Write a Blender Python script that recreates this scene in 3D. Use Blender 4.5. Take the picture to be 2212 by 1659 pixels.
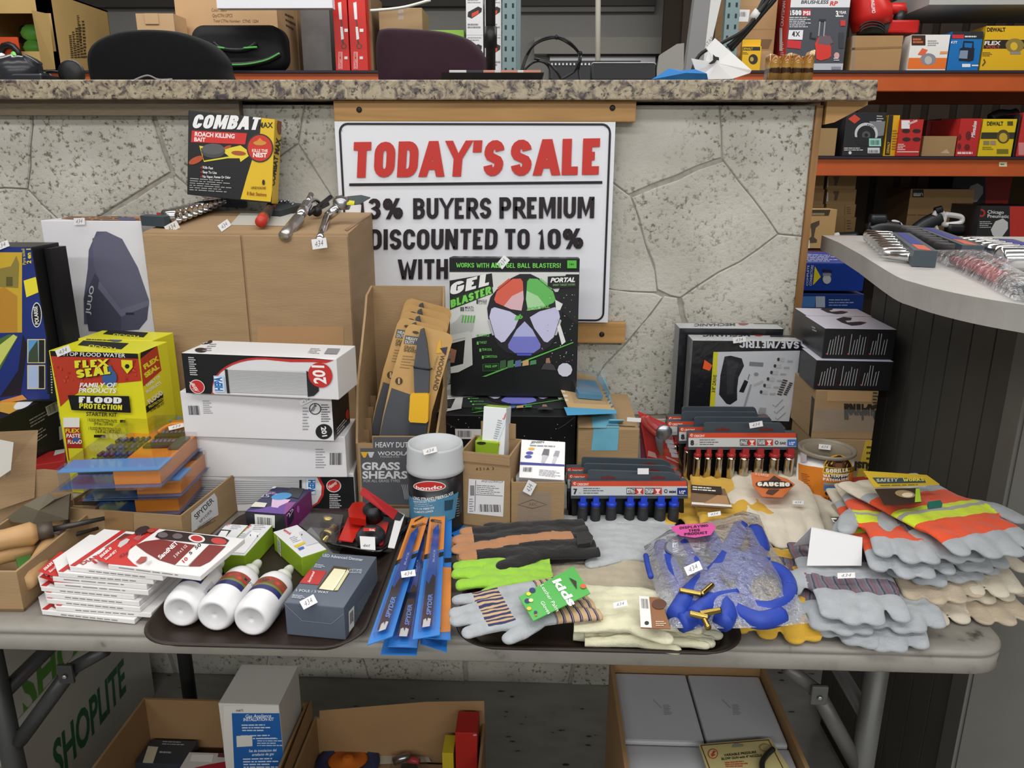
import bpy,bmesh,math,random
from mathutils import Vector,Matrix,noise,Euler
random.seed(7)
S=bpy.context.scene
for o in list(bpy.data.objects):bpy.data.objects.remove(o)
COL=S.collection
# ---------------------------------------------------------------- camera
FPX,PW,PH=1660.0,2212.0,1659.0
CAM=Vector((0,0,1.35))
RC=Matrix.Rotation(math.radians(2.0),3,'Z')@Matrix.Rotation(math.radians(90-16.0),3,'X')@Matrix.Rotation(.004,3,'Z')
cd=bpy.data.cameras.new('camera');cam=bpy.data.objects.new('camera',cd);COL.objects.link(cam)
cd.sensor_width=36;cd.lens=FPX/PW*36;cd.clip_start=.02
cam.matrix_world=Matrix.Translation(CAM)@RC.to_4x4()
S.camera=cam
# ---------------------------------------------------------------- light
S.view_settings.view_transform='Standard';S.view_settings.look='None'
S.view_settings.gamma=1;S.view_settings.exposure=0.0;S.view_settings.use_curve_mapping=False
wd=bpy.data.worlds.new('world');S.world=wd;wd.use_nodes=True
wd.node_tree.nodes['Background'].inputs[0].default_value=(.95,.98,1,1)
wd.node_tree.nodes['Background'].inputs[1].default_value=.42
def area(name,loc,sx,sy,power,rot=(0,0,0),col=(1,.985,.96)):
 l=bpy.data.lights.new(name,'AREA');l.shape='RECTANGLE';l.size=sx;l.size_y=sy;l.energy=power;l.color=col
 o=bpy.data.objects.new(name,l);o.location=loc;o.rotation_euler=rot;COL.objects.link(o)
area('ceiling_and_fill_light',(-.3,-.3,3.0),5.0,.5,58)
area('ceiling_and_fill_light',(0,1.2,3.0),5.0,.3,30)
area('ceiling_and_fill_light',(0,3.5,3.1),6.5,.4,85)
area('ceiling_and_fill_light',(0,-3.2,3.0),6.5,.5,235)  # added frontal fill behind the camera, to lift the dark under the table
# ---------------------------------------------------------------- pixels to points
def ray(x,y):return RC@Vector(((x-PW/2)/FPX,-(y-PH/2)/FPX,-1))
def onz(x,y,z):
 d=ray(x,y);return CAM+d*((z-CAM.z)/d.z)
def ony(x,y,Y):
 d=ray(x,y);return CAM+d*((Y-CAM.y)/d.y)
def onp(x,y,p,n):
 d=ray(x,y);return CAM+d*((p-CAM).dot(n)/d.dot(n))
# ---------------------------------------------------------------- materials
def lin(c):
 c=c.lstrip('#');c=''.join(q*2 for q in c)if len(c)==3 else c;v=[int(c[i:i+2],16)/255 for i in(0,2,4)]
 return tuple(x/12.92 if x<=.04045 else((x+.055)/1.055)**2.4 for x in v)+(1,)
MC={}
def M(c,rough=.5,metal=0,nz=0,sc=20,bump=0,bs=200,st=(1,1,1),trans=0,ior=1.45,sheen=0,coat=0):
 """procedural colour: base colour c, noise strength nz at scale sc, fine relief"""
 k=(c,rough,metal,nz,sc,bump,bs,st,trans,ior,sheen,coat)
 if k in MC:return MC[k]
 m=bpy.data.materials.new('m_'+c.strip('#'));m.use_nodes=True;t=m.node_tree;b=t.nodes['Principled BSDF']
 b.inputs['Roughness'].default_value=rough;b.inputs['Metallic'].default_value=metal
 b.inputs['Base Color'].default_value=lin(c);b.inputs['IOR'].default_value=ior
 if trans:b.inputs['Transmission Weight'].default_value=trans
 if sheen:b.inputs['Sheen Weight'].default_value=sheen
 if coat:b.inputs['Coat Weight'].default_value=coat;b.inputs['Coat Roughness'].default_value=.1
 if nz or bump:
  tc=t.nodes.new('ShaderNodeTexCoord');mp=t.nodes.new('ShaderNodeMapping');mp.inputs['Scale'].default_value=st
  t.links.new(tc.outputs['Object'],mp.inputs[0])
 if nz:
  n=t.nodes.new('ShaderNodeTexNoise');n.inputs['Scale'].default_value=sc;n.inputs['Detail'].default_value=5
  t.links.new(mp.outputs[0],n.inputs['Vector'])
  r=t.nodes.new('ShaderNodeValToRGB');a=lin(c)
  r.color_ramp.elements[0].position=.3;r.color_ramp.elements[1].position=.7
  r.color_ramp.elements[0].color=tuple(max(0,v*(1-nz))for v in a[:3])+(1,)
  r.color_ramp.elements[1].color=tuple(min(1,v*(1+nz))for v in a[:3])+(1,)
  t.links.new(n.outputs[0],r.inputs[0]);t.links.new(r.outputs[0],b.inputs['Base Color'])
 if bump:
  n2=t.nodes.new('ShaderNodeTexNoise');n2 .inputs['Scale'].default_value=bs;n2 .inputs['Detail'].default_value=3
  t.links.new(mp.outputs[0],n2 .inputs['Vector'])
  bp=t.nodes.new('ShaderNodeBump');bp.inputs['Strength'].default_value=bump;bp.inputs['Distance'].default_value=.003
  t.links.new(n2 .outputs[0],bp.inputs['Height']);t.links.new(bp.outputs[0],b.inputs['Normal'])
 MC[k]=m;return m
def new_mat(name):
 m=bpy.data.materials.new(name);m.use_nodes=True;t=m.node_tree
 return m,t,t.nodes['Principled BSDF'],t.nodes.new,t.links.new
def ramp(t,pts):
 r=t.nodes.new('ShaderNodeValToRGB');e=r.color_ramp.elements
 while len(e)>1:e.remove(e[0])
 e[0].position,e[0].color=pts[0][0],lin(pts[0][1])
 for p,c in pts[1:]:
  q=e.new(p);q.color=lin(c)
 return r
def clear_mat(name,tint='#f4f6fa',gloss=.25,rough=.08,milk=0,bump=0,bs=30):
 """clear plastic film: see-through with fresnel gloss, milk = share of white scatter"""
 m,t,b,N,L=new_mat(name)
 out=t.nodes['Material Output'];tr=N('ShaderNodeBsdfTransparent');tr.inputs[0].default_value=lin(tint)
 gl=N('ShaderNodeBsdfGlossy');gl.inputs['Roughness'].default_value=rough
 lw=N('ShaderNodeLayerWeight');lw.inputs[0].default_value=.5
 pw=N('ShaderNodeMath');pw.operation='POWER';L(lw.outputs['Facing'],pw.inputs[0]);pw.inputs[1].default_value=3
 ma=N('ShaderNodeMath');ma.operation='MULTIPLY_ADD';L(pw.outputs[0],ma.inputs[0]);ma.inputs[1].default_value=gloss*1.6;ma.inputs[2].default_value=gloss*.22
 mx=N('ShaderNodeMixShader');L(ma.outputs[0],mx.inputs[0])
 src=tr
 if milk:
  df=N('ShaderNodeBsdfDiffuse');df.inputs[0].default_value=(.85,.86,.88,1)
  m2=N('ShaderNodeMixShader');m2 .inputs[0].default_value=milk;L(tr.outputs[0],m2 .inputs[1]);L(df.outputs[0],m2 .inputs[2]);src=m2
 L(src.outputs[0],mx.inputs[1]);L(gl.outputs[0],mx.inputs[2])
 if bump:
  tc=N('ShaderNodeTexCoord');n=N('ShaderNodeTexNoise');n.inputs['Scale'].default_value=bs;n.inputs['Detail'].default_value=3
  L(tc.outputs['Object'],n.inputs['Vector']);bp=N('ShaderNodeBump');bp.inputs['Strength'].default_value=bump;bp.inputs['Distance'].default_value=.01
  L(n.outputs[0],bp.inputs['Height']);L(bp.outputs[0],gl.inputs['Normal']);L(bp.outputs[0],lw.inputs['Normal'])
 L(mx.outputs[0],out.inputs[0]);t.nodes.remove(b);return m
CARD=M('#a68a68',.75,0,.07,9,.12,60,(1,1,6))
CARD2=M('#a08460',.75,0,.06,9,.12,60,(1,1,6))
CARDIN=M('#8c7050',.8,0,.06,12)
CARDEDGE=M('#7d6040',.9,0,.3,300)
WHITE=M('#e6e6e8',.5);PAPER=M('#e9e9ea',.6);BLACK=M('#17171a',.45);CHROME=M('#d6d6d8',.16,1)
BLACKPL=M('#1c1c1f',.4,0,.1,60);STEEL=M('#a9a9ab',.3,1);CLEAR=clear_mat('clear_plastic')
CLEARM=clear_mat('clear_film_hazy',gloss=.3,rough=.15,milk=.1)
# ---------------------------------------------------------------- objects
def tag(o,label=None,cat=None,group=None,kind=None):
 if label:o['label']=label
 if cat:o['category']=cat
 if group:o['group']=group
 if kind:o['kind']=kind
 return o
def link(name,me,parent=None,mw=None,label=None):
 o=bpy.data.objects.new(name,me);COL.objects.link(o)
 if parent:o.parent=parent
 if mw is not None:o.matrix_basis=mw
 if label:o['label']=label
 return o
def empty(name,loc=(0,0,0),rz=0,mw=None):
 o=bpy.data.objects.new(name,None);COL.objects.link(o);o.empty_display_size=.05
 o.matrix_basis=mw if mw is not None else Matrix.Translation(Vector(loc))@Matrix.Rotation(rz,4,'Z')
 return o
class MB:
 """collects shapes, builds one mesh object"""
 def __init__(s):s.v=[];s.f=[];s.mi=[];s.ms=[];s.sm=[]
 def slot(s,m):
  if m not in s.ms:s.ms.append(m)
  return s.ms.index(m)
 def add(s,vs,fs,m,smooth=False):
  k=len(s.v);s.v+=[Vector(v)for v in vs];i=s.slot(m)
  for f in fs:s.f.append([a+k for a in f]);s.mi.append(i);s.sm.append(smooth)
  return s
 def box(s,lo,hi,m,mx=None,bev=0):
  x0,y0,z0=lo;x1,y1,z1=hi
  if bev<=0:
   vs=[Vector(p)for p in((x0,y0,z0),(x1,y0,z0),(x1,y1,z0),(x0,y1,z0),(x0,y0,z1),(x1,y0,z1),(x1,y1,z1),(x0,y1,z1))]
   fs=[(0,3,2,1),(4,5,6,7),(0,1,5,4),(1,2,6,5),(2,3,7,6),(3,0,4,7)]
  else:
   bm=bmesh.new();bmesh.ops.create_cube(bm,size=1)
   for v in bm.verts:v.co=Vector(((x0+x1)/2+v.co.x*(x1-x0),(y0+y1)/2+v.co.y*(y1-y0),(z0+z1)/2+v.co.z*(z1-z0)))
   bmesh.ops.bevel(bm,geom=bm.edges[:],offset=min(bev,.45*min(x1-x0,y1-y0,z1-z0)),segments=2,profile=.6,affect='EDGES')
   bm.verts.ensure_lookup_table();vs=[v.co.copy()for v in bm.verts];fs=[[v.index for v in f.verts]for f in bm.faces];bm.free()
  if mx is not None:vs=[mx@v for v in vs]
  return s.add(vs,fs,m)
 def quad(s,a,b,c,d,m):return s.add([a,b,c,d],[(0,1,2,3)],m)
 def sheet(s,pts,t,m,up=Vector((0,0,1))):
  """flat polygon with thickness t (down from the given points)"""
  n=len(pts);pts=[Vector(p)for p in pts];vs=pts+[p-up*t for p in pts]
  return s.add(vs,[list(range(n)),list(range(2*n-1,n-1,-1))]+[(i,n+i,n+(i+1)%n,(i+1)%n)for i in range(n)],m)
 def lathe(s,prof,m,n=24,mx=None,cap=True):
  """profile [(r, z)] round z"""
  vs=[];fs=[]
  for r,z in prof:
   for k in range(n):
    a=2*math.pi*k/n;vs.append(Vector((r*math.cos(a),r*math.sin(a),z)))
  for i in range(len(prof)-1):
   for k in range(n):
    fs.append((i*n+k,i*n+(k+1)%n,(i+1)*n+(k+1)%n,(i+1)*n+k))
  if cap:
   fs.append(list(range(n-1,-1,-1)));fs.append([(len(prof)-1)*n+k for k in range(n)])
  if mx is not None:vs=[mx@v for v in vs]
  return s.add(vs,fs,m,True)
 def tube(s,pts,r,m,n=10,cap=True,closed=False):
  pts=[Vector(p)for p in pts];N=len(pts);rr=r if isinstance(r,(list,tuple))else[r]*N
  vs=[];fs=[];up=Vector((0,0,1));prev=None
  for i,p in enumerate(pts):
   a=pts[(i-1)%N]if closed else pts[max(0,i-1)];b=pts[(i+1)%N]if closed else pts[min(N-1,i+1)]
   d=(b-a);d=d.normalized()if d.length>1e-9 else Vector((1,0,0))
   if prev is None:x=d.orthogonal().normalized()
   else:
    x=prev-d*prev.dot(d);x=x.normalized()if x.length>1e-6 else d.orthogonal().normalized()
   prev=x;y=d.cross(x)
   for k in range(n):
    t=2*math.pi*k/n;vs.append(p+(x*math.cos(t)+y*math.sin(t))*rr[i])
  for i in range(N if closed else N-1):
   j=(i+1)%N
   for k in range(n):fs.append((i*n+k,i*n+(k+1)%n,j*n+(k+1)%n,j*n+k))
  if cap and not closed:fs.append(list(range(n-1,-1,-1)));fs.append([(N-1)*n+k for k in range(n)])
  return s.add(vs,fs,m,True)
 def ball(s,c,r,m,n=14,sc=(1,1,1),mx=None):
  h=n//2;pr=[(math.sin(math.pi*i/h),-math.cos(math.pi*i/h))for i in range(h+1)]
  pr[0]=(1e-4,-1);pr[-1]=(1e-4,1)
  T=Matrix.Translation(Vector(c))@Matrix.Diagonal(Vector((r*sc[0],r*sc[1],r*sc[2],1)))
  if mx is not None:T=mx@T
  return s.lathe(pr,m,n,T)
 def build(s,name,parent=None,mw=None,label=None,world=False):
  """world=True: the points are world points and become local to the parent or to mw"""
  vs=s.v
  if world:
   inv=(parent.matrix_basis if parent else mw).inverted();vs=[inv@v for v in vs]
  me=bpy.data.meshes.new(name);me.from_pydata([tuple(v)for v in vs],[],s.f)
  for m in s.ms:me.materials.append(m)
  me.polygons.foreach_set('material_index',s.mi);me.polygons.foreach_set('use_smooth',s.sm);me.update()
  if any(s.sm):
   bm=bmesh.new();bm.from_mesh(me);bmesh.ops.recalc_face_normals(bm,faces=bm.faces[:]);bm.to_mesh(me);bm.free()
  return link(name,me,parent,None if(world and parent)else mw,label)
def rot(p,a):return Vector((p.x*math.cos(a)-p.y*math.sin(a),p.x*math.sin(a)+p.y*math.cos(a),p.z))
def smooth(pts,n=6):
 """Catmull-Rom through the points"""
 P=[Vector(p)for p in pts];out=[]
 for i in range(len(P)-1):
  a=P[max(0,i-1)];b=P[i];c=P[i+1];d=P[min(len(P)-1,i+2)]
  for k in range(n):
   t=k/n;out.append(.5*((2*b)+(c-a)*t+(2*a-5*b+4*c-d)*t*t+(3*b-a-3*c+d)*t**3))
 out.append(P[-1]);return out
def rrect(w,d,r,n=6):
 """rounded rectangle outline centred on the origin"""
 r=max(1e-4,min(r,w/2-1e-4,d/2-1e-4));out=[]
 for cx,cy,a0 in((w/2-r,d/2-r,0),(-w/2+r,d/2-r,90),(-w/2+r,-d/2+r,180),(w/2-r,-d/2+r,270)):
  for k in range(n+1):
   a=math.radians(a0+90*k/n);out.append((cx+r*math.cos(a),cy+r*math.sin(a)))
 return out
def loft(mb,w,d,r,prof,m,mx=None,n=6,cap0=True,cap1=True,smooth_=True):
 """rounded rectangle swept through a profile of (inset, z)"""
 vs=[];fs=[];K=4*(n+1)
 for ins,z in prof:
  for x,y in rrect(w-2*ins,d-2*ins,r-ins,n):vs.append(Vector((x,y,z)))
 for i in range(len(prof)-1):
  for k in range(K):fs.append((i*K+k,i*K+(k+1)%K,(i+1)*K+(k+1)%K,(i+1)*K+k))
 if mx is not None:vs=[mx@v for v in vs]
 mb.add(vs,fs,m,smooth_)
 k0=len(mb.v)-len(vs);i=mb.slot(m)
 if cap0:mb.f.append([k0+k for k in range(K-1,-1,-1)]);mb.mi.append(i);mb.sm.append(False)
 if cap1:mb.f.append([k0+(len(prof)-1)*K+k for k in range(K)]);mb.mi.append(i);mb.sm.append(False)
 return mb
# ---------------------------------------------------------------- heavy block capitals drawn as strokes
def _arc(cx,cy,rx,ry,a0,a1,n=5):
 return[(cx+rx*math.cos(math.radians(a0+(a1-a0)*i/n)),cy+ry*math.sin(math.radians(a0+(a1-a0)*i/n)))for i in range(n+1)]
def _glyph(c):
 """centre lines in the unit square, width"""
 O=_arc(.5,.72,.5,.28,0,180,8)+_arc(.5,.28,.5,.28,180,360,8);O.append(O[0])
 D=[(0,0),(0,1),(.5,1)]+_arc(.5,.7,.5,.3,90,0)+_arc(.5,.3,.5,.3,0,-90)+[(0,0)]
 Pp=[(0,.46),(.6,.46)]+_arc(.6,.73,.4,.27,-90,90,8)+[(0,1)]
 Sx=_arc(.5,.74,.5,.26,5,180,7)+[(.02,.66),(.16,.56),(.84,.43),(.98,.33)]+_arc(.5,.26,.5,.26,0,-175,7)
 C=_arc(.5,.72,.5,.28,-8,180,8)+_arc(.5,.28,.5,.28,180,368,8)
 G={'A':([[(0,0),(.42,1),(.58,1),(1,0)],[(.2,.26),(.8,.26)]],.62),'B':([[(0,0),(0,1),(.55,1)]+_arc(.55,.77,.4,.23,90,-90)+_arc(.55,.27,.45,.27,90,-90)+[(0,0)],[(0,.54),(.5,.54)]],.55),'C':([C],.54),'D':([D],.55),'E':([[(.95,1),(0,1),(0,0),(.95,0)],[(0,.52),(.85,.52)]],.46),'F':([[(.95,1),(0,1),(0,0)],[(0,.52),(.85,.52)]],.45),'G':([_arc(.5,.72,.5,.28,20,180,8)+_arc(.5,.28,.5,.28,180,360,8)+[(1,.46),(.55,.46)]],.55),'H':([[(0,0),(0,1)],[(1,0),(1,1)],[(0,.5),(1,.5)]],.55),'I':([[(.5,0),(.5,1)]],.2),'J':([[(1,1),(1,.28)]+_arc(.5,.28,.5,.28,0,-180)],.45),'K':([[(0,0),(0,1)],[(.95,1),(.12,.42)],[(.35,.58),(1,0)]],.56),'L':([[(0,1),(0,0),(.95,0)]],.44),'M':([[(0,0),(0,1),(.12,1),(.5,.15),(.88,1),(1,1),(1,0)]],.74),'N':([[(0,0),(0,1),(.1,1),(.9,0),(1,0),(1,1)]],.57),'O':([O],.56),'P':([[(0,0),(0,1)],Pp[::-1]],.53),'Q':([O,[(.6,.25),(1,-.08)]],.56),'R':([[(0,0),(0,1)],Pp[::-1],[(.5,.46),(1,0)]],.55),'S':([Sx],.53),'T':([[(0,1),(1,1)],[(.5,1),(.5,0)]],.52),'U':([[(0,1),(0,.3)]+_arc(.5,.28,.5,.28,180,360,8)+[(1,1)]],.55),'V':([[(0,1),(.45,0),(.55,0),(1,1)]],.6),'W':([[(0,1),(.22,0),(.28,0),(.5,.85),(.72,0),(.78,0),(1,1)]],.86),'X':([[(0,0),(1,1)],[(0,1),(1,0)]],.6),'Y':([[(0,1),(.5,.45),(1,1)],[(.5,.5),(.5,0)]],.6),'Z':([[(0,1),(1,1),(0,0),(1,0)]],.5),'0':([O],.52),'1':([[(.1,.78),(.6,1),(.6,0)]],.34),'2':([_arc(.5,.72,.5,.28,170,0,6)+[(1,.62),(.02,0),(1,0)]],.5),'3':([_arc(.48,.76,.47,.24,165,-90,8)+_arc(.48,.26,.52,.26,90,-165,8)],.52),'4':([[(1,.28),(0,.28),(.62,1),(.72,1),(.72,0)]],.55),'5':([[(.95,1),(.1,1),(.05,.52)]+_arc(.48,.3,.52,.3,110,-165,8)],.52),'6':([_arc(.5,.3,.5,.3,180,-180,12),[(0,.3),(0,.7)]+_arc(.5,.72,.5,.28,180,20,6)],.52),'7':([[(0,1),(1,1),(.35,0)]],.5),'8':([_arc(.5,.76,.44,.24,0,360,12),_arc(.5,.26,.5,.26,0,360,12)],.53),'9':([_arc(.5,.7,.5,.3,0,360,12),[(1,.7),(1,.28)]+_arc(.5,.28,.5,.28,0,-160,6)],.52),'%':([_arc(.17,.77,.17,.23,0,360,10),_arc(.83,.23,.17,.23,0,360,10),[(.72,1),(.28,0)]],.82),"'":([[(.5,1),(.5,.72)]],.2),'!':([[(.5,1),(.5,.32)],[(.5,.16),(.5,0)]],.2),'-':([[(0,.45),(1,.45)]],.36),'/':([[(0,0),(1,1)]],.45),'.':([[(.5,0),(.5,.14)]],.2),'&':([[(1,.4),(.5,0)]+_arc(.35,.25,.35,.25,270,90,6)+[(.7,.75),(.45,1),(.2,.75),(1,0)]],.6),'"':([[(.15,1),(.15,.7)],[(.85,1),(.85,.7)]],.3),'+':([[(0,.45),(1,.45)],[(.5,.1),(.5,.8)]],.45)}
 return G.get(c)
def block_text(s,t,shear=0):
 """heavy capitals: vertices and faces, height 1, stroke thickness t"""
 V,Fc,x=[],[],0
 for ch in s:
  if ch==' ':x+=.34;continue
  g=_glyph(ch.upper())
  if not g:continue
  gw=max(g[1],t+.01)
  for path in g[0]:
   path=[p for i,p in enumerate(path)if not i or math.hypot(p[0]-path[i-1][0],p[1]-path[i-1][1])>1e-3]
   closed=math.hypot(path[0][0]-path[-1][0],path[0][1]-path[-1][1])<1e-3 and len(path)>2
   P=[Vector((x+t/2+px*(gw-t),t/2+py*(1-t),0))for px,py in path]
# butt ends reach the full cap height
   if not closed:
    for i,j in((0,1),(-1,-2)):
     d=(P[i]-P[j]).normalized()
     if abs(d.y)>.4 and(path[i][1]<.01 or path[i][1]>.99):P[i]=P[i]+d*t
     elif abs(d.x)>.95 and(P[i].y<t or P[i].y>1-t):P[i]=P[i]+d*t*.4
   if closed:P=P[:-1]
   n=len(P);L,R_=[],[]
   for i in range(n):
    a=P[i-1]if(closed or i)else None;b=P[(i+1)%n]if(closed or i<n-1)else None
    d0=(P[i]-a).normalized()if a is not None else None;d1=(b-P[i]).normalized()if b is not None else None
    if d0 is None:d0=d1
    if d1 is None:d1=d0
    n0=Vector((-d0 .y,d0 .x,0));n1=Vector((-d1 .y,d1 .x,0));m=n0+n1
    if m.length<.3:m=n0
    m.normalize();k=min(1.6,1/max(.2,m.dot(n0)))*t/2;L.append(P[i]+m*k);R_.append(P[i]-m*k)
   k0=len(V);V+=L+R_
   del V[k0:]
   for i in range(n if closed else n-1):
    j=(i+1)%n;zz=.00003*(len(Fc)%5);q=len(V)
    V+=[Vector((v.x,min(1,max(0,v.y)),zz))for v in(L[i],R_[i],R_[j],L[j])];Fc.append([q,q+1,q+2,q+3])
  x+=gw+.075
 return[Vector((v.x+v.y*shear,v.y,v.z))for v in V],Fc
# ---------------------------------------------------------------- flat print on faces
PRINTS=[]
class Face:
 """a plane with right axis a, up axis b, normal n; print is laid on it as one mesh, a child of root"""
 def __init__(s,root,o,a,b,name='print',lift=.0006):
  s.root=root;s.o=o.copy();s.a=a.normalized();s.n=s.a.cross(b).normalized();s.b=s.n.cross(s.a);s.name=name
  s.cmd=[];s.lift=lift;s.label=None;s.lim=None;PRINTS.append(s)
 def p(s,q):
  w=onp(q[0],q[1],s.o,s.n)-s.o;return(w.dot(s.a),w.dot(s.b))
 def poly(s,pts,c,raw=False):
  s.cmd.append(('p',[q if raw else s.p(q)for q in pts],c));return s
 def full(s,w,h,c,x0=0,y0=0):return s.poly([(x0,y0),(w,y0),(w,h),(x0,h)],c,True)
 def rect(s,x0,y0,x1,y1,c):return s.poly([(x0,y1),(x1,y1),(x1,y0),(x0,y0)],c)
 def ell(s,cx,cy,rx,ry,c,n=28,rot_=0):
  ca,sa=math.cos(math.radians(rot_)),math.sin(math.radians(rot_))
  return s.poly([(cx+rx*math.cos(t)*ca-ry*math.sin(t)*sa,cy+rx*math.cos(t)*sa+ry*math.sin(t)*ca)for t in[-2*math.pi*k/n for k in range(n)]],c)
 def line(s,pts,w,c):
  P=[Vector((x,y,0))for x,y in pts];L=[];Rr=[]
  for i,q in enumerate(P):
   d=(P[min(i+1,len(P)-1)]-P[max(0,i-1)]).normalized();nn=Vector((-d.y,d.x,0))*w/2
   L.append((q.x+nn.x,q.y+nn.y));Rr.append((q.x-nn.x,q.y-nn.y))
  for i in range(len(P)-1):s.poly([L[i],L[i+1],Rr[i+1],Rr[i]],c)
  return s
 def text(s,t,p0,p1,h,c,bold=.02,shear=0,lay=True):
  """baseline p0 -> p1 in pixels; h = cap height in pixels or the pixel of the top left corner"""
  a0=Vector(s.p(p0));a1=Vector(s.p(p1))
  if isinstance(h,tuple):up=Vector(s.p(h))-a0
  else:
   dx,dy=p1[0]-p0[0],p1[1]-p0[1];L=math.hypot(dx,dy)
   q=(p0[0]+dy/L*h,p0[1]-dx/L*h);up=Vector(s.p(q))-a0
  s.cmd.append(('t',t,a0,a1-a0,up,c,bold,shear));return s
 def block(s,t,p0,p1,h,c,thick=.2,shear=0):return s.text(t,p0,p1,h,c,-thick,shear)
 def micro(s,q,rows,c,fill=.5,seed=1):
  """unreadably small print: rows of dashes inside the pixel quad (tl, tr, br, bl)"""
  R_=random.Random(seed);tl,tr,br,bl=[Vector(s.p(z))for z in q]
  pl=[]
  for r in range(rows):
   v0=(r+.5-fill/2)/rows;v1=(r+.5+fill/2)/rows;u=0;end=R_.uniform(.7,1)
   while u<end-.02:
    du=min(R_.uniform(.05,.22),end-u)
    def at(uu,vv):return(tl*(1-uu)+tr*uu)*(1-vv)+(bl*(1-uu)+br*uu)*vv
    pl.append([at(u,v1),at(u+du,v1),at(u+du,v0),at(u,v0)]);u+=du+.025
  s.cmd.append(('m',pl,c));return s
 def bars(s,q,c='#1a1a1a',n=22,seed=3):
  R_=random.Random(seed);tl,tr,br,bl=[Vector(s.p(z))for z in q];pl=[];u=0
  while u<1:
   du=R_.choice((.012,.02,.035))
   pl.append([bl+(br-bl)*u,bl+(br-bl)*min(1,u+du),tl+(tr-tl)*min(1,u+du),tl+(tr-tl)*u]);u+=du+R_.choice((.015,.025,.04))
  s.cmd.append(('m',pl,c));return s
def trim(pl,lim):
 """cut a print polygon off at the edges of its face"""
 for q in((.0004,0,-1,0),(lim[0]-.0004,0,1,0),(0,.0004,0,-1),(0,lim[1]-.0004,0,1)):
  if any((p[0]-q[0])*q[2]+(p[1]-q[1])*q[3]>0 for p in pl):pl=clip(pl,*q)
  if len(pl)<3:return[]
 return pl
def flush_prints():
 keys={}
 for f in PRINTS:
  for c in f.cmd:
   if c[0]=='t' and c[6]>-.1:keys.setdefault((c[1],c[6],c[7]),None)
 keys.setdefault(('H',0,0),None);tmp=[]
 for k in keys:
  cu=bpy.data.curves.new('t','FONT');cu.body=k[0];cu.size=1;cu.offset=k[1];cu.shear=k[2];cu.resolution_u=3;cu.fill_mode='FRONT'
  o=bpy.data.objects.new('t',cu);COL.objects.link(o);tmp.append((k,o))
 bpy.context.view_layer.update();dg=bpy.context.evaluated_depsgraph_get()
 for k,o in tmp:
  me=o.evaluated_get(dg).to_mesh();keys[k]=([v.co.copy()for v in me.vertices],[list(p.vertices)for p in me.polygons]);o.evaluated_get(dg).to_mesh_clear()
 for k,o in tmp:
  cu=o.data;bpy.data.objects.remove(o);bpy.data.curves.remove(cu)
 capH=max(v.y for v in keys[('H',0,0)][0])
 for f in PRINTS:
  if not f.cmd:continue
  mb=MB();inv=f.root.matrix_world_ if hasattr(f.root,'matrix_world_')else f.root.matrix_basis.inverted()
  def W(q,z):return inv@(f.o+f.a*q[0]+f.b*q[1]+f.n*z)
  z=f.lift
  for c in f.cmd:
   z+=.00006 if c[0]!='t' or c[6]>-.1 else.0002
   tr_=(lambda pl:trim(pl,f.lim))if f.lim else(lambda pl:pl)
   if c[0]=='p':mt=c[2];vs=[W(q,z)for q in tr_(c[1])];fs=[list(range(len(vs)))]if vs else[]
   elif c[0]=='m':
    mt=c[2];vs=[];fs=[]
    for pl in c[1]:
     pl=tr_(pl)
     if not pl:continue
     fs.append(list(range(len(vs),len(vs)+len(pl))));vs+=[W(q,z)for q in pl]
   else:
    g,gf=keys[(c[1],c[6],c[7])]if c[6]>-.1 else block_text(c[1],-c[6],c[7]);mt=c[5]
    if not g:continue
    x0=min(v.x for v in g);x1=max(v.x for v in g)
    pt=[c[2]+c[3]*((v.x-x0)/(x1-x0))+c[4]*(v.y/(capH if c[6]>-.1 else 1))for v in g]
    if f.lim and any(not(0<p[0]<f.lim[0]and 0<p[1]<f.lim[1])for p in pt):
     vs=[];fs=[]
     for fc in gf:
      pl=trim([(pt[i][0],pt[i][1])for i in fc],f.lim)
      if pl:fs.append(list(range(len(vs),len(vs)+len(pl))));vs+=[W(q,z+g[fc[0]].z)for q in pl]
    else:vs=[W(p,z+v.z)for p,v in zip(pt,g)];fs=gf
   mb.add(vs,fs,M(mt,.45)if isinstance(mt,str)else mt)
  o=mb.build(f.name,f.root)
  if f.label:o['label']=f.label
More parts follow.
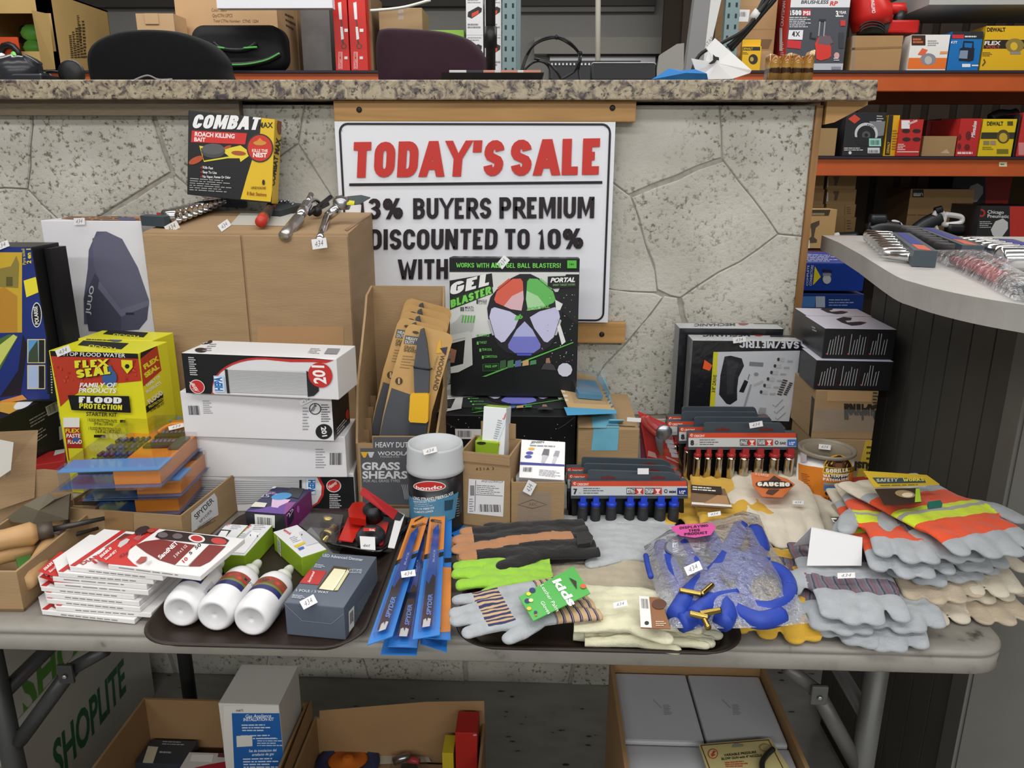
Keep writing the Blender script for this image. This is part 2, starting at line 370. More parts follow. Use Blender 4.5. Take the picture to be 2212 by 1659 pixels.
# ---------------------------------------------------------------- boxes
class Box:
 """carton or packet: base frame o (front left bottom corner), u right, v away, w up, size a x b x c"""
 def __init__(s,name,o,u,v,w,a,b,c,m,bev=.0015,label=None,cat='box',group=None,hollow=0,inner=None,mats=None):
  s.o,s.u,s.v,s.w,s.a,s.b,s.c=o,u.normalized(),v.normalized(),w.normalized(),a,b,c
  oc=o+s.u*a/2+s.v*b/2
  mw=Matrix(((s.u.x,s.v.x,s.w.x,oc.x),(s.u.y,s.v.y,s.w.y,oc.y),(s.u.z,s.v.z,s.w.z,oc.z),(0,0,0,1)))
  mb=MB()
  if hollow:
   t=hollow;x,y=a/2,b/2
   mb.box((-x,-y,0),(x,y,t),m)
   for lo,hi in(((-x,-y,0),(x,-y+t,c)),((-x,y-t,0),(x,y,c)),((-x,-y+t,0),(-x+t,y-t,c)),((x-t,-y+t,0),(x,y-t,c))):mb.box(lo,hi,m)
  else:mb.box((-a/2,-b/2,0),(a/2,b/2,c),m,bev=bev)
  s.ob=mb.build(name,None,mw);tag(s.ob,label,cat,group)
  if mats:
   for mm in mats.values():s.ob.data.materials.append(mm)
   ax={'front':(0,-1,0),'back':(0,1,0),'left':(-1,0,0),'right':(1,0,0),'top':(0,0,1),'bottom':(0,0,-1)}
   for p in s.ob.data.polygons:
    for i,k in enumerate(mats):
     if p.normal.dot(Vector(ax[k]))>.72:p.material_index=i+1
 def face(s,k,name=None):
  o,u,v,w=s.o,s.u,s.v,s.w
  q={'front':(o,u,w),'right':(o+u*s.a,v,w),'left':(o+v*s.b,-v,w),'top':(o+w*s.c,u,v),'back':(o+u*s.a+v*s.b,-u,w)}[k]
  f=Face(s.ob,q[0],q[1],q[2],name or(k+'_print'));f.lim=None if name else{'front':(s.a,s.c),'back':(s.a,s.c),'top':(s.a,s.b)}.get(k,(s.b,s.c));return f
 def sticker(s,k,x,y,ang=-25,w=24,h=15,name='lot_sticker',t='434'):
  f=s.face(k,name);f.lift=.0045;sticker_on(f,x,y,ang,w,h,t);return f
 def tape(s,k,pts,m,name='tape'):
  f=s.face(k,name);f.lift=.0008;f.poly(pts,m);return f
 def child(s,mb,name,label=None,world=False):return mb.build(name,s.ob,None,label,world)
def sticker_on(f,x,y,ang=-25,w=24,h=15,t='434'):
 ca,sa=math.cos(math.radians(ang)),math.sin(math.radians(ang))
 def q(u,v):return(x+u*ca-v*sa,y+u*sa+v*ca)
 f.poly([q(-w/2,h/2),q(w/2,h/2),q(w/2,-h/2),q(-w/2,-h/2)],'#eeeef0')
 if t:f.text(t,q(-w*.3,h*.3),q(w*.3,h*.22),h*.55,'#2a2c38',-.012,.35)
def uvw(p0,p1):
 u=(p1-p0);u.z=0;u.normalize();return u,Vector((-u.y,u.x,0)),Vector((0,0,1))
def box_px(name,bl,br,top,z,depth,m,lean=0,h=None,**k):
 """upright box standing on height z: pixel of the front bottom corners, pixel row of the top left front corner; depth in m or pixel of the top back right corner"""
 p0=onz(bl[0],bl[1],z);p1=onz(br[0],br[1],z);u,v,w=uvw(p0,p1);a=(p1-p0).length
 if lean:
  Rm=Matrix.Rotation(math.radians(-lean),3,u);v=Rm@v;w=Rm@w
 if h is None:
  q=onp(top[0],top[1],p0,v);h=(q-p0).dot(w)
 if isinstance(depth,tuple):
  n=w;q=onp(depth[0],depth[1],p0+w*h,n);depth=abs((q-p0).dot(v))
 return Box(name,p0,u,v,w,a,depth,h,m,**k)
def box_y(name,x0,x1,yb,yt,Y,depth,m,z=None,rz=0,**k):
 """box whose front stands at depth Y, pixel columns x0..x1, rows yb (bottom), yt (top)"""
 p0=ony(x0,yb,Y);p1=ony(x1,yb,Y);zt=ony(x0,yt,Y).z;p0 .x+=.0025;p1 .x-=.0025
 zb=z if z is not None else p0 .z;p0 .z=zb;p1 .z=zb
 u=Vector((math.cos(rz),math.sin(rz),0));v=Vector((-u.y,u.x,0))
 return Box(name,p0,u,v,Vector((0,0,1)),(p1-p0).length,depth,zt-zb,m,**k)
def flat_px(name,pts,z,t,m,bev=.001,label=None,cat='packet',group=None):
 """flat packet lying at height z: pixel corners of its top face (bl, br, tr, tl), thickness t"""
 P=[onz(x,y,z+t)for x,y in pts];c=sum(P,Vector())/len(P);c.z=z
 u=(P[1]-P[0]);rz=math.atan2(u.y,u.x);mw=Matrix.Translation(c)@Matrix.Rotation(rz,4,'Z')
 mb=MB().sheet(P,t,m);o=mb.build(name,None,mw,None,True);tag(o,label,cat,group)
 f=Face(o,P[0],P[1]-P[0],P[3]-P[0],'top_print');return o,f
# ================================================================ setting
TZ=.742;WY=1.78;RY=4.2;KW=1.78/2.03
def kz(z):return CAM.z+(z-1.5)*KW
def kt(z):return CAM.z+(z-1.5)*.8
def floor_mat():
 m,t,b,N,L=new_mat('vinyl_floor');b.inputs['Roughness'].default_value=.35
 tc=N('ShaderNodeTexCoord');mp=N('ShaderNodeMapping');mp.inputs['Scale'].default_value=(14,34,1);L(tc.outputs['Object'],mp.inputs[0])
 v=N('ShaderNodeTexVoronoi');v.inputs['Scale'].default_value=1;L(mp.outputs[0],v.inputs['Vector'])
 n=N('ShaderNodeTexNoise');n.inputs['Scale'].default_value=60;n.inputs['Detail'].default_value=4;L(tc.outputs['Object'],n.inputs['Vector'])
 ad=N('ShaderNodeMath');ad.operation='MULTIPLY_ADD';L(n.outputs[0],ad.inputs[0]);ad.inputs[1].default_value=.35;L(v.outputs['Distance'],ad.inputs[2])
 r=ramp(t,[(.2,'#1d1d1b'),(.265,'#3a3a37'),(.3,'#84847d'),(1,'#90908a')]);L(ad.outputs[0],r.inputs[0]);L(r.outputs[0],b.inputs['Base Color']);return m
def stone_mat():
 m,t,b,N,L=new_mat('cast_stone');b.inputs['Roughness'].default_value=.85
 tc=N('ShaderNodeTexCoord');n=N('ShaderNodeTexNoise');n.inputs['Scale'].default_value=5;n.inputs['Detail'].default_value=4;L(tc.outputs['Object'],n.inputs['Vector'])
 r=ramp(t,[(.3,'#aeaba1'),(.5,'#c0bdb3'),(.72,'#cfccc3')]);L(n.outputs[0],r.inputs[0])
 n2=N('ShaderNodeTexNoise');n2 .inputs['Scale'].default_value=105;n2 .inputs['Detail'].default_value=5;n2 .inputs['Roughness'].default_value=.6;L(tc.outputs['Object'],n2 .inputs['Vector'])
 r2=ramp(t,[(.35,'#9c9789'),(.46,'#ffffff')]);L(n2 .outputs[0],r2 .inputs[0])
 n4=N('ShaderNodeTexNoise');n4 .inputs['Scale'].default_value=3.3;L(tc.outputs['Object'],n4 .inputs['Vector'])
 r4=ramp(t,[(.36,'#303030'),(.52,'#ffffff')]);L(n4 .outputs[0],r4 .inputs[0])
 mx=N('ShaderNodeMix');mx.data_type='RGBA';mx.blend_type='MULTIPLY';L(r4 .outputs[0],mx.inputs[0]);L(r.outputs[0],mx.inputs[6]);L(r2 .outputs[0],mx.inputs[7]);L(mx.outputs[2],b.inputs['Base Color'])
 bp=N('ShaderNodeBump');bp.inputs['Strength'].default_value=.55;bp.inputs['Distance'].default_value=.004;L(n2 .outputs[0],bp.inputs['Height']);L(bp.outputs[0],b.inputs['Normal']);return m
def laminate_mat():
 m,t,b,N,L=new_mat('granite_laminate');b.inputs['Roughness'].default_value=.35
 tc=N('ShaderNodeTexCoord');n=N('ShaderNodeTexNoise');n.inputs['Scale'].default_value=42;n.inputs['Detail'].default_value=6;n.inputs['Roughness'].default_value=.7;n.inputs['Distortion'].default_value=.8;L(tc.outputs['Object'],n.inputs['Vector'])
 r=ramp(t,[(.32,'#3d3540'),(.42,'#5f554f'),(.5,'#9a8d78'),(.6,'#b3a78d'),(.72,'#8d8478')]);L(n.outputs[0],r.inputs[0])
 n2=N('ShaderNodeTexNoise');n2 .inputs['Scale'].default_value=110;n2 .inputs['Detail'].default_value=2;L(tc.outputs['Object'],n2 .inputs['Vector'])
 r2=ramp(t,[(.34,'#4a3f4a'),(.4,'#ffffff')]);L(n2 .outputs[0],r2 .inputs[0])
 mx=N('ShaderNodeMix');mx.data_type='RGBA';mx.blend_type='MULTIPLY';mx.inputs[0].default_value=.8;L(r.outputs[0],mx.inputs[6]);L(r2 .outputs[0],mx.inputs[7]);L(mx.outputs[2],b.inputs['Base Color']);return m
def wood_mat(name,c0,c1,st=(3,40,40),rough=.5):
 m,t,b,N,L=new_mat(name);b.inputs['Roughness'].default_value=rough
 tc=N('ShaderNodeTexCoord');mp=N('ShaderNodeMapping');mp.inputs['Scale'].default_value=st;L(tc.outputs['Object'],mp.inputs[0])
 n=N('ShaderNodeTexNoise');n.inputs['Scale'].default_value=1.2;n.inputs['Detail'].default_value=4;n.inputs['Distortion'].default_value=.5;L(mp.outputs[0],n.inputs['Vector'])
 r=ramp(t,[(.35,c0),(.65,c1)]);L(n.outputs[0],r.inputs[0]);L(r.outputs[0],b.inputs['Base Color']);return m
PINE=wood_mat('pine','#ad8148','#c2965c');PINEV=wood_mat('pine_v','#8a6236','#a3784a',(40,40,3))
STONE=stone_mat();LAM=laminate_mat();MORTAR=M('#a09c92',.9,0,.2,60)
o=MB().box((-5,-7,-.05),(5,6.2,0),floor_mat()).build('floor');tag(o,'grey speckled vinyl floor',kind='structure')
WALLG=M('#9c9a97',.8,0,.04,3)
o=MB().box((-5,6.0,0),(5,6.1,3.45),WALLG).build('wall_back');tag(o,'plain grey back wall',kind='structure')
o=MB().box((-5.1,-7,0),(-5,6.1,3.45),WALLG).build('wall_left');tag(o,'plain grey side wall',kind='structure')
o=MB().box((5,-7,0),(5.1,6.1,3.45),WALLG).build('wall_right');tag(o,'plain grey side wall',kind='structure')
o=MB().box((-5.1,-7,3.45),(5.1,6.1,3.5),M('#d8d8d4',.9)).build('ceiling');tag(o,'pale ceiling',kind='structure')
# ---- the service counter: stone faced front, laminate top
X0,X1,HZ=-1.6,.672*KW,kz(1.64)
wf=MB().box((X0,WY,0),(X1,WY+.1,HZ),MORTAR).build('wall_front');tag(wf,'cast stone panelled counter front behind the table',kind='structure')
def clip(poly,px,py,nx,ny):
 out=[]
 for i in range(len(poly)):
  a=poly[i];b=poly[(i+1)%len(poly)];da=(a[0]-px)*nx+(a[1]-py)*ny;db=(b[0]-px)*nx+(b[1]-py)*ny
  if da<=0:out.append(a)
  if(da<=0)!=(db<=0):
   t=da/(da-db);out.append((a[0]+(b[0]-a[0])*t,a[1]+(b[1]-a[1])*t))
 return out
def stones():
 R_=random.Random(23);seeds=[]
 nx,nz=7,8
 for j in range(nz):
  for i in range(nx):
   seeds.append((X0+(X1-X0)*(i+.5+(.25 if j%2 else-.25)+R_.uniform(-.38,.38))/nx,HZ*(j+.5+R_.uniform(-.36,.36))/nz))
 for s in seeds:
  poly=[(X0,0),(X1,0),(X1,HZ),(X0,HZ)]
  for q in seeds:
   if q is s:continue
   d=math.hypot(q[0]-s[0],q[1]-s[1])
   if d>.9:continue
   g=.0012 if(int(s[0]*97+q[0]*97+s[1]*31+q[1]*31)%3)else.005
   k=.5-g/d
   poly=clip(poly,s[0]+(q[0]-s[0])*k,s[1]+(q[1]-s[1])*k,(q[0]-s[0])/d,(q[1]-s[1])/d)
  if len(poly)<3:continue
  pts=[]
  for i in range(len(poly)):
   a=poly[i];b=poly[(i+1)%len(poly)];L=math.hypot(b[0]-a[0],b[1]-a[1])
   if L<.004:continue
   n=max(1,int(L/.045))
   for k in range(n):
    t=k/n;x=a[0]+(b[0]-a[0])*t;z=a[1]+(b[1]-a[1])*t
    if X0+.01<x<X1-.01 and.01<z<HZ-.01:
     w=noise.noise_vector((x*16,3,z*16))*.0085;x+=w.x;z+=w.z
    pts.append((x,z))
  if len(pts)<3:continue
  cx=sum(p[0]for p in pts)/len(pts);cz=sum(p[1]for p in pts)/len(pts)
  pr=R_.uniform(.003,.006);n=len(pts);bev=.0025
  v1=[Vector((x,WY-.0005,z))for x,z in pts];v2=[Vector((x,WY-pr*.5,z))for x,z in pts]
  v3=[]
  for x,z in pts:
   L=math.hypot(x-cx,z-cz);k=max(.5,1-bev/max(L,.01));v3 .append(Vector((cx+(x-cx)*k,WY-pr,cz+(z-cz)*k)))
  fs=[(i+o_,i+o_-i+(i+1)%n,n+o_+(i+1)%n,n+o_+i)for o_ in(0,n)for i in range(n)]
  mb=MB();mb.add(v1+v2+v3,fs+[list(range(2*n,3*n))],STONE);mb.build('stone',wf)
stones()
t=MB().box((X1,WY-.012,0),(X1+.014,WY+.1,HZ),PINEV).build('trim_1');tag(t,'brown wooden edging on the end of the stone front',kind='structure')
t=MB().box((X0,WY-.03,kz(1.612)),(-.75*KW,WY-.008,kz(1.648)),M('#6f6250',.6,0,.15,30,0,0,(1,12,12))).build('trim_2');tag(t,'narrow grey brown rail under the counter top',kind='structure')
ct=MB();ct.box((X0-.2,1.965*KW,kz(1.648)),(.792*KW,2.35,kz(1.693)),LAM,bev=.003)
sc_=empty('service_counter',(-.5,2.1,0));tag(sc_,'long counter with speckled laminate top behind the stone front','counter');o=ct.build('laminate_top',sc_,None,None,True)
b_=MB();x0,x1=X1+.018,.79*KW
b_.add([Vector((x,y,z))for y in(WY-.02,WY+.02)for x,z in((x0,kz(1.595)),(x0+.02,kz(1.60)),(x1,kz(1.64)),(x1,kz(1.648)),(x0,kz(1.648)))],[(0,1,2,3,4),(9,8,7,6,5)]+[(i,5+i,5+(i+1)%5,(i+1)%5)for i in range(5)],PINE)
b_.build('bracket',sc_,None,'pale wooden bracket under the counter end',True)
MB().box((X0,WY+.1,0),(X1-.01,2.3,HZ),M('#6d5a44',.7)).build('carcass',sc_,None,None,True)
# ---- sign boards and sign
def board(name,pts,Y0,Y1,label):
 P=[ony(x,y,Y0)for x,y in pts];x0=min(p.x for p in P);x1=max(p.x for p in P);z0=min(p.z for p in P);z1=max(p.z for p in P)
 c=Vector(((x0+x1)/2,Y0,z0));mb=MB().box((x0-c.x,0,0),(x1-c.x,Y1-Y0,z1-z0),PINE,bev=.002)
 o=mb.build(name,None,Matrix.Translation(c));tag(o,label,'board');return o
def screws(o,pts,Y0):
 for x,y in pts:
  p=ony(x,y,Y0);mb=MB().lathe([(.006,-.0005),(.006,.002),(.003,.003)],M('#1e1c1a',.5),12,Matrix.Translation(p)@Matrix.Rotation(math.pi/2,4,'X'));mb.build('screw',o,None,None,True)
o=board('sign_board',[(722,262),(1375,218)],WY-.035,WY-.0075,'long pine board screwed above the sale sign');screws(o,[(776,237),(1323,233)],WY-.035)
o=board('sign_board',[(760,735),(1352,697)],WY-.028,WY-.0075,'lower pine board showing at the right foot of the sale sign');screws(o,[(1300,722)],WY-.028)
P=[ony(722,262,(WY-.04)),ony(1333,262,(WY-.04)),ony(1308,697,(WY-.04))]
sz0,sz1=P[2].z,P[0].z;sx0,sx1=P[0].x,P[1].x-.003
sg=MB().box((-(sx1-sx0)/2,0,0),((sx1-sx0)/2,.003,sz1-sz0),M('#e9ebf2',.35),bev=.001).build('sale_sign',None,Matrix.Translation(((sx0+sx1)/2,(WY-.04),sz0)))
tag(sg,'white metal sale sign with red heading and black border on pine boards','sign')
f=Face(sg,Vector((sx0,(WY-.04),sz0)),Vector((1,0,0)),Vector((0,0,1)),'lettering')
w_,h_=sx1-sx0,sz1-sz0
def ring(w,h,ox,oy,r,th,c):
 A=[(x+w/2+ox,y+h/2+oy)for x,y in rrect(w,h,r)];B=[(x+w/2+ox,y+h/2+oy)for x,y in rrect(w-2*th,h-2*th,r-th)]
 for i in range(len(A)):
  j=(i+1)%len(A);f.poly([A[i],A[j],B[j],B[i]],c,True)
ring(w_-.018,h_-.006,.009,.003,.02,.0045,'#221a20')
f.block("TODAY'S",(762,384),(1085,380),(765,307),'#c9352e',.235)
f.block('SALE',(1103,380),(1293,377),(1104,302),'#c9352e',.235)
f.line([(755,399),(1301,394)],6,'#1d161a')
f.block('13%',(775,474),(871,473),45,'#241a20',.19);f.block('BUYERS',(893,473),(1061,472),45,'#241a20',.19);f.block('PREMIUM',(1079,472),(1283,471),46,'#241a20',.19)
f.block('DISCOUNTED',(799,539),(1074,538),44,'#241a20',.19);f.block('TO',(1091,538),(1144,538),44,'#241a20',.19);f.block('10%',(1162,538),(1260,537),44,'#241a20',.19)
f.block('WITH',(860,603),(968,602),43,'#241a20',.19);f.block('CASH',(990,602),(1110,601),43,'#241a20',.19)
for x,y in((737,280),(1310,272)):f.ell(x,y,2.5,2.5,'#2a2a2a',10)
# ---- folding table
def tub(name,parent,pts,r,m,label=None):return MB().tube(pts,r,m,12).build(name,parent,None,label,True)
TAB=M('#99958e',.42,0,.06,25,.05,90)
TX0,TX1,TY0,TY1=-1.202,.628,.886,1.648
tcx,tcy=(TX0+TX1)/2,(TY0+TY1)/2
tbl=empty('folding_table',(tcx,tcy,0));tag(tbl,'long grey plastic folding table loaded with sale goods','table')
mb=MB();loft(mb,TX1-TX0,TY1-TY0,.05,[(.012,-.036),(.003,-.036),(0,-.033),(0,-.013),(.0025,-.0115),(.0025,-.0095),(0,-.008),(.0,-.004),(.004,0),(.02,.0)],TAB,n=8)
def dirt():
 m,t,b,N,L=new_mat('table_plastic');b.inputs['Roughness'].default_value=.42
 tc=N('ShaderNodeTexCoord');n=N('ShaderNodeTexNoise');n.inputs['Scale'].default_value=30;n.inputs['Detail'].default_value=5;L(tc.outputs['Object'],n.inputs['Vector'])
 sp=N('ShaderNodeSeparateXYZ');L(tc.outputs['Object'],sp.inputs[0])
 mr=N('ShaderNodeMapRange');L(sp.outputs['X'],mr.inputs[0]);mr.inputs[1].default_value=.7;mr.inputs[2].default_value=.93;mr.inputs[3].default_value=0;mr.inputs[4].default_value=.12
 ad=N('ShaderNodeMath');ad.operation='SUBTRACT';L(n.outputs[0],ad.inputs[0]);L(mr.outputs[0],ad.inputs[1])
 r=ramp(t,[(.2,'#4a453e'),(.29,'#827e77'),(.4,'#8b8780'),(.75,'#918d86')]);L(ad.outputs[0],r.inputs[0]);L(r.outputs[0],b.inputs['Base Color'])
 bp=N('ShaderNodeBump');bp.inputs['Strength'].default_value=.1;n3=N('ShaderNodeTexNoise');n3 .inputs['Scale'].default_value=400;L(tc.outputs['Object'],n3 .inputs['Vector']);bp.inputs['Distance'].default_value=.002;L(n3 .outputs[0],bp.inputs['Height']);L(bp.outputs[0],b.inputs['Normal']);return m
mb.ms[0]=dirt()
mb.build('tabletop',tbl,Matrix.Translation((0,0,TZ)))
DARKMET=M('#3a3a3a',.45,.3);GREYMET=M('#5d5d5b',.45,.3)
for sx,m_,k in((-.83,DARKMET,'left'),(.503,GREYMET,'right')):
 for y in(TY0+.10,TY1-.10):tub('leg',tbl,[(sx,y,TZ-.036),(sx,y,.012)],.0165,m_,k+' steel tube leg')
 tub('foot_bar',tbl,[(sx,TY0+.08,.02),(sx,TY1-.08,.02)],.016,m_)
 tub('cross_bar',tbl,[(sx,TY0+.1,.55),(sx,TY1-.1,.55)],.012,m_)
 q_=[ony(x,y,TY0+.1)for x,y in(((228,1404),(155,1445),(42,1600))if sx<0 else((1698,1440),(1762,1490),(1858,1665)))];tub('brace',tbl,q_[1:],.012,m_);tub('brace',tbl,q_[:2],.01,m_);h_=MB().box((-.012,-.017,-.014),(.012,-.011,.018),m_,Matrix.Translation(q_[1]),.003).build('hinge',tbl,None,None,True);MB().lathe([(.004,0),(.004,.003),(.002,.004)],STEEL,10,Matrix.Translation(q_[1]+Vector((0,-.017,0)))@Matrix.Rotation(math.pi/2,4,'X')).build('bolt',tbl,None,None,True)
t2=tbl.copy();COL.objects.link(t2);t2['label']='second grey folding table joined on at the left edge';t2 .matrix_basis=Matrix.Translation((tcx-1.834,tcy,0))
for ch in list(tbl.children):
 c=ch.copy();COL.objects.link(c);c.parent=t2
tbl['group']=t2['group']='grey folding tables in a row'
# ---- angled bar beside the table
BARP=M('#4b4a46',.6,0,.05,15);BARL=M('#6b6a66',.55,0,.05,15)
BZ=kt(1.303)
bar=empty('bar_counter',(.96,1.28,0));tag(bar,'grey beadboard side counter with pale rounded laminate top','counter')
def plank(p,q,z0,z1,t,m,name):
 p,q=Vector((p[0],p[1],0))*.8,Vector((q[0],q[1],0))*.8;u=(q-p).normalized();n=Vector((u.y,-u.x,0))
 mb=MB();vs=[p,q,q-n*t,p-n*t];mb.add([v+Vector((0,0,z0))for v in vs]+[v+Vector((0,0,z1))for v in vs],[(3,2,1,0),(4,5,6,7),(0,1,5,4),(1,2,6,5),(2,3,7,6),(3,0,4,7)],m)
 mb.build(name,bar,None,None,True)
A_,B_=Vector((.885,2.06,0)),Vector((.905,1.44,0));n_=8
for i in range(n_):
 u0,u1=i/n_+.004,(i+1)/n_-.004;p=A_.lerp(B_,u0);q=A_.lerp(B_,u1);plank((p.x,p.y),(q.x,q.y),.04,BZ-.033,.012,BARP,'plank')
plank((.901,2.06),(.921,1.44),.0,BZ-.034,.02,M('#35342f',.7),'backing_panel')
plank((.897,1.443),(.893,1.385),0,BZ-.033,.03,BARL,'corner_board');plank((.9,1.38),(1.02,1.3),0,BZ-.033,.02,BARL,'corner_board')
plank((1.02,1.3),(1.9,.95),0,BZ-.033,.02,M('#6f6d69',.55,0,.05,15),'front_panel')
TOPL=M('#b7b4b0',.4,0,.05,30);TOPE=M('#a3a09c',.45,0,.06,40)
pts=[(.79,2.085),(.735,1.80),(.66,1.45)]+[(.655+.0,1.36),(.662,1.28),(.69,1.19),(.75,1.10),(.84,1.02),(1.0,.93),(1.3,.80),(1.9,.6),(1.9,2.3),(.82,2.3)]
ps=[Vector((x,y,0))for x,y in[(q.x,q.y)for q in smooth([(a,b,0)for a,b in pts[1:11]],4)]]
ps=[Vector((.79,2.085,0))]+ps+[Vector((1.9,2.3,0)),Vector((.82,2.3,0))]
mb=MB();n=len(ps);zt,zb=BZ,BZ-.033
mb.add([p*.8+Vector((0,0,zt))for p in ps]+[p*.8+Vector((0,0,zb))for p in ps],[],TOPL);mb.f.append(list(range(n)));mb.mi.append(0);mb.sm.append(False)
i_=mb.slot(TOPE)
for i in range(n):mb.f.append([i,n+i,n+(i+1)%n,(i+1)%n]);mb.mi.append(i_);mb.sm.append(False)
mb.f.append(list(range(2*n-1,n-1,-1)));mb.mi.append(i_);mb.sm.append(False)
mb.build('bar_top',bar,None,None,True)
mb=MB().box((.8,1.24,0),(1.48,1.8,BZ-.033),M('#4a4945',.7)).build('carcass',bar,None,None,True)
# ================================================================ racks behind the counter
ORANGE=M('#c05a2a',.4,0,.06,8);DECK=M('#2c2634',.6);TEAL=M('#7d9294',.45,.3);BROWNW=M('#4a3d33',.7,0,.1,5)
def zrow(y,Y=RY,x=2000):return ony(x,y,Y).z
Z1,Z2,Z3=zrow(152)+.0015,zrow(338)+.0015,zrow(537,RY-.05,1770)+.0015
def rack(name,xa,xb,levels,label):
 r=empty(name,((xa+xb)/2,RY+.45,0));tag(r,label,'rack')
 for x in(xa+.035,xb-.035):
  for y in(RY+.03,RY+.87):
   mb=MB();mb.box((x-.035,y-.025,0),(x+.035,y+.025,2.3),TEAL)
   up=mb.build('upright',r,None,None,True)
   if y<RY+.1:
    hb=MB()
    for k in range(14):
     for sx in(-.018,.018):hb.box((x+sx-.005,y-.0262,1.66+k*.05-.011),(x+sx+.005,y-.0248,1.66+k*.05+.009),M('#1d2a2c',.6))
    tag(hb.build('slots',r,None,None,True),kind='stuff')
 for z in[q-.002 for q in levels]:
  for y in(RY,RY+.86):MB().box((xa+.07,y,z-.098),(xb-.07,y+.04,z-.012),ORANGE,bev=.004).build('beam',r,None,None,True)
  MB().box((xa+.02,RY-.01,z-.012),(xb-.02,RY+.9,z),DECK).build('shelf_deck',r,None,None,True)
 return r
xl=ony(1115,100,RY).x;xr=ony(1562,100,RY).x
rl=rack('pallet_rack',-3.9,xl,[Z1],'orange beamed storage rack left of the office window, one shelf in view')
rr=rack('pallet_rack',xr,4.2,[Z1,Z2,Z3],'long orange beamed storage rack at right with three loaded shelves')
f=Face(rr,Vector((0,RY,0)),Vector((1,0,0)),Vector((0,0,1)),'price_tag');f.rect(2158,350,2175,360,'#e8e0b0');f.micro([(2161,352),(2172,352),(2172,358),(2161,358)],1,'#555')
MB().box((ony(2003,8,RY).x,RY-.02,zrow(12)),(4.2,RY+.5,zrow(12)+.09),M('#a9aaa6',.5)).build('upper_shelf_board',rr,None,None,True)
cw=MB().box((xr-.1,5.62,0),(4.9,5.66,3.4),M('#3a2f27',.8)).build('wall_corrugated');tag(cw,'dark brown ribbed metal wall behind the right rack',kind='structure')
k=0;x=xr
while x<4.8:
 w=(.13,.09,.16)[k%3];MB().box((x+.02,5.595,0),(x+w,5.62,3.4),BROWNW,bev=.006).build('rib',cw);x+=w+.03;k+=1
# grey office wall details between the racks
MB().box((-4.8,5.93,ony(1300,12,5.93).z),(xr-.12,6,3.4),M('#4b4744',.7)).build('trim_3');tag(bpy.data.objects['trim_3'],'dark header band at the top of the grey back wall',kind='structure')
MB().box((xl-.3,5.95,ony(1300,25,5.95).z),(xr-.12,6,ony(1300,12,5.95).z),M('#7d7b78',.7)).build('trim_4');tag(bpy.data.objects['trim_4'],'mid grey strip under the dark header band',kind='structure')
a=ony(1154,116,5.9);b=ony(1466,80,5.9)
MB().box((a.x,5.9,a.z),(b.x,6,b.z),M('#a3a199',.7)).build('trim_5');tag(bpy.data.objects['trim_5'],'grey hatch header panel on the office wall',kind='structure')
a=ony(1187,175,5.96);b=ony(1416,122,5.96)
w1=MB().box((a.x,5.955,a.z-.3),(b.x,5.999,b.z),M('#eceef2',.5)).build('window_1');tag(w1,'bright white hatch opening in the grey office wall',kind='structure')
MB().box((a.x-.02,5.93,b.z),(b.x+.02,5.96,b.z+.03),M('#39352f',.6)).build('window_frame',w1)
# partition with white edge
def prism(name,pts,Y,t,m,label=None,cat=None,edge=None):
 """polygon in pixels standing at depth Y, thickness t away from the viewer"""
 P=[ony(x,y,Y)for x,y in pts];c=sum(P,Vector())/len(P);c.z=min(p.z for p in P);n=len(P)
 mb=MB();mb.add(P+[p+Vector((0,t,0))for p in P],[list(range(n)),list(range(2*n-1,n-1,-1))],m)
 mb.add(P+[p+Vector((0,t,0))for p in P],[(i,n+i,n+(i+1)%n,(i+1)%n)for i in range(n)],edge or m)
 o=mb.build(name,None,Matrix.Translation(c),None,True);tag(o,label,cat);return o
o=prism('partition',[(1478,172),(1500,0),(1510,-60),(1562,-60),(1558,0),(1535,100),(1522,172)],2.62*KW,.04,M('#8f9092',.5),'grey standing panel with a white edge beside the cable bundle','panel')
f=Face(o,Vector((0,2.62*KW,0)),Vector((1,0,0)),Vector((0,0,1)),'white_edge');f.poly([(1515,172),(1535,0),(1545,-60),(1562,-60),(1558,0),(1535,100),(1522,172)],'#e3e4e4')
prism('desk_divider',[(1418,172),(1426,118),(1462,95),(1478,93),(1476,172),(1470,1140),(1420,1140)],3.0*KW,.03,M('#b4b2ad',.6),'low pale desk divider right of the hatch','panel')
# ---- left rack goods
def rbox(x0,x1,yt,m,label,yb=152,Y=RY+.02,d=.3,z=None,name='carton',cat='box',g=None,**k):return box_y(name,x0,x1,yb,yt,Y,d,m,z=Z1 if z is None else z,label=label,cat=cat,group=g,**k)
# open carton with clip packs
p0=ony(-60,152,RY+.02);p1=ony(131,152,RY+.02);zt=zrow(-30);a=p1 .x-p0 .x;d=.55;hh=zt-Z1
oc=Vector((p0 .x+a/2,RY+.02+d/2,Z1));YC=M('#c4a468',.75,0,.05,5)
mb=MB();t=.008
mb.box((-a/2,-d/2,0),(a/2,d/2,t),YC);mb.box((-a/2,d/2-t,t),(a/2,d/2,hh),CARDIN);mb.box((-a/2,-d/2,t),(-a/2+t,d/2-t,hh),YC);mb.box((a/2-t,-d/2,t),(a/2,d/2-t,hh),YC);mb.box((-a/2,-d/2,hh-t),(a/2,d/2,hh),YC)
zo=zrow(22)-Z1;zl=zrow(108)-Z1;xo=ony(88,80,RY+.02).x-oc.x
mb.box((-a/2,-d/2,zo),(a/2,-d/2+t,hh),YC);mb.box((-a/2,-d/2,0),(a/2,-d/2+t,zl),YC);mb.box((xo,-d/2,0),(a/2,-d/2+t,hh),YC)
o=mb.build('carton',None,Matrix.Translation(oc));tag(o,'large open yellowish carton at the far left with green clips inside','box')
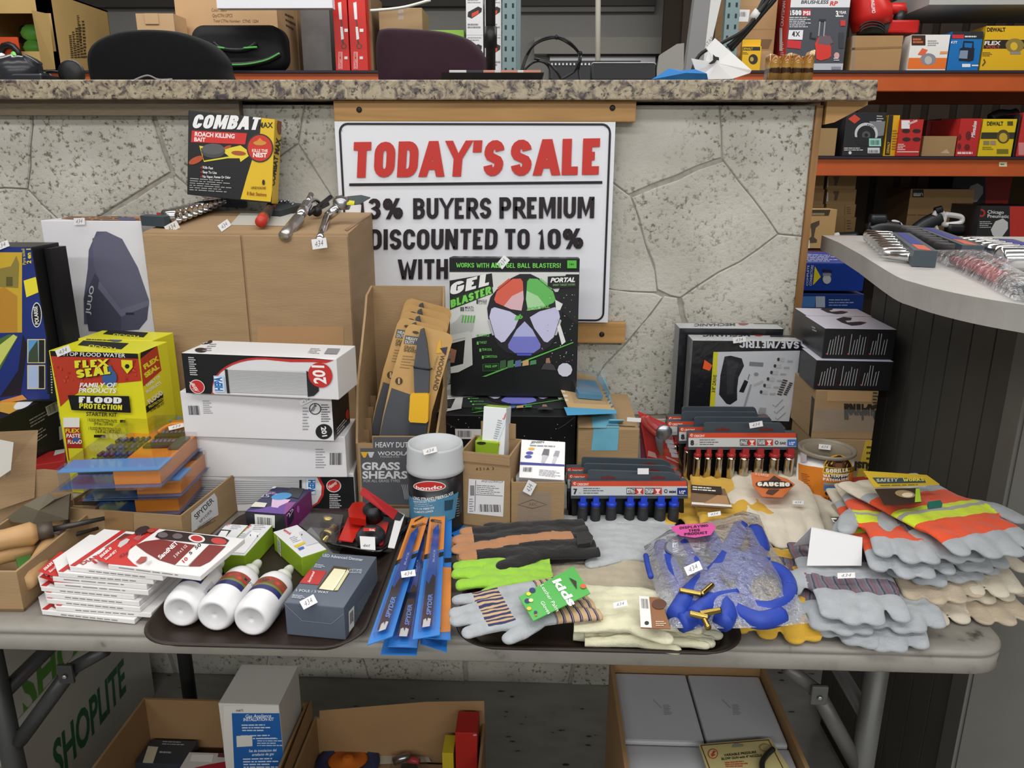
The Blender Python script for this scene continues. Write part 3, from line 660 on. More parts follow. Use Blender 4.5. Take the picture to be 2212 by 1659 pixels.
fl=MB().add([ony(68,22,RY+.015),ony(105,30,RY-.05),ony(120,150,RY-.05),ony(92,151,RY+.015)],[(0,1,2,3)],YC).build('flap',o,None,None,True)
f=Face(o,p1,Vector((0,1,0)),Vector((0,0,1)),'side_print');f.lift=.002
for q in range(5):f.micro([(148+q*7,75-q*8),(154+q*7,75-q*8),(160+q*7,126),(153+q*7,126)],12,'#4a3c22',.6,q)
f.micro([(165,32),(171,32),(176,90),(170,90)],14,'#4a3c22')
GREENP=M('#7ed860',.4)
def clip_pack(cx,cy,Y,r,label):
 p=ony(cx,cy,Y);mb=MB();mb.ball((0,0,0),r,GREENP,12,(1,.7,.75));mb.ball((-r*.6,0,r*.25),r*.55,BLACKPL,10,(1,.8,.8));mb.tube([(-r*1.1,0,-r*.5),(0,0,-r*.8),(r*1.0,0,-r*.6)],r*.3,BLACKPL,8)
 o=mb.build('spring_clip',None,Matrix.Translation(p));tag(o,label,'clip')
clip_pack(70,72,RY+.22,.062,'bright green and black clip, upper one in the open carton');clip_pack(74,103,RY+.22,.058,'bright green and black clip, lower one in the open carton')
o=box_y('clip_packet',1,48,148,80,RY-.02,.012,M('#d9532c',.4),z=Z1,label='orange carded green clip hanging on the carton front',cat='packet')
p=ony(22,125,RY-.03);mb=MB();mb.tube([p+Vector((.05*math.cos(t_),0,.062*math.sin(t_)))for t_ in[k*.5 for k in range(13)]],.017,BLACKPL,8);mb.ball(p+Vector((.03,-.01,-.01)),.03,GREENP,10,(.8,.6,1.4));mb.ball(p+Vector((-.03,-.02,.0)),.022,WHITE,10);mb.build('clip',o.ob,None,None,True)
# scanner cradle and headset on the counter
CZ=kz(1.693)+.0005
GRYP=M('#2b2d33',.25);pts=smooth([ony(x,y,2.1*KW)for x,y in((-30,160),(20,162),(50,156),(66,140),(72,128))],5)
o=MB().tube(pts,[.02+.022*math.sin(math.pi*min(1,.15+i/len(pts)))for i in range(len(pts))],GRYP,12).build('scanner_cradle',None,Matrix.Translation(ony(40,165,2.1*KW)),None,True);tag(o,'dark grey curved plastic cradle at the left end of the counter top','cradle')
base=MB().box((-.12,-.04,0),(.1,.05,.02),GRYP,Matrix.Translation((ony(20,165,2.1*KW).x,2.1*KW,CZ)),.004).build('base',o,None,None,True)
p=ony(161,160,2.12*KW);o=MB().lathe([(.01,0),(.027,.002),(.03,.01),(.027,.02),(.01,.023)],BLACK,20,Matrix.Translation(p)@Matrix.Rotation(math.pi/2,4,'X')).build('headset',None,Matrix.Translation(p),None,True);tag(o,'black headset lying on the counter beside the black chair','headset')
mb=MB();mb.tube(smooth([ony(x,y,2.14*KW)for x,y in((78,172),(90,160),(110,154),(135,157),(150,160))],5),.0025,BLACK,8);mb.ball(ony(97,167,2.14*KW),.016,BLACK,12,(1.2,1,.7));mb.build('headband',o,None,None,True)
o=MB().tube(smooth([ony(x,y,2.08*KW)for x,y in((290,173),(318,163),(340,171),(356,172),(372,171))],6),.0018,M('#8a8a88',.4),6).build('cable',None,Matrix.Translation(ony(320,172,2.08*KW)),None,True);tag(o,'thin grey cable curling on the counter in front of the black chair','cable')
# chairs
def chair(px,Y,m,label,lean):
 """office chair: rounded back cushion outline in pixels"""
 P=[ony(x,y,Y)for x,y in px];c=sum(P,Vector())/len(P);root=empty('office_chair',(c.x,Y+.25,0));tag(root,label,'chair')
 P=smooth(P+[P[0]],4)[:-1];n=len(P);mb=MB();vs=[];fs=[]
 for k,(s_,y)in enumerate(((.9,.09),(1,.06),(1,.015),(.96,-.01),(.86,-.022),(.5,-.032))):
  for p in P:
   q=c+(p-c)*s_;q.y=Y+y+.25*((q.x-c.x)/.5)**2*.5;vs.append(q)
 for k in range(5):
  for i in range(n):fs.append((k*n+i,k*n+(i+1)%n,(k+1)*n+(i+1)%n,(k+1)*n+i))
 fs.append(list(range(n)));fs.append(list(range(6*n-1,5*n-1,-1)))
 vs.append(c);mb.add(vs[:-1],fs,m,True);mb.build('backrest',root,None,None,True)
 mb=MB();loft(mb,.5,.48,.1,[(.03,0),(0,.02),(0,.06),(.04,.08)],m,Matrix.Translation((c.x,Y+.3,1.05)));mb.build('seat',root,None,None,True)
 MB().tube([(c.x,Y+.1,1.1),(c.x,Y+.13,1.55)],.025,BLACKPL).build('back_post',root,None,None,True)
 MB().tube([(c.x,Y+.3,.1),(c.x,Y+.3,1.06)],.03,BLACKPL).build('gas_post',root,None,None,True)
 for k in range(5):
  a=k*1.257;MB().tube([(c.x,Y+.3,.1),(c.x+.28*math.cos(a),Y+.3+.28*math.sin(a),.035)],[.03,.02],BLACKPL).build('foot',root,None,None,True)
chair([(192,200),(180,150),(180,112),(204,86),(255,68),(320,63),(385,68),(440,88),(472,118),(481,150),(470,200)],3.0*KW,M('#0b0c10',.9,0,0,20,.2,300),'black fabric office chair behind the counter at left',0)
chair([(818,200),(808,120),(812,72),(826,60),(880,61),(960,68),(1010,82),(1040,108),(1052,140),(1050,200)],2.95*KW,M('#3c2230',.85,0,.06,60,.2,300),'maroon fabric office chair behind the keyboard',0)
# cartons and case left
PK=M('#c6a47c',.75,0,.04,5)
b=rbox(306,388,29,PK,'small pale carton with a loose flap beside the black soft case',d=.15)
MB().box((-.05,-.005,0),(.02,.0,.05),PK).build('flap',b.ob,Matrix.Translation((0,-b.b/2,b.c-.05)))
b=rbox(391,608,-50,M('#cba57b',.75,0,.04,5),'tall pink brown carton with printed counts behind the soft case',Y=RY+.2,d=.32)
f=b.face('front');f.text('Color: Black',(457,25),(490,25),7,'#6b5540',0);f.text('Qty/CTN:12PCS',(459,37),(502,37),7,'#6b5540',0);f.text('Total CTNs Number:  CTNS  1224',(461,48),(558,49),6,'#6b5540',0)
f=b.face('right');f.micro([(615,25),(640,35),(642,75),(618,60)],3,'#5a4630',.4)
b=rbox(575,650,10,M('#b8946a',.75),'brown carton tucked behind the tall pink brown carton',Y=RY+.56,d=.3,g=None)
b=rbox(655,719,16,M('#6f6c6a',.6,0,.15,10),'dark grey wrapped parcel left of the red lamp boxes',Y=RY+.35,d=.3,name='parcel')
p0=ony(415,152,RY);p1=ony(607,52,RY);w_=p1 .x-p0 .x;h_=p1 .z-Z1
mb=MB();loft(mb,w_,h_,.07,[(.02,-.02),(.0,.0),(0,.05),(0,.09),(.015,.115),(.05,.122)],M('#17181c',.75,0,0,20,.2,300),Matrix.Translation(((p0 .x+p1 .x)/2,RY+.12,Z1+h_/2))@Matrix.Rotation(math.pi/2,4,'X'))
sc=mb.build('soft_case',None,Matrix.Translation(((p0 .x+p1 .x)/2,RY+.08,Z1)),None,True);tag(sc,'black soft case with green striped handle on the rack shelf','case')
yf=RY-.012
def strap(pts,r,m,name,par,Y):MB().tube(smooth([ony(x,y,Y)for x,y in pts],5),r,m,8).build(name,par,None,None,True)
strap([(462,92),(475,103),(500,108),(530,107),(548,98),(552,92)],.012,BLACK,'handle',sc,yf);strap([(463,102),(485,104)],.005,M('#4fae4a',.5),'stripe',sc,yf-.015);strap([(526,104),(555,102)],.005,M('#4fae4a',.5),'stripe',sc,yf-.015)
strap([(480,140),(530,139),(575,131),(606,116)],.014,BLACK,'shoulder_strap',sc,yf);strap([(482,140),(530,139),(575,130),(604,115)],.004,M('#4fae4a',.5),'stripe',sc,yf-.014)
b=rbox(467,719,-30,M('#e6e8ee',.4),'white light box hanging over the left rack cartons',yb=12,z=zrow(14,RY-.1),Y=RY-.1,d=.05,name='light_box',cat='lamp')
b.child(MB().tube([(-.3,0,b.c),(-.3,0,b.c+.8)],.004,STEEL),'hanger');b.child(MB().tube([(.3,0,b.c),(.3,0,b.c+.8)],.004,STEEL),'hanger')
for i,(x0,x1,lb)in enumerate(((725,757,'tall red lamp box standing on the rack, left of the pair'),(758,796,'tall red lamp box standing on the rack, right of the pair'))):
 b=rbox(x0,x1,-40,M('#d3322c',.4),lb,d=.1,name='lamp_box',g='red lamp boxes');f=b.face('front');x=x0+2
 f.poly([(x+6,42),(x+12,42),(x+10,4),(x+3,6)],'#eef0f2');f.poly([(x+10,86),(x+16,84),(x+13,58),(x+8,58)],'#eef0f2');f.ell(x+16,100,6,6,'#5b4a4a',16);f.ell(x+16,100,4,4,'#d3322c',16);f.line([(x+10,44),(x+12,57)],3,'#6a4a4c');f.line([(x+13,87),(x+15,96)],4,'#5b4a4a');f.rect(x+17,62,x+25,69,'#f2f2f2')
 f.rect(x+4,112,x+13,149,'#e8a09c');f.text('CRAFTSMAN',(x+11,148),(x+10,114),5,'#d3322c',.02);f.rect(x+17,122,x+24,128,'#e8e0e0')
rbox(797,808,-20,M('#8d7455',.75),'narrow brown carton edge beside the red lamp boxes',Y=RY+.1)
b=rbox(822,916,17,M('#a68a66',.75),'brown carton with clear tape behind the maroon chair',Y=RY+.1,d=.25);b.tape('front',[(860,42),(872,42),(872,17),(860,17)],CLEARM)
o=MB().tube(smooth([ony(x,y,RY+.02)for x,y in((800,23),(840,20),(880,14),(930,0))],5),.007,M('#e4e2da',.5),8).build('cable',None,Matrix.Translation(ony(860,20,RY+.02)),None,True);tag(o,'white cable sagging over the taped brown carton','cable')
rbox(928,1004,65,M('#93c24e',.5),'low lime green box between the brown carton and the white boxes',Y=RY+.1)
n_=0
for x0,x1 in((1007,1045),(1047,1084)):
 for r_ in range(2):
  zb=Z1 if r_==0 else zrow(74);yt=75 if r_==0 else-6
  b=rbox(x0,x1,yt,M('#dcdcde',.4),'white jump starter box, %s of the %s column beside the black pole'%(('bottom','top')[r_],'left' if x0<1020 else 'right'),z=zb,d=.12,name='starter_box',g='white jump starter boxes')
  y0=yt+20;f=b.face('front');f.poly([(x0+3,y0+22),(x0+4,y0+12),(x0+26,y0),(x0+34,y0+4),(x0+33,y0+12),(x0+12,y0+26)],'#2a2a2c');f.poly([(x0+12,y0+24),(x0+12,y0+15),(x0+27,y0+8),(x0+27,y0+15)],'#d2492e');f.micro([(x0+3,yt+4),(x0+34,yt+4),(x0+34,yt+14),(x0+3,yt+14)],2,'#999',.4,n_);f.micro([(x0+3,y0+36),(x0+34,y0+36),(x0+34,y0+48),(x0+3,y0+48)],2,'#8a8a90',.6,n_);n_+=1
# ---- counter top things
po=MB();p=ony(1060,160,2.42*KW);po.lathe([(.05,0),(.05,.008),(.02,.014)],BLACKPL,20,Matrix.Translation((p.x,2.42*KW,CZ)));pole=po.build('monitor_stand',None,Matrix.Translation((p.x,2.42*KW,CZ)),None,True);tag(pole,'black upright pole stand on the counter behind the keyboard','stand')
MB().tube([(p.x,2.42*KW,CZ+.01),(p.x,2.42*KW,2.25)],.0125,BLACKPL).build('pole',pole,None,None,True);MB().tube([(p.x,2.42*KW,ony(1060,103,2.42*KW).z),(p.x,2.42*KW,ony(1060,58,2.42*KW).z)],.0165,BLACKPL).build('sleeve',pole,None,None,True)
p0=ony(955,168,2.12*KW);p1=ony(1175,158,2.12*KW);kb=empty('keyboard',((p0 .x+p1 .x)/2,2.16*KW,CZ));tag(kb,'black keyboard on the counter in front of the maroon chair','keyboard')
MB().add([Vector((p0 .x+.0,2.12*KW,CZ)),Vector((p1 .x-.01,2.12*KW,CZ)),Vector((p1 .x-.01,2.28*KW,CZ)),Vector((p0 .x,2.28*KW,CZ)),Vector((p0 .x-.0,2.105*KW,p1 .z)),Vector((p1 .x,2.105*KW,p1 .z)),Vector((p1 .x,2.28*KW,p1 .z+.012)),Vector((p0 .x,2.28*KW,p1 .z+.012))],[(3,2,1,0),(4,5,6,7),(0,1,5,4),(1,2,6,5),(2,3,7,6),(3,0,4,7)],M('#15171a',.4)).build('body',kb,None,None,True)
kc=[M('#d8d8d6',.5),M('#33343a',.5),M('#d08a74',.5)]
for r_ in range(4):
 for k in range(16):
  x=p0 .x+.016+k*(p1 .x-p0 .x-.03)/15.5;z=p1 .z+.001+r_*.0022;MB().box((x,2.125*KW+r_*.03,z),(x+.013,2.145*KW+r_*.03,z+.006),kc[0 if k<3 else 1 if k<6 else 2 if k%4 else 0]).build('key',kb,None,None,True)
p0=ony(1275,168,2.14*KW);p1=ony(1418,140,2.14*KW);w_=p1 .x-p0 .x
mb=MB();loft(mb,w_,p1 .z-CZ,.008,[(.003,0),(0,.003),(0,.02),(.006,.024)],M('#121418',.3),Matrix.Translation(((p0 .x+p1 .x)/2,2.15*KW,(p1 .z+CZ)/2))@Matrix.Rotation(math.radians(70),4,'X'))
o=mb.build('payment_terminal',None,Matrix.Translation(((p0 .x+p1 .x)/2,2.16*KW,CZ)),None,True);tag(o,'black rounded terminal standing on the counter below the white rod','terminal')
p0=ony(1185,170,2.42*KW);p1=ony(1384,131,2.42*KW)
o=MB().box((p0 .x,2.42*KW,CZ),(p1 .x,2.44*KW,p1 .z),M('#2f3136',.5)).build('spiral_binder',None,Matrix.Translation(((p0 .x+p1 .x)/2,2.43*KW,CZ)),None,True);tag(o,'dark grey spiral bound binder standing behind the cable loops','binder')
mb=MB()
for k in range(24):mb.box((p0 .x+.006+k*.0095,2.416*KW,p1 .z-.011),(p0 .x+.010+k*.0095,2.421*KW,p1 .z-.006),WHITE)
r_=mb.build('spiral',o,None,None,True)
o=MB().tube([ony(1291,175,2.7*KW),ony(1292,0,2.7*KW),ony(1292,-60,2.7*KW)],.0075,M('#cfccc0',.5)).build('rod',None,Matrix.Translation(ony(1291,175,2.7*KW)),None,True);tag(o,'thin off white vertical rod behind the terminal','rod')
lp=empty('cable_loop',ony(1130,160,2.28*KW));lp.location.z=CZ;tag(lp,'black cable loops standing on the counter right of the keyboard','cable')
bpy.context.view_layer.update();lp.matrix_basis=Matrix.Translation(lp.location)
for pts in([(1128,152),(1140,118),(1160,90),(1195,79),(1228,89),(1252,115),(1254,130),(1250,150),(1253,175)],[(1126,152),(1136,122),(1158,94),(1195,82),(1222,90),(1248,112),(1250,135),(1240,155),(1212,172)],[(1132,152),(1150,136),(1170,133),(1186,146),(1190,172)],[(1155,127),(1180,134),(1200,152),(1212,172)]):
 MB().tube(smooth([ony(x,y,2.28*KW+.02*(i%2))for i,(x,y)in enumerate(pts)],6),.0028,BLACK,8).build('cord',lp,None,None,True)
for x,y in((1202,80),(1254,115)):MB().ball(ony(x,y,2.285*KW),.005,BLACK,8,(1,1,1.3)).build('tie',lp,None,None,True)
cb=empty('cable_bundle',ony(1530,165,2.3*KW));tag(cb,'thick black cable bundle with white tie beside the white sheet','cable')
for k,pts in enumerate(([(1490,175),(1510,120),(1560,92),(1610,62),(1660,0),(1690,-45)],[(1572,100),(1590,85),(1625,45),(1650,0),(1668,-40)],[(1578,108),(1612,70),(1650,25),(1672,0),(1700,-40)])):
 MB().tube(smooth([ony(x,y,2.3*KW+.012*k)for x,y in pts],6),(.0045,.006,.006)[k],BLACK,8).build('cord',cb,None,None,True)
MB().tube([ony(1625,28,2.305*KW),ony(1636,36,2.305*KW)],.012,WHITE,8).build('tie',cb,None,None,True)
def crumple(name,pts,Y,m,label,cat,amp=.01,z=CZ):
 """folded sheet standing on the counter, outline in pixels"""
 P=[ony(x,y,Y)for x,y in pts];n=len(P);c=sum(P,Vector())/n;mb=MB();rs=random.Random(len(pts));c.y-=amp
 vs=[p+Vector((0,rs.uniform(-amp,amp),0))for p in P]+[c];bk=[p+Vector((0,.004,0))for p in vs]
 m1=n+1;mb.add(vs+bk,[(i,(i+1)%n,n)for i in range(n)]+[(m1+(i+1)%n,m1+i,m1+n)for i in range(n)]+[(i,m1+i,m1+(i+1)%n,(i+1)%n)for i in range(n)],m)
 b_=Matrix.Translation((c.x,Y,z));o=mb.build(name,None,b_,None,True);tag(o,label,cat);return o
crumple('blue_sheet',[(1408,171),(1446,147),(1470,152),(1500,150),(1525,160),(1530,171)],2.07*KW,M('#2f7fc8',.6),'crumpled bright blue paper lying by the white sheet on the counter','paper')
o=crumple('white_bag',[(1493,126),(1503,152),(1520,160),(1526,172),(1580,171),(1620,158),(1623,152),(1580,112),(1545,82),(1526,104),(1530,108),(1522,140)],2.09*KW,PAPER,'white paper bag with a black flame mark on the counter','bag',.006)
f=Face(o,Vector((0,2.075*KW,0)),Vector((1,0,0)),Vector((0,0,1)),'flame_mark');f.poly([(1530,138),(1540,130),(1540,117),(1545,122),(1553,124),(1553,131),(1548,130),(1544,136),(1536,139)],'#17171a');f.text('STAR',(1527,101),(1543,82),7,'#555',-.01)
# glazed holder: wavy walled trough
hx0=ony(1655,165,2.03*KW);hx1=ony(1751,163,2.03*KW);hz=ony(1700,115,2.03*KW).z-CZ
def glaze():
 m,t,b,N,L=new_mat('brown_glaze');b.inputs['Roughness'].default_value=.12
 tc=N('ShaderNodeTexCoord');sp=N('ShaderNodeSeparateXYZ');L(tc.outputs['Object'],sp.inputs[0]);mr=N('ShaderNodeMapRange');mr.inputs[2].default_value=hz;L(sp.outputs['Z'],mr.inputs[0])
 n=N('ShaderNodeTexNoise');n.inputs['Scale'].default_value=90;L(tc.outputs['Object'],n.inputs['Vector']);ad=N('ShaderNodeMath');ad.operation='MULTIPLY_ADD';L(n.outputs[0],ad.inputs[0]);ad.inputs[1].default_value=.12;L(mr.outputs[0],ad.inputs[2])
 r=ramp(t,[(0,'#7d5c2a'),(.33,'#8a672f'),(.36,'#3a2416'),(.5,'#3a2416'),(.54,'#b08a4a'),(.75,'#a5742f'),(.92,'#8a5320'),(1.0,'#dcc08a')]);L(ad.outputs[0],r.inputs[0]);L(r.outputs[0],b.inputs['Base Color']);return m
mb=MB();n=48;w_=hx1 .x-hx0 .x;vs=[];fs=[]
for i in range(n+1):
 u=i/n;x=(u-.5)*w_;bulge=abs(math.sin(u*math.pi*4))**.6*.012;top=hz*(.86+.1*math.sin(u*math.pi*4+2.2)*.6+.1*(1 if u<.12 or u>.9 else 0)*(u>.5)+.04)
 vs+=[Vector((x,-.012-bulge*.6,0)),Vector((x,-.016-bulge,hz*.3)),Vector((x,-.013-bulge,hz*.6)),Vector((x,-.016-bulge,top)),Vector((x,-.008,top)),Vector((x,.012,top)),Vector((x,.018,top)),Vector((x,.018,0))]
for i in range(n):
 for k in range(7):fs.append((i*8+k,(i+1)*8+k,(i+1)*8+k+1,i*8+k+1))
fs+=[(0,1,2,3,4,5,6,7),tuple(n*8+k for k in range(7,-1,-1))]
mb.add(vs,fs,glaze(),True);o=mb.build('ceramic_holder',None,Matrix.Translation((hx0 .x/2+hx1 .x/2,2.03*KW,CZ)));tag(o,'brown striped glazed ceramic holder with wavy rim near the counter end','holder')
# ---- right rack, top shelf
for i,(yt,yb)in enumerate(((64,152),(15,64),(-30,15))):
 b=rbox(1568,1668,yt,M(('#b08c62','#b08c62','#b3906a')[i],.75,0,.05,5),('open brown carton at the foot of the right rack stack','brown carton with a white barcode label in the right rack stack','topmost brown carton of the right rack stack')[i],z=Z1 if i==0 else zrow(yb,RY+.12)+.002,Y=RY+.12,d=.35)
 if i==1:f=b.face('front');f.poly([(1578,47),(1616,47),(1620,21),(1580,20)],'#eeeef0');f.bars([(1588,26),(1612,26),(1612,36),(1588,36)],'#555');f.micro([(1582,39),(1597,39),(1597,44),(1582,44)],2,'#666')
 if i==0:
  f=b.face('front');f.poly([(1600,103),(1660,106),(1668,85),(1602,84)],'#7c5f3f')
  MB().box((-.14,-.01,0),(.1,0,zrow(104)-Z1),M('#ba9870',.75)).build('flap',b.ob,Matrix.Translation((0,-b.b/2-.02,0)))
b=rbox(1600,1642,100,M('#e2b21c',.4),'small yellow and black boxed tape standing in front of the carton',d=.05,Y=RY+.02,name='tool_box_packet');f=b.face('front');f.rect(1601,101,1642,109,'#2b2a28');f.text('DEWALT',(1604,108),(1626,108),5,'#e2b21c');f.ell(1627,128,10,11,'#2d2a26',18);f.ell(1624,128,4,5,'#b99a3a',12);f.micro([(1602,112),(1618,112),(1618,118),(1602,118)],2,'#7c6420')
MB().box((-b.a/2,-.002,0),(b.a/2,.002,.035),M('#e2b21c',.4)).build('hang_tab',b.ob,Matrix.Translation((0,0,b.c)))
b=rbox(1693,1821,-30,M('#4a4d55',.4),'tall grey and red pressure washer box on the right rack',d=.32,name='washer_box',mats={'left':M('#c23a34',.4)})
f=b.face('front');f.rect(1699,-28,1840,16,'#d9d9de');f.rect(1699,137,1830,151,'#b9bcc4');f.text('BRUSHLESS',(1730,8),(1790,8),7,'#34353c',.03,.2);f.text('RP',(1792,12),(1810,12),9,'#c8373a',.04,.2)
f.block('1500',(1706,33),(1731,33),11,'#f0f0f0',.22);f.rect(1733,21,1751,34,'#c8373a');f.block('PSI',(1735,33),(1750,33),9,'#f0f0f0',.2);f.text('3',(1805,36),(1811,36),12,'#eee',.03);f.text('YEAR',(1812,30),(1828,30),6,'#eee');f.micro([(1806,32),(1828,32),(1827,38),(1806,38)],1,'#ddd')
f.micro([(1705,36),(1757,36),(1752,60),(1705,60)],6,'#d0d0d4',.5);f.poly([(1702,85),(1733,86),(1735,65),(1704,65)],'#e4e4e8');f.block('4X',(1710,79),(1728,79),11,'#303238',.2);f.poly([(1700,103),(1729,106),(1731,89),(1701,86)],'#c93036')
f.poly([(1763,127),(1762,108),(1760,95),(1768,80),(1785,76),(1790,88),(1795,102),(1795,122),(1788,127),(1772,131)],'#d23a30');f.poly([(1766,95),(1770,78),(1793,78),(1800,92),(1788,98)],'#6c5a62');f.line([(1768,78),(1771,45),(1782,45),(1779,78)],3,'#9a9ca2');f.line([(1769,44),(1784,44)],5,'#2a2a2e');f.line([(1752,70),(1750,82),(1762,84)],4,'#26262a');f.rect(1815,44,1826,56,'#c8373a');f.rect(1812,70,1822,104,'#3b3d44');f.ell(1807,120,6,7,'#d8a0a0',12);f.micro([(1800,124),(1815,124),(1813,132),(1801,132)],2,'#ddd');f.rect(1796,144,1816,150,'#8a8d96')
f=b.face('left');f.text('CRAFTSMAN',(1692,57),(1697,2),(1686,57),'#f0e0e0',.02);f.rect(1684,60,1690,110,'#e9e9ea');f.micro([(1686,90),(1694,90),(1694,125),(1686,125)],8,'#f0d0d0')
b=rbox(1834,1943,77,M('#a58257',.75,0,.05,5),'brown taped carton under the red blower',d=.3);b.tape('front',[(1838,108),(1948,104),(1948,100),(1838,103)],M('#8f6f49',.3));b.tape('front',[(1838,150),(1846,150),(1848,77),(1840,77)],CLEARM)
# red blower
zb=zrow(77);bl=empty('leaf_blower',(ony(1890,77,RY+.15).x,RY+.15,zb));tag(bl,'red leaf blower with black grille standing on the taped carton','blower')
REDP=M('#c9241f',.35);Yb=RY+.12
def c3(x,y,Y=Yb):return ony(x,y,Y)
MB().tube([c3(1872,-40),c3(1874,0),c3(1880,30),c3(1884,60)],[.07,.085,.105,.095],REDP,20).build('housing',bl,None,None,True)
MB().lathe([(.03,.0),(.075,.002),(.08,.03),(.085,.09)],M('#3f4648',.5),24,Matrix.Translation(c3(1884,76))@Matrix.Rotation(math.radians(0),4,'X')).build('grille',bl,None,None,True)
mb=MB()
for k in range(3):mb.tube([c3(1884,60+k*6,Yb-.1)+Vector((.06*math.cos(t_),0,.03*math.sin(t_)))for t_ in[i*math.pi/8 for i in range(9)]],.004,BLACK,6)
mb.build('louvre',bl,None,None,True)
MB().tube([c3(1905,20),c3(1950,18),c3(1952,30)],[.03,.028,.02],REDP,10).build('handle',bl,None,None,True);MB().tube([c3(1946,25),c3(1940,45),c3(1948,62)],[.03,.028,.03],BLACKPL,10).build('grip',bl,None,None,True);MB().tube([c3(1912,25),c3(1918,60),c3(1924,68)],[.02,.02,.02],REDP,10).build('strut',bl,None,None,True)
MB().box((-.085,-.05,0),(.085,.06,.06),REDP,Matrix.Translation(c3(1938,74)),.01).build('battery_shoe',bl,None,None,True);MB().tube([c3(1846,0),c3(1848,30),c3(1850,62)],[.02,.025,.02],BLACKPL,8).build('side_guard',bl,None,None,True)
f=Face(bl,c3(1884,20,Yb-.108),Vector((1,0,0)),Vector((0,0,1)),'lettering');f.text('CRAFTSMAN',(1891,28),(1888,-4),7,'#f0e6e6',.02)
b=rbox(1958,2043,75,M('#e6e4e0',.4),'white and orange circular saw box on the top right shelf',d=.25,name='saw_box');f=b.face('front');f.rect(1960,125,2047,149,'#e2722c');f.rect(1969,76,1999,98,'#3b2622');f.micro([(1972,82),(1996,82),(1996,94),(1972,94)],2,'#c4673a',.7);f.micro([(2004,86),(2030,86),(2030,100),(2004,100)],3,'#999');f.ell(2005,128,17,13,'#8a8790',20);f.poly([(1982,118),(1992,104),(2004,108),(1996,120)],'#dd6648');f.ell(2005,130,8,9,'#b9b6b4',16);f.poly([(2030,117),(2048,116),(2047,111),(2031,111)],'#e8985c')
b=rbox(2044,2113,68,M('#1a6fb4',.4),'blue boxed speaker radio beside the white and orange box',d=.25,name='radio_box');f=b.face('front');f.rect(2050,66,2124,84,'#2a2b30');f.rect(2057,75,2082,83,'#c83038');f.micro([(2084,76),(2118,76),(2118,82),(2084,82)],1,'#ddd');f.poly([(2071,131),(2073,105),(2080,102),(2105,104),(2103,130),(2094,133)],'#1b2230');f.line([(2081,103),(2082,90),(2102,91),(2101,104)],4,'#1b2230');f.poly([(2071,126),(2074,109),(2091,109),(2089,127)],'#8190a8');f.text('KIT',(2054,94),(2068,94),5,'#e6eef6');f.rect(2078,138,2096,145,'#dfe6ee');f.rect(2099,140,2113,143,'#dfe6ee')
b=rbox(2115,2240,56,M('#dcae22',.4),'large yellow tool box at the right end of the top shelf',d=.35,name='tool_box');f=b.face('front');f.text('DEWALT',(2132,68),(2172,68),8,'#2b2414',.04);f.rect(2120,86,2225,105,'#2a2420');f.text('FLEX',(2126,97),(2162,97),8,'#e8e4dc',.03,.15);f.text('VOLT',(2128,104),(2160,104),5,'#b8442c',.03);f.ell(2192,98,20,15,'#8d7a3c',20);f.ell(2190,100,8,9,'#d8b234',12);f.rect(2182,112,2205,117,'#8a8a90');f.micro([(2122,112),(2145,112),(2145,122),(2122,122)],3,'#7d6420');f.line([(2125,128),(2128,134),(2122,142)],3,'#5a4818')
# ---- middle shelf
m2=lambda*a,**k:rbox(*a,yb=336,z=Z2,**k)
m2(1757,1804,277,M('#a08258',.75,0,.05,5),'plain brown carton at the left end of the middle shelf',d=.25)
b=m2(1788,1822,247,M('#1e1b1e',.5),'black and red tool case edge behind the plain brown carton',Y=RY+.3,d=.3,name='tool_case');f=b.face('front');f.poly([(1784,270),(1790,270),(1788,250),(1783,252)],'#8a2a22');f.line([(1794,262),(1806,256),(1816,262),(1820,276)],5,'#4a2c28')
b=m2(1818,1904,243,M('#2e2d31',.3),'dark grey shrink wrapped circular saw box on the middle shelf',d=.3,name='saw_box')
f=b.face('front');f.poly([(1832,257),(1846,267),(1859,257),(1846,247)],'#cf4a34');f.poly([(1878,262),(1913,262),(1912,292),(1886,296)],'#7f8388');f.ell(1871,289,25,24,'#c9ccd0',26);f.ell(1871,291,20,20,'#26262a',24);f.ell(1871,292,9,9,'#50545a',18);f.ell(1871,292,4,4,'#1c1c1e',12);f.poly([(1845,296),(1897,298),(1890,312),(1870,316),(1852,312)],'#26262a');f.text('SAW',(1872,273),(1888,278),6,'#444',.02);f.rect(1877,299,1903,316,'#9fd6c8');f.bars([(1880,303),(1900,303),(1900,313),(1880,313)]);f.rect(1874,319,1900,331,'#d4d6dc');f.bars([(1876,324),(1898,324),(1898,330),(1876,330)],'#333');f.micro([(1823,318),(1870,318),(1868,326),(1823,326)],2,'#ccc');f.micro([(1894,248),(1910,249),(1909,264),(1893,264)],3,'#c9c9cc',.4);f.ell(1836,330,3.5,3.5,'#ddd',12)
b=m2(1907,1934,249,M('#dca91c',.4),'narrow yellow and black box beside the saw box',d=.3,name='tool_box',mats={'left':M('#e0b020',.4)});f=b.face('front');f.poly([(1911,335),(1922,335),(1930,249),(1918,249)],'#2a2622');f.text('DEWALT',(1920,331),(1923,307),5,'#e0b020');f.micro([(1928,280),(1940,280),(1938,325),(1926,325)],8,'#8a6a1c')
RED=M('#bd2e2c',.4);DRED=M('#7d1f22',.45)
b=m2(1935,1986,258,RED,'red battery box with a white sticker on the middle shelf',d=.2,name='battery_box',Y=RY-.0);f=b.face('front');f.rect(1947,260,1965,278,'#e8e8ea');f.text('Milwaukee',(1963,270),(1982,262),6,'#f0dcdc',.02)
for x,y in((1957,283),(1980,283),(1958,301),(1980,301)):f.ell(x,y,9,4.5,'#3a2424',12)
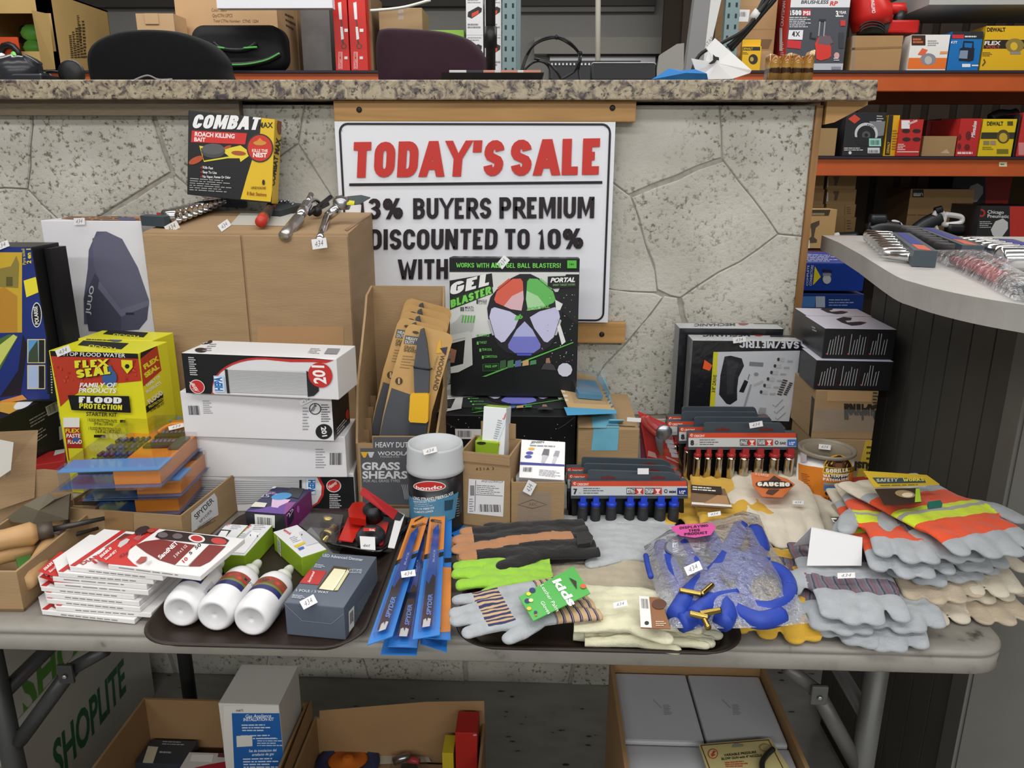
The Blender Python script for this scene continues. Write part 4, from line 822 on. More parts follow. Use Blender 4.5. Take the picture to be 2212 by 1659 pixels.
f.micro([(1938,310),(1958,310),(1956,325),(1938,325)],4,'#f0d0d0');f.rect(1936,327,1984,329,'#f0d0d0')
m2(1992,2024,260,DRED,'dark red box, left of two behind the cut down brown carton',Y=RY+.33,d=.3);m2(2022,2064,256,DRED,'dark red box, right of two behind the cut down brown carton',Y=RY+.33,d=.3)
b=m2(1989,2062,294,M('#a08058',.75,0,.05,5),'low brown carton in front of the dark red boxes',d=.18);f=b.face('front');f.poly([(2030,331),(2045,322),(2052,332)],'#c4a888')
b=m2(2063,2110,256,RED,'red boxed tool set standing beside the yellow saw box',d=.3,name='tool_box');f=b.face('front');f.text('Milwaukee',(2105,297),(2110,262),8,'#f0dcdc',.03)
for x,y,rx,ry in((2072,296,5,7),(2092,293,6,10),(2072,316,4,7),(2089,318,6,7)):f.ell(x,y,rx,ry,'#6d2224',14)
f.micro([(2068,327),(2112,327),(2112,334),(2068,334)],1,'#f0d0d0',.7)
b=m2(2111,2185,257,M('#dfc01f',.4),'yellow saw box with a black band on the middle shelf',d=.12,name='saw_box');f=b.face('front');f.text('DEWALT',(2132,271),(2167,271),8,'#3a3212',.04);f.rect(2116,286,2194,300,'#3a382c');f.ell(2167,295,14,15,'#5a4c2a',20);f.ell(2167,297,9,10,'#c8a83a',16);f.rect(2124,304,2137,313,'#8a865a');f.rect(2139,304,2151,313,'#a88a7a');f.rect(2153,322,2178,332,'#7a7424');f.rect(2176,262,2188,271,'#5a5220');f.micro([(2122,316),(2148,316),(2148,324),(2122,324)],2,'#8a7a1c')
m2(2187,2192,246,M('#27272b',.5),'thin black case between the yellow saw box and the last red box',d=.3);b=m2(2194,2260,243,M('#c23632',.4),'red box cut off by the right edge on the middle shelf',d=.3);b.face('front').rect(2200,308,2212,335,'#d88a88')  # the narrow dark box only stands for shade in the gap
o=MB().tube(smooth([ony(x,y,RY+.2)for x,y in((2140,257),(2158,249),(2180,250),(2196,246))],4),.03,BLACK,8).build('tool_bag',None,Matrix.Translation(ony(2168,257,RY+.2)),None,True);tag(o,'black bag lying behind the yellow saw box','bag')
# ---- lower shelf
CB=M('#9c7c52',.75,0,.05,5)
rows=[(537,503),(503,469),(469,441),(441,409),(409,377)]
for i,(yb,yt)in enumerate(rows):
 for j,(x0,x1)in enumerate(((1741,1777),(1779,1846))):
  b=box_y('drill_carton',x0+i*1.3,x1+i*.6,yb,yt,RY+0.25,.25,CB,z=(Z3 if i==0 else ony(1770,yb,RY+.25).z),label='brown drill carton, row %s of the %s column behind the wooden edging'%(('one from the bottom','two','three','four','five at the top')[i],('left','right')[j]),cat='box',group='brown drill cartons')
  if j and i>2:f=b.face('front');f.rect(x0+3,yt+6,x0+10,yb-6,'#c9ccd6');f.poly([(x0+20,yt+4),(x0+34,yt+4),(x0+32,yt+12),(x0+28,yb-8),(x0+23,yb-8),(x0+24,yt+13)],'#54432c')
  elif j:f=b.face('front');f.line([(x0+45,yb-2),(x0+46,yt+2)],1.5,'#7b6140');f.micro([(x0+50,yt+5),(x0+60,yt+5),(x0+60,yb-6),(x0+50,yb-6)],4,'#6b5436')
b=box_y('drill_carton',1742,1800,537,452,RY+-0.05,.2,M('#b3905f',.7),z=Z3,label='pale brown carton with a printed drill, foremost on the lower shelf',cat='box');f=b.face('front')
f.poly([(1743,466),(1790,466),(1794,453),(1748,453)],'#3b3226');f.rect(1754,460,1781,465,'#8a744e');f.poly([(1741,487),(1770,476),(1770,485),(1762,492),(1758,512),(1765,518),(1764,524),(1750,525),(1748,515),(1753,510),(1752,492),(1742,492)],'#4b4030');f.rect(1734,519,1749,540,'#d8d8d8')
def power_tool(name,pts,Y,r,m,label,extra=()):
 c=ony(pts[0][0],pts[0][1],Y);root=empty(name,(c.x,Y,Z3));tag(root,label,'tool');root.matrix_basis=Matrix.Translation(root.location)
 MB().tube(smooth([ony(x,y,Y)for x,y in pts],5),r,m,12).build('body',root,None,None,True)
 for nm,pp,rr_,mm in extra:MB().tube(smooth([ony(x,y,Y-.02)for x,y in pp],5),rr_,mm,10).build(nm,root,None,None,True)
WP=M('#d8d6d6',.35)
power_tool('power_tool',[(1806,518),(1850,516)],RY+.1,.04,BLACKPL,'black and white power tool beside the pale drill carton',[('white_cap',[(1800,532),(1801,512),(1812,508)],.016,WP)])
power_tool('jigsaw',[(1880,505),(1900,497),(1935,500)],RY+.1,.06,BLACKPL,'black power tool with a white loop handle, left of the bigger one',[('white_handle',[(1912,508),(1925,480),(1942,482),(1950,494)],.009,WP),('black_handle',[(1874,510),(1880,484),(1900,478),(1920,480)],.012,BLACKPL),('battery',[(1880,474),(1912,474)],.03,M('#23262b',.4))])
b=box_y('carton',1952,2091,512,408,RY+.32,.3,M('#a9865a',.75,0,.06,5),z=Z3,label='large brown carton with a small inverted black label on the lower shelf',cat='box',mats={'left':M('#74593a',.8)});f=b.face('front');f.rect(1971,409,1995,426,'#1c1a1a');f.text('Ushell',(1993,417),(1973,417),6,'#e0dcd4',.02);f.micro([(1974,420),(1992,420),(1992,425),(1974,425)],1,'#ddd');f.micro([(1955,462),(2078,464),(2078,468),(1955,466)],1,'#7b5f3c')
power_tool('stapler',[(1978,500),(2000,484),(2030,470)],RY+.1,.04,M('#23272a',.45),'white and black electric stapler in front of the large brown carton',[('white_body',[(2018,466),(2026,456),(2040,466),(2038,484),(2060,484),(2076,480),(2077,470),(2066,466),(2042,463)],.014,WP),('battery',[(2045,494),(2080,495)],.03,M('#15171a',.4)),('nose',[(2020,484),(2026,504)],.01,WP),('knob',[(2020,456),(2034,452)],.02,BLACK)])
def pneu(x0,x1,yb,yt,Y,label,txt,z):
 b=box_y('impact_wrench_box',x0,x1,yb,yt,Y,.3,M('#26262a',.4),z=z,label=label,cat='box');f=b.face('front');s_=(x1-x0)/118;h=yb-yt
 f.rect(x0+72*s_,yt,x1+10,yb,'#b83028');cx,cy=x0+52*s_,yt+h*.58
 f.poly([(cx-16,cy+16),(cx-20,cy+4),(cx-10,cy-14),(cx+6,cy-20),(cx+17,cy-12),(cx+17,cy+2),(cx+4,cy+20),(cx-8,cy+22)],'#c6c6c6')
 if txt:f.ell(x0+15,yt+15,8.5,8.5,'#b83028',20);f.ell(x0+15,yt+15,5,5,'#26262a',20);f.text('Chicago',(x0+28,yt+16),(x0+63,yt+17),7,'#e2e2e2',.01);f.text('Pneumatic',(x0+28,yt+25),(x0+74,yt+26),7,'#e2e2e2',.01)
 f.micro([(x0+11,yt+32),(x0+44,yt+32),(x0+36,yt+48),(x0+11,yt+48)],4,'#bbb',.4)
pneu(2105,2230,526,445,RY+.02,'black and red impact wrench box, front one at the right of the lower shelf',1,Z3)
b=box_y('impact_wrench_box',2096,2118,526,443,RY+0.30,.2,M('#1b1b1e',.45),z=Z3,label='black wrench box half hidden between the brown carton and the front wrench box',cat='box');b.face('front').rect(2084,486,2120,530,'#8a2420')
pneu(2050,2178,441,381,RY+.64,'black and red wrench box standing on the others, under the middle shelf',0,ony(2100,443,RY+.64).z)
box_y('carton',2160,2260,526,376,5.15,.2,M('#6d5638',.8),z=Z3,label='brown carton at the back right of the lower shelf',cat='box')
# blue boxes on a low stand just behind the stone front
st=MB().box((.64,2.1,0),(.92,2.45,ony(1740,690,2.12).z),M('#33302e',.7)).build('low_stand',None,Matrix.Translation((.78,2.28,0)),None,True);tag(st,'dark low stand carrying the blue boxes behind the wall end','stand')
BLUE=M('#1d3f9c',.35)
zb0=ony(1740,690,2.12).z;zb1=ony(1740,628,2.12).z
b=box_y('hose_box',1722,1862,690,634,2.12,.28,M('#1f3a80',.35),z=zb0,label='lower dark blue box behind the end of the stone front',cat='box');f=b.face('front');f.poly([(1722,664),(1760,664),(1762,640),(1724,640)],'#4a7fc4');f.rect(1762,640,1782,664,'#b0bcd0');f.micro([(1790,645),(1850,645),(1850,662),(1790,662)],3,'#8fa4cc',.4)
b=box_y('hose_box',1730,1866,624,567,2.12,.28,BLUE,z=zb1,label='upper bright blue hose connector box behind the end of the stone front',cat='box');b.sh=1
f=b.face('front');f.poly([(1756,616),(1773,598),(1760,575)],'#e6d22a');f.text('CONNECTORS',(1753,617),(1757,573),5,'#dfe6f4',.01);f.text('COMPLETE',(1745,617),(1748,573),4,'#dfe6f4',.01);f.text('EASY ON / EASY OFF',(1730,617),(1735,571),4.5,'#dfe6f4',.01);f.ell(1786,600,11,14,'#3a4468',20);f.ell(1786,603,9,10,'#c4c8cc',18);f.rect(1777,590,1795,596,'#8a9098');f.line([(1776,584),(1797,586)],5,'#1a2040')
f=b.face('top');f.micro([(1740,548),(1812,552),(1815,566),(1735,566)],5,'#a9b0d0',.5);
# ================================================================ goods on the table: boxes at the back
T0=TZ+.0008
def up(b,d=.0006):return b.o.z+b.c+d
BLK=M('#1b1b1e',.35)
# --- far left: boxed sun visors
b1=box_px('visor_box',(-60,1130),(147,1012),(-60,930),T0,.22,BLK,label='black visor box lying flat at the far left under the upright one');
f=b1 .face('front');f.micro([(62,905),(108,880),(110,900),(66,925)],3,'#8a8a86',.4);f.poly([(103,899),(126,888),(120,867),(97,879)],'#c9c9cc');f.bars([(100,880),(118,870),(122,886),(104,896)],'#44444a');f.poly([(128,951),(160,935),(155,908),(126,922)],'#c9c9cc');f.poly([(12,950),(40,935),(40,945),(12,962)],'#c9a92c');f.poly([(15,955),(44,945),(45,958),(16,967)],'#d8d8d8');f.micro([(62,940),(100,915),(103,940),(66,965)],4,'#9a9a96',.4)
f=b1 .face('top');f.poly([(20,895),(108,850),(60,855),(-40,880)],'#c7993a');f.ell(50,873,22,9,'#d8dce4',20,-25)
b2=box_px('visor_box',(-160,868),(124,868),(-160,533),up(b1),.09,BLK,label='black and blue visor box standing upright at the far left',lean=0,h=None)
f=b2 .face('front');f.poly([(-160,868),(108,862),(92,533),(-160,533)],'#1d2f78');f.poly([(-160,722),(48,718),(48,545),(-160,545)],'#c9a62e');f.poly([(-60,720),(38,718),(38,640),(10,620),(-60,640)],'#b8842c')
f.poly([(0,620),(40,622),(42,570),(36,552),(24,575),(0,580)],'#8a7c3a');f.rect(14,598,28,618,'#5c5426');f.poly([(-60,850),(0,800),(40,725),(20,722),(-60,760)],'#4a6a30');f.poly([(0,790),(38,728),(30,722),(0,745)],'#c8cf6a');f.poly([(0,858),(45,852),(60,745),(50,722),(40,800)],'#1a1524')
f.ell(80,680,11,27,'#e8eaf0',24);f.ell(80,680,9.5,25,'#15151a',24);f.text('POLARISE',(85,700),(81,661),8,'#f0f0f0',.02);f.text('2 en 1',(68,569),(67,537),9,'#e6d63a',.03);f.text('Pare soleil',(57,571),(54,537),7,'#e6d63a',.0)
f.rect(72,543,82,565,'#b8303a');f.rect(85,542,95,564,'#b8303a');f.poly([(52,606),(78,598),(87,630),(58,642)],'#e8da38');f.poly([(81,590),(90,576),(103,598),(95,620)],'#7a7e8c')
for y0,c in((732,'#5a9ad0'),(788,'#a9bbe0')):f.rect(60,y0,99,y0+52,'#d8c890');f.rect(62,y0+2,84,y0+50,c);f.rect(85,y0+2,97,y0+50,'#1c1c20')
f.poly([(64,760),(82,735),(84,782),(62,782)],'#3a4a3a');f.poly([(104,850),(112,850),(101,535),(95,535)],'#0e0e12');f.micro([(105,620),(109,620),(116,850),(112,850)],40,'#c8c8cc',.5)
f.poly([(0,866),(50,852),(60,862),(0,872)],'#c8884a')
b2 .sticker('front',7,530,-22,32,14)
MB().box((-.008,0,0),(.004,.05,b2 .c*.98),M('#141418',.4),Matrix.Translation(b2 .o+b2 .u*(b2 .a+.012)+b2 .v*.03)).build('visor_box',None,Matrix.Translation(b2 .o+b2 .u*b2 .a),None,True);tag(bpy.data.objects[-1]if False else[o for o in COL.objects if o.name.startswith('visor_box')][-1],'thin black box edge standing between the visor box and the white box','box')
# --- white box with a printed storage case
b=box_px('deck_box_carton',(165,956),(365,959),(115,476),T0,.12,M('#e4e3ea',.4),label='tall white box printed with a dark grey storage case')
f=b.face('front');f.poly([(209,500),(230,500),(264,516),(298,578),(322,650),(318,690),(300,700),(285,702),(182,700),(181,646),(190,580),(192,540)],'#5e5f76');f.poly([(181,646),(205,590),(262,668),(262,720),(192,715)],'#4a4b5e');f.poly([(262,672),(322,652),(318,690),(300,712),(262,715)],'#55566c');f.poly([(200,515),(230,500),(264,516),(298,578),(322,648),(262,668),(215,605),(203,575)],'#66677e');f.poly([(215,606),(262,668),(322,648),(322,660),(262,684),(212,622)],'#71728a');f.rect(272,675,290,680,'#33343f')
f.text('JUUO',(194,680),(204,618),9,'#d9dae6',.02)
f=b.face('top');f.poly([(132,473),(322,485),(322,466),(150,464)],'#b3703c');f.micro([(150,465),(320,468),(320,484),(140,473)],3,'#3a3236',.6);f.poly([(255,470),(290,470),(295,482),(258,481)],'#4a4f7a')
b.sticker('front',174,478,-2,24,15)
# --- big brown carton against the wall
Yf,Yb=1.512,1.745;x0=ony(306,487,Yf).x;x1=ony(752,505,Yf).x;zt=ony(752,505,Yf).z;ztb=zt+.028
cx=(x0+x1)/2;mw=Matrix.Translation((cx,(Yf+Yb)/2,T0));a,d,hh=x1-x0,Yb-Yf,zt-T0
mb=MB();vs=[Vector(p)for p in((-a/2,-d/2,0),(a/2,-d/2,0),(a/2,d/2,0),(-a/2,d/2,0),(-a/2,-d/2,hh),(a/2,-d/2,hh),(a/2,d/2,hh+.028),(-a/2,d/2,hh+.028))]
mb.add(vs,[(0,3,2,1),(4,5,6,7),(0,1,5,4),(1,2,6,5),(2,3,7,6),(3,0,4,7)],CARD)
bigc=mb.build('carton',None,mw);tag(bigc,'largest brown carton, with hand tools lying on its top','box')
xs=ony(531,600,Yf).x-cx
for lo,hi in((-a/2+.001,xs-.0022),(xs+.0022,a/2-.001)):MB().box((lo,-d/2-.004,.002),(hi,-d/2,hh-.004),CARD,None,.0015).build('flap',bigc)
f=Face(bigc,Vector((x0,Yf-.004,T0)),Vector((1,0,0)),Vector((0,0,1)),'front_paper_patch');f.poly([(560,830),(745,830),(742,705),(556,705)],'#b48e66')  # flat tan patch on the front, right of the seam
TN=Vector((0,-.028,d)).normalized();TP=Vector((cx,Yf,zt+T0-T0))
def ont(x,y,h=0):return onp(x,y,TP,TN)+TN*h
f=Face(bigc,TP,Vector((1,0,0)),Vector((0,d,.028)),'lot_sticker');f.lift=.001;sticker_on(f,485,488,-35,26,16);f.poly([(750,500),(800,465),(797,462),(744,497)],'#93714b')
# --- pest bait box on top, tilted back
yB_=Yf+.165;p0=ony(404,420,yB_);p1=ony(587,440,yB_)
u=(p1-p0).normalized();v=Vector((0,math.cos(math.radians(4)),-math.sin(math.radians(4))));w=u.cross(v);v=w.cross(u)
bt=ony(417,237,yB_);hB=(bt-p0).dot(w);wB=(p1-p0).length
b=Box('bait_box',p0,u,v,w,wB,.042,hB,BLK,label='black and yellow pest bait box standing on the large carton',mats={'right':M('#e0bb28',.3)});b.ob['gap']=1
cmb=b
f=b.face('front');f.poly([(520,430),(585,436),(606,252),(566,246),(560,310),(545,345),(534,380)],'#e2bc26')
f.block('COMBAT',(416,277),(562,281),(419,247),'#f2f2f4',.24,.15);f.text('MAX',(558,276),(590,276),11,'#2a2418',.03)
f.poly([(413,307),(530,312),(534,288),(415,282)],'#d2302a');f.text('ROACH KILLING',(421,294),(507,299),9,'#f4f0f0',.03);f.text('BAIT',(420,305),(444,306),8,'#f4f0f0',.03)
f.poly([(431,315),(485,322),(520,314),(545,332),(520,350),(518,342),(492,342),(441,350)],'#e6d23a');f.poly([(434,320),(480,326),(495,338),(441,347)],'#1b1b1e');f.ell(461,326,26,15,'#4a4a4c',28);f.ell(461,322,24,12,'#5c5c5e',28);f.ell(424,346,17,7,'#b5502c',16,-25);f.ell(516,331,16,5,'#a8542c',16,5);f.ell(492,318,9,3,'#b5502c',12,-20)
f.ell(562,320,29,31,'#3c302c',30);f.ell(562,320,26,28,'#cc3526',30);f.text('KILLS THE',(545,328),(579,329),6,'#f0e0d8',.03);f.text('NEST',(547,339),(577,340),9,'#f4ecea',.04);f.ell(562,309,14,5,'#c89a3a',16);f.poly([(552,308),(562,298),(572,308)],'#e08a3a')
for i,(t_,w_)in enumerate((('Kills Fast',22),('Easy To Use',30),('No Vapor, Fumes Or Odor',60))):f.text(t_,(439,364+i*10),(439+w_,366+i*10),5,'#ececec',.02);f.line([(434,361+i*10),(436,363+i*10),(439,358+i*10)],1.5,'#d2302a')
f.micro([(412,383),(508,390),(506,418),(410,412)],6,'#a8a8a8',.35);f.text('LARGE ROACHES',(543,408),(575,409),5,'#5c3a14',.02);f.text('8 Bait Stations',(534,421),(576,424),7,'#8a4a1c',.02);f.ell(570,394,3,6,'#2a2014',12)
f=b.face('right');f.text('COMBAT MAX',(592,402),(606,300),9,'#1c1a18',.04,.1);f.ell(604,273,6,18,'#8a4a30',18)
# --- socket rail on the carton
def socket_obj(parent,p,dirv,L,r,m,name='socket',mouth=True):
 q=Vector((0,0,1)).rotation_difference(dirv.normalized()).to_matrix().to_4x4();mx=Matrix.Translation(p)@q
 mb=MB();mb.lathe([(r*.8,0),(r,.003),(r,L*.98),(r*.93,L),(r*.72,L),(r*.68,L-.012)],m,16,mx,True)
 k=mb.slot(BLACK);mb.mi[-1]=k;return mb.build(name,parent,None,None,True)
A=ont(352,487,.004);B=ont(464,452,.004);D=(B-A).normalized();SX=D.cross(TN).normalized()
rail=empty('socket_rail',A);tag(rail,'grey socket rail with ten chrome sockets and red pegs on the large carton','socket set')
def bar_between(p,q,w_,h_,m,n,name,parent,side=Vector((0,0,0))):
 e=(q-p).normalized();s_=e.cross(n).normalized();P=[p-s_*w_/2,p+s_*w_/2,q+s_*w_/2,q-s_*w_/2]
 return MB().sheet([x+n*h_ for x in P],h_,m,n).build(name,parent,None,None,True)
RG=M('#3f4a52',.45)
bar_between(A-D*.025-SX*.006,B+D*.02-SX*.006,.028,.014,RG,TN,'rail',rail);bar_between(A-D*.03,A-D*.012+SX*.001,.055,.02,RG,TN,'end_block',rail)
bar_between(B+D*.008+SX*.028,B+D*.03+SX*.028,.085,.018,RG,TN,'end_block',rail);bar_between(B+D*.01+SX*.03,B+D*.028+SX*.03,.07,.0005,M('#8f8f8c',.4),TN,'label_plate',rail).location=TN*.019
L_=(B-A).length
for i in range(10):
 t_=i/9;p=A+D*(L_*t_*.97)+TN*.016;r=.0145-.0065*t_;socket_obj(rail,p+SX*.006,SX,.034-.008*t_,r,CHROME)
 MB().box((-.006,-.0035,-.006),(.006,.0035,.006),M('#b0302c',.4),Matrix.Translation(p-SX*.002)).build('peg',rail,None,None,True)
f=Face(rail,A-D*.03+TN*.0,SX,TN,'lot_sticker');f.lift=.002;sticker_on(f,373,490,-28,30,18)
f=Face(bigc,ont(508,488,.0),Vector((1,0,0)),Vector((0,d,.028)),'x')
PRINTS.remove(f)
# card and hand tools
def slab_on(name,pts,t,m,label,cat,h=.0006):
 P=[ont(x,y,h+t)for x,y in pts];c=sum(P,Vector())/len(P);o=MB().sheet(P,t,m,TN).build(name,None,Matrix.Translation(c),None,True);tag(o,label,cat);return o
slab_on('instruction_card',[(497,487),(615,489),(640,463),(520,461)],.0008,M('#c4c2ba',.5),'pale paper card under the red handled tool on the large carton','paper')
sd=empty('ratchet_driver',ont(600,470));tag(sd,'red and dark brown handled driver with grey bit holder on the carton','tool')
h1=ont(565,497,.016);h2=ont(588,462,.017);MB().tube([h1,h1 .lerp(h2,.25)],[.011,.0115],M('#c23a2c',.4),14).build('handle_cap',sd,None,None,True);MB().tube([h1 .lerp(h2,.25),h1 .lerp(h2,.5),h1 .lerp(h2,.9)],[.0115,.0105,.0095],M('#3b2b26',.6),14).build('grip',sd,None,None,True);MB().tube([h1 .lerp(h2,.9),h2],.01,M('#a03028',.4),14).build('collar',sd,None,None,True)
bar_between(ont(585,468,0),ont(640,452,0),.05,.014,M('#33393e',.5),TN,'bit_holder',sd)
for i in range(5):MB().tube([ont(600+i*8,455-i,.018),ont(612+i*8,447-i,.019)],.0028,STEEL,8).build('bit',sd,None,None,True)
MB().tube([ont(632,455,.012),ont(650,437,.02)],.003,STEEL,8).build('shaft',sd,None,None,True)
rt=empty('oil_filter_wrench',ont(640,480));tag(rt,'chrome handled tool with black jaws, middle of the three tools on the carton','tool')
h1=ony(613,513,Yf-.012);h2=ony(645,478,Yf+.06);h3=ony(664,446,Yf+.11);h2 .z+=.004;h3 .z=max(h3 .z,ont(664,446,.015).z)
MB().tube([h1,h1 .lerp(h2,.05),h2],[.009,.0125,.0125],M('#b9b4b0',.28,.9),16).build('knurled_handle',rt,None,None,True);MB().tube([h2,h3],[.0105,.0105],CHROME,16).build('shaft',rt,None,None,True)
MB().tube([h3,ony(672,420,Yf+.14)],.006,CHROME,10).build('spike',rt,None,None,True);MB().tube(smooth([h3,ony(678,432,Yf+.16),ony(690,442,Yf+.18),ony(680,458,Yf+.16)],4),.005,CHROME,8).build('ring',rt,None,None,True)
for q in((715,425),(708,440)):MB().tube([ony(668,462,Yf+.13),ony(q[0],q[1],Yf+.2)],.005,M('#2e2c2c',.4,.4),8).build('jaw',rt,None,None,True)
MB().ball(ony(684,456,Yf+.15),.012,BLACKPL,12,(1,.8,1)).build('screw_knob',rt,None,None,True)
tl=empty('caulking_tool',ont(730,480));tag(tl,'long chrome tool with a tagged loop, rightmost on the large carton','tool')
h1=ony(690,522,Yf-.016);h2=ont(709,485,.016);h3=ony(731,452,Yf+.09);h3 .z=max(h3 .z,ont(731,452,.014).z)
MB().tube([h1,h1 .lerp(h2,.3),h2],[.009,.0085,.0078],M('#c8c0c0',.18,1),14).build('handle',tl,None,None,True);MB().tube([h2,h3],[.0095,.011],CHROME,14).build('shaft',tl,None,None,True);MB().lathe([(.015,-.012),(.018,-.006),(.018,.006),(.012,.014)],STEEL,16,Matrix.Translation(ony(738,440,Yf+.1))).build('head',tl,None,None,True)
MB().tube([ony(722,450,Yf+.09),ony(724,428,Yf+.1),ony(740,425,Yf+.11)],.004,STEEL,8).build('lever',tl,None,None,True)
MB().sheet([ony(746,443,Yf+.09),ony(775,440,Yf+.08),ony(800,426,Yf+.08),ony(780,421,Yf+.1),ony(750,424,Yf+.11)],.002,M('#4c5558',.5)).build('tag_loop',tl,None,None,True);MB().sheet([ony(749,439,Yf+.088),ony(765,440,Yf+.082),ony(766,434,Yf+.09),ony(750,432,Yf+.1)],.0035,M('#d8d23c',.5)).build('price_label',tl,None,None,True)
f=Face(tl,Vector((0,Yf-.03,0)),Vector((1,0,0)),Vector((0,0,1)),'lot_sticker');sticker_on(f,690,526,-8,32,22)
# --- flood protection kits
FLX=M('#e0dc28',.3)
def flexbox(b,full):
 f=b.face('front')
 if not full:return
 f.poly([(108,756),(302,762),(303,775),(110,769)],'#16161a');f.text('STOP FLOOD WATER',(136,768),(271,772),8,'#f2f2f2',.01);f.poly([(110,769),(303,775),(309,822),(270,826),(195,832),(150,860),(131,878),(127,855)],'#b83a24')
 R_=random.Random(5)
 for _ in range(46):
  x=R_.uniform(114,302);y=R_.uniform(776,824);f.ell(x,y,R_.uniform(1,3.4),R_.uniform(1,3.6),R_.choice(('#9c2c1c','#c94c30')),10)
 f.ell(239,815,16,18,'#3b5f96',24);f.poly([(231,800),(240,785),(249,802)],'#3b5f96')
 for o_,c_ in((1.4,'#17140c'),(0,'#e6e034')):f.block('FLEX',(165+o_,794+o_),(239+o_,790+o_),(164+o_,778+o_),c_,.25,.0);f.block('SEAL',(170+o_,816+o_),(242+o_,806+o_),(167+o_,798+o_),c_,.25,.0)
 f.text('FAMILY OF',(175,835),(256,835),9,'#f2f2f2',.03,.2);f.text('PRODUCTS',(173,846),(255,847),9,'#f2f2f2',.03,.2)
 f.poly([(265,776),(289,777),(290,792),(278,806),(266,790)],'#e0dc28');f.ell(278,790,5,5,'#1a1a1a',14)
 f.poly([(150,852),(282,854),(286,890),(158,884)],'#141416');f.block('FLOOD',(174,868),(266,870),13,'#f2f2f2',.24);f.block('PROTECTION',(175,880),(267,884),11,'#e6e034',.2)
 f.text('STARTER KIT',(190,896),(256,898),8,'#17170f',.02);f.text('1 FLOOD PROTECTION PASTE',(193,908),(256,911),6,'#17170f',.02);f.text('(9 fl oz. / 270 mL)',(207,916),(248,917),6,'#17170f',.02);f.text('1 FLOOD PROTECTION LIQUID',(195,926),(265,929),6,'#17170f',.02);f.text('(16 fl oz. / 473 mL)',(210,933),(262,934),6,'#17170f',.02);f.rect(207,937,232,943,'#17170f');f.rect(263,905,275,911,'#17170f')
 f.poly([(143,920),(176,921),(185,990),(152,992)],'#a32a1e');f.rect(141,900,176,921,'#e8e8e0');f.text('FLEX',(146,932),(176,932),8,'#e6e034',.02);f.text('PASTE',(148,943),(178,943),8,'#f0f0f0',.02);f.text('FLOOD',(151,956),(181,956),8,'#f0f0f0',.03);f.ell(168,947,8,5,'#3b5f96',12);f.poly([(152,966),(184,966),(186,990),(155,992)],'#d8d42c')
 f=b.face('right');f.poly([(303,762),(338,737),(339,747),(303,775)],'#16161a');f.poly([(303,775),(339,747),(348,800),(309,835)],'#b83a24')
 f.text('FLEX',(312,798),(344,776),9,'#e6e034',.06,.1);f.text('SEAL',(314,816),(344,794),9,'#e6e034',.06,.1);f.text('FAMILY OF',(317,836),(346,815),6,'#f2f2f2',.03);f.text('PRODUCTS',(317,850),(348,828),6,'#f2f2f2',.03);f.poly([(314,878),(351,848),(352,865),(316,892)],'#141416');f.text('FLOOD',(322,873),(352,850),9,'#f2f2f2',.04);f.text('PROTECTION',(322,882),(354,862),5,'#e6e034',.02);f.text('STARTER KIT',(325,890),(355,872),5,'#17170f',.02)
 f=b.face('top');f.poly([(168,746),(262,755),(278,742),(180,736)],'#17170f');f.text('FLOOD',(250,752),(192,745),5,'#d8d42c',.02);f.ell(250,735,14,4,'#4a5a7a',14);f.micro([(190,728),(250,731),(245,738),(185,735)],2,'#55521a',.6)
b1=box_px('flood_kit',(156,1064),(340,1074),(108,757),T0,(338,737),FLX,label='yellow and red flood kit box, front one of two at the left');b1 .ob['group']='flood kit boxes';flexbox(b1,1);b1 .sticker('front',140,757,-22,32,15)
bb=Box('flood_kit',b1 .o+b1 .v*(b1 .b+.003)-b1 .u*.012,b1 .u,b1 .v,b1 .w,b1 .a-.02,.075,b1 .c,FLX,label='yellow flood kit box standing behind the front one',group='flood kit boxes')
f=bb.face('top');f.poly([(222,722),(310,729),(320,719),(236,713)],'#17170f');f.text('FLOOD',(300,726),(245,721),4,'#d8d42c',.02);f.ell(300,710,14,3,'#4a5a7a',14)
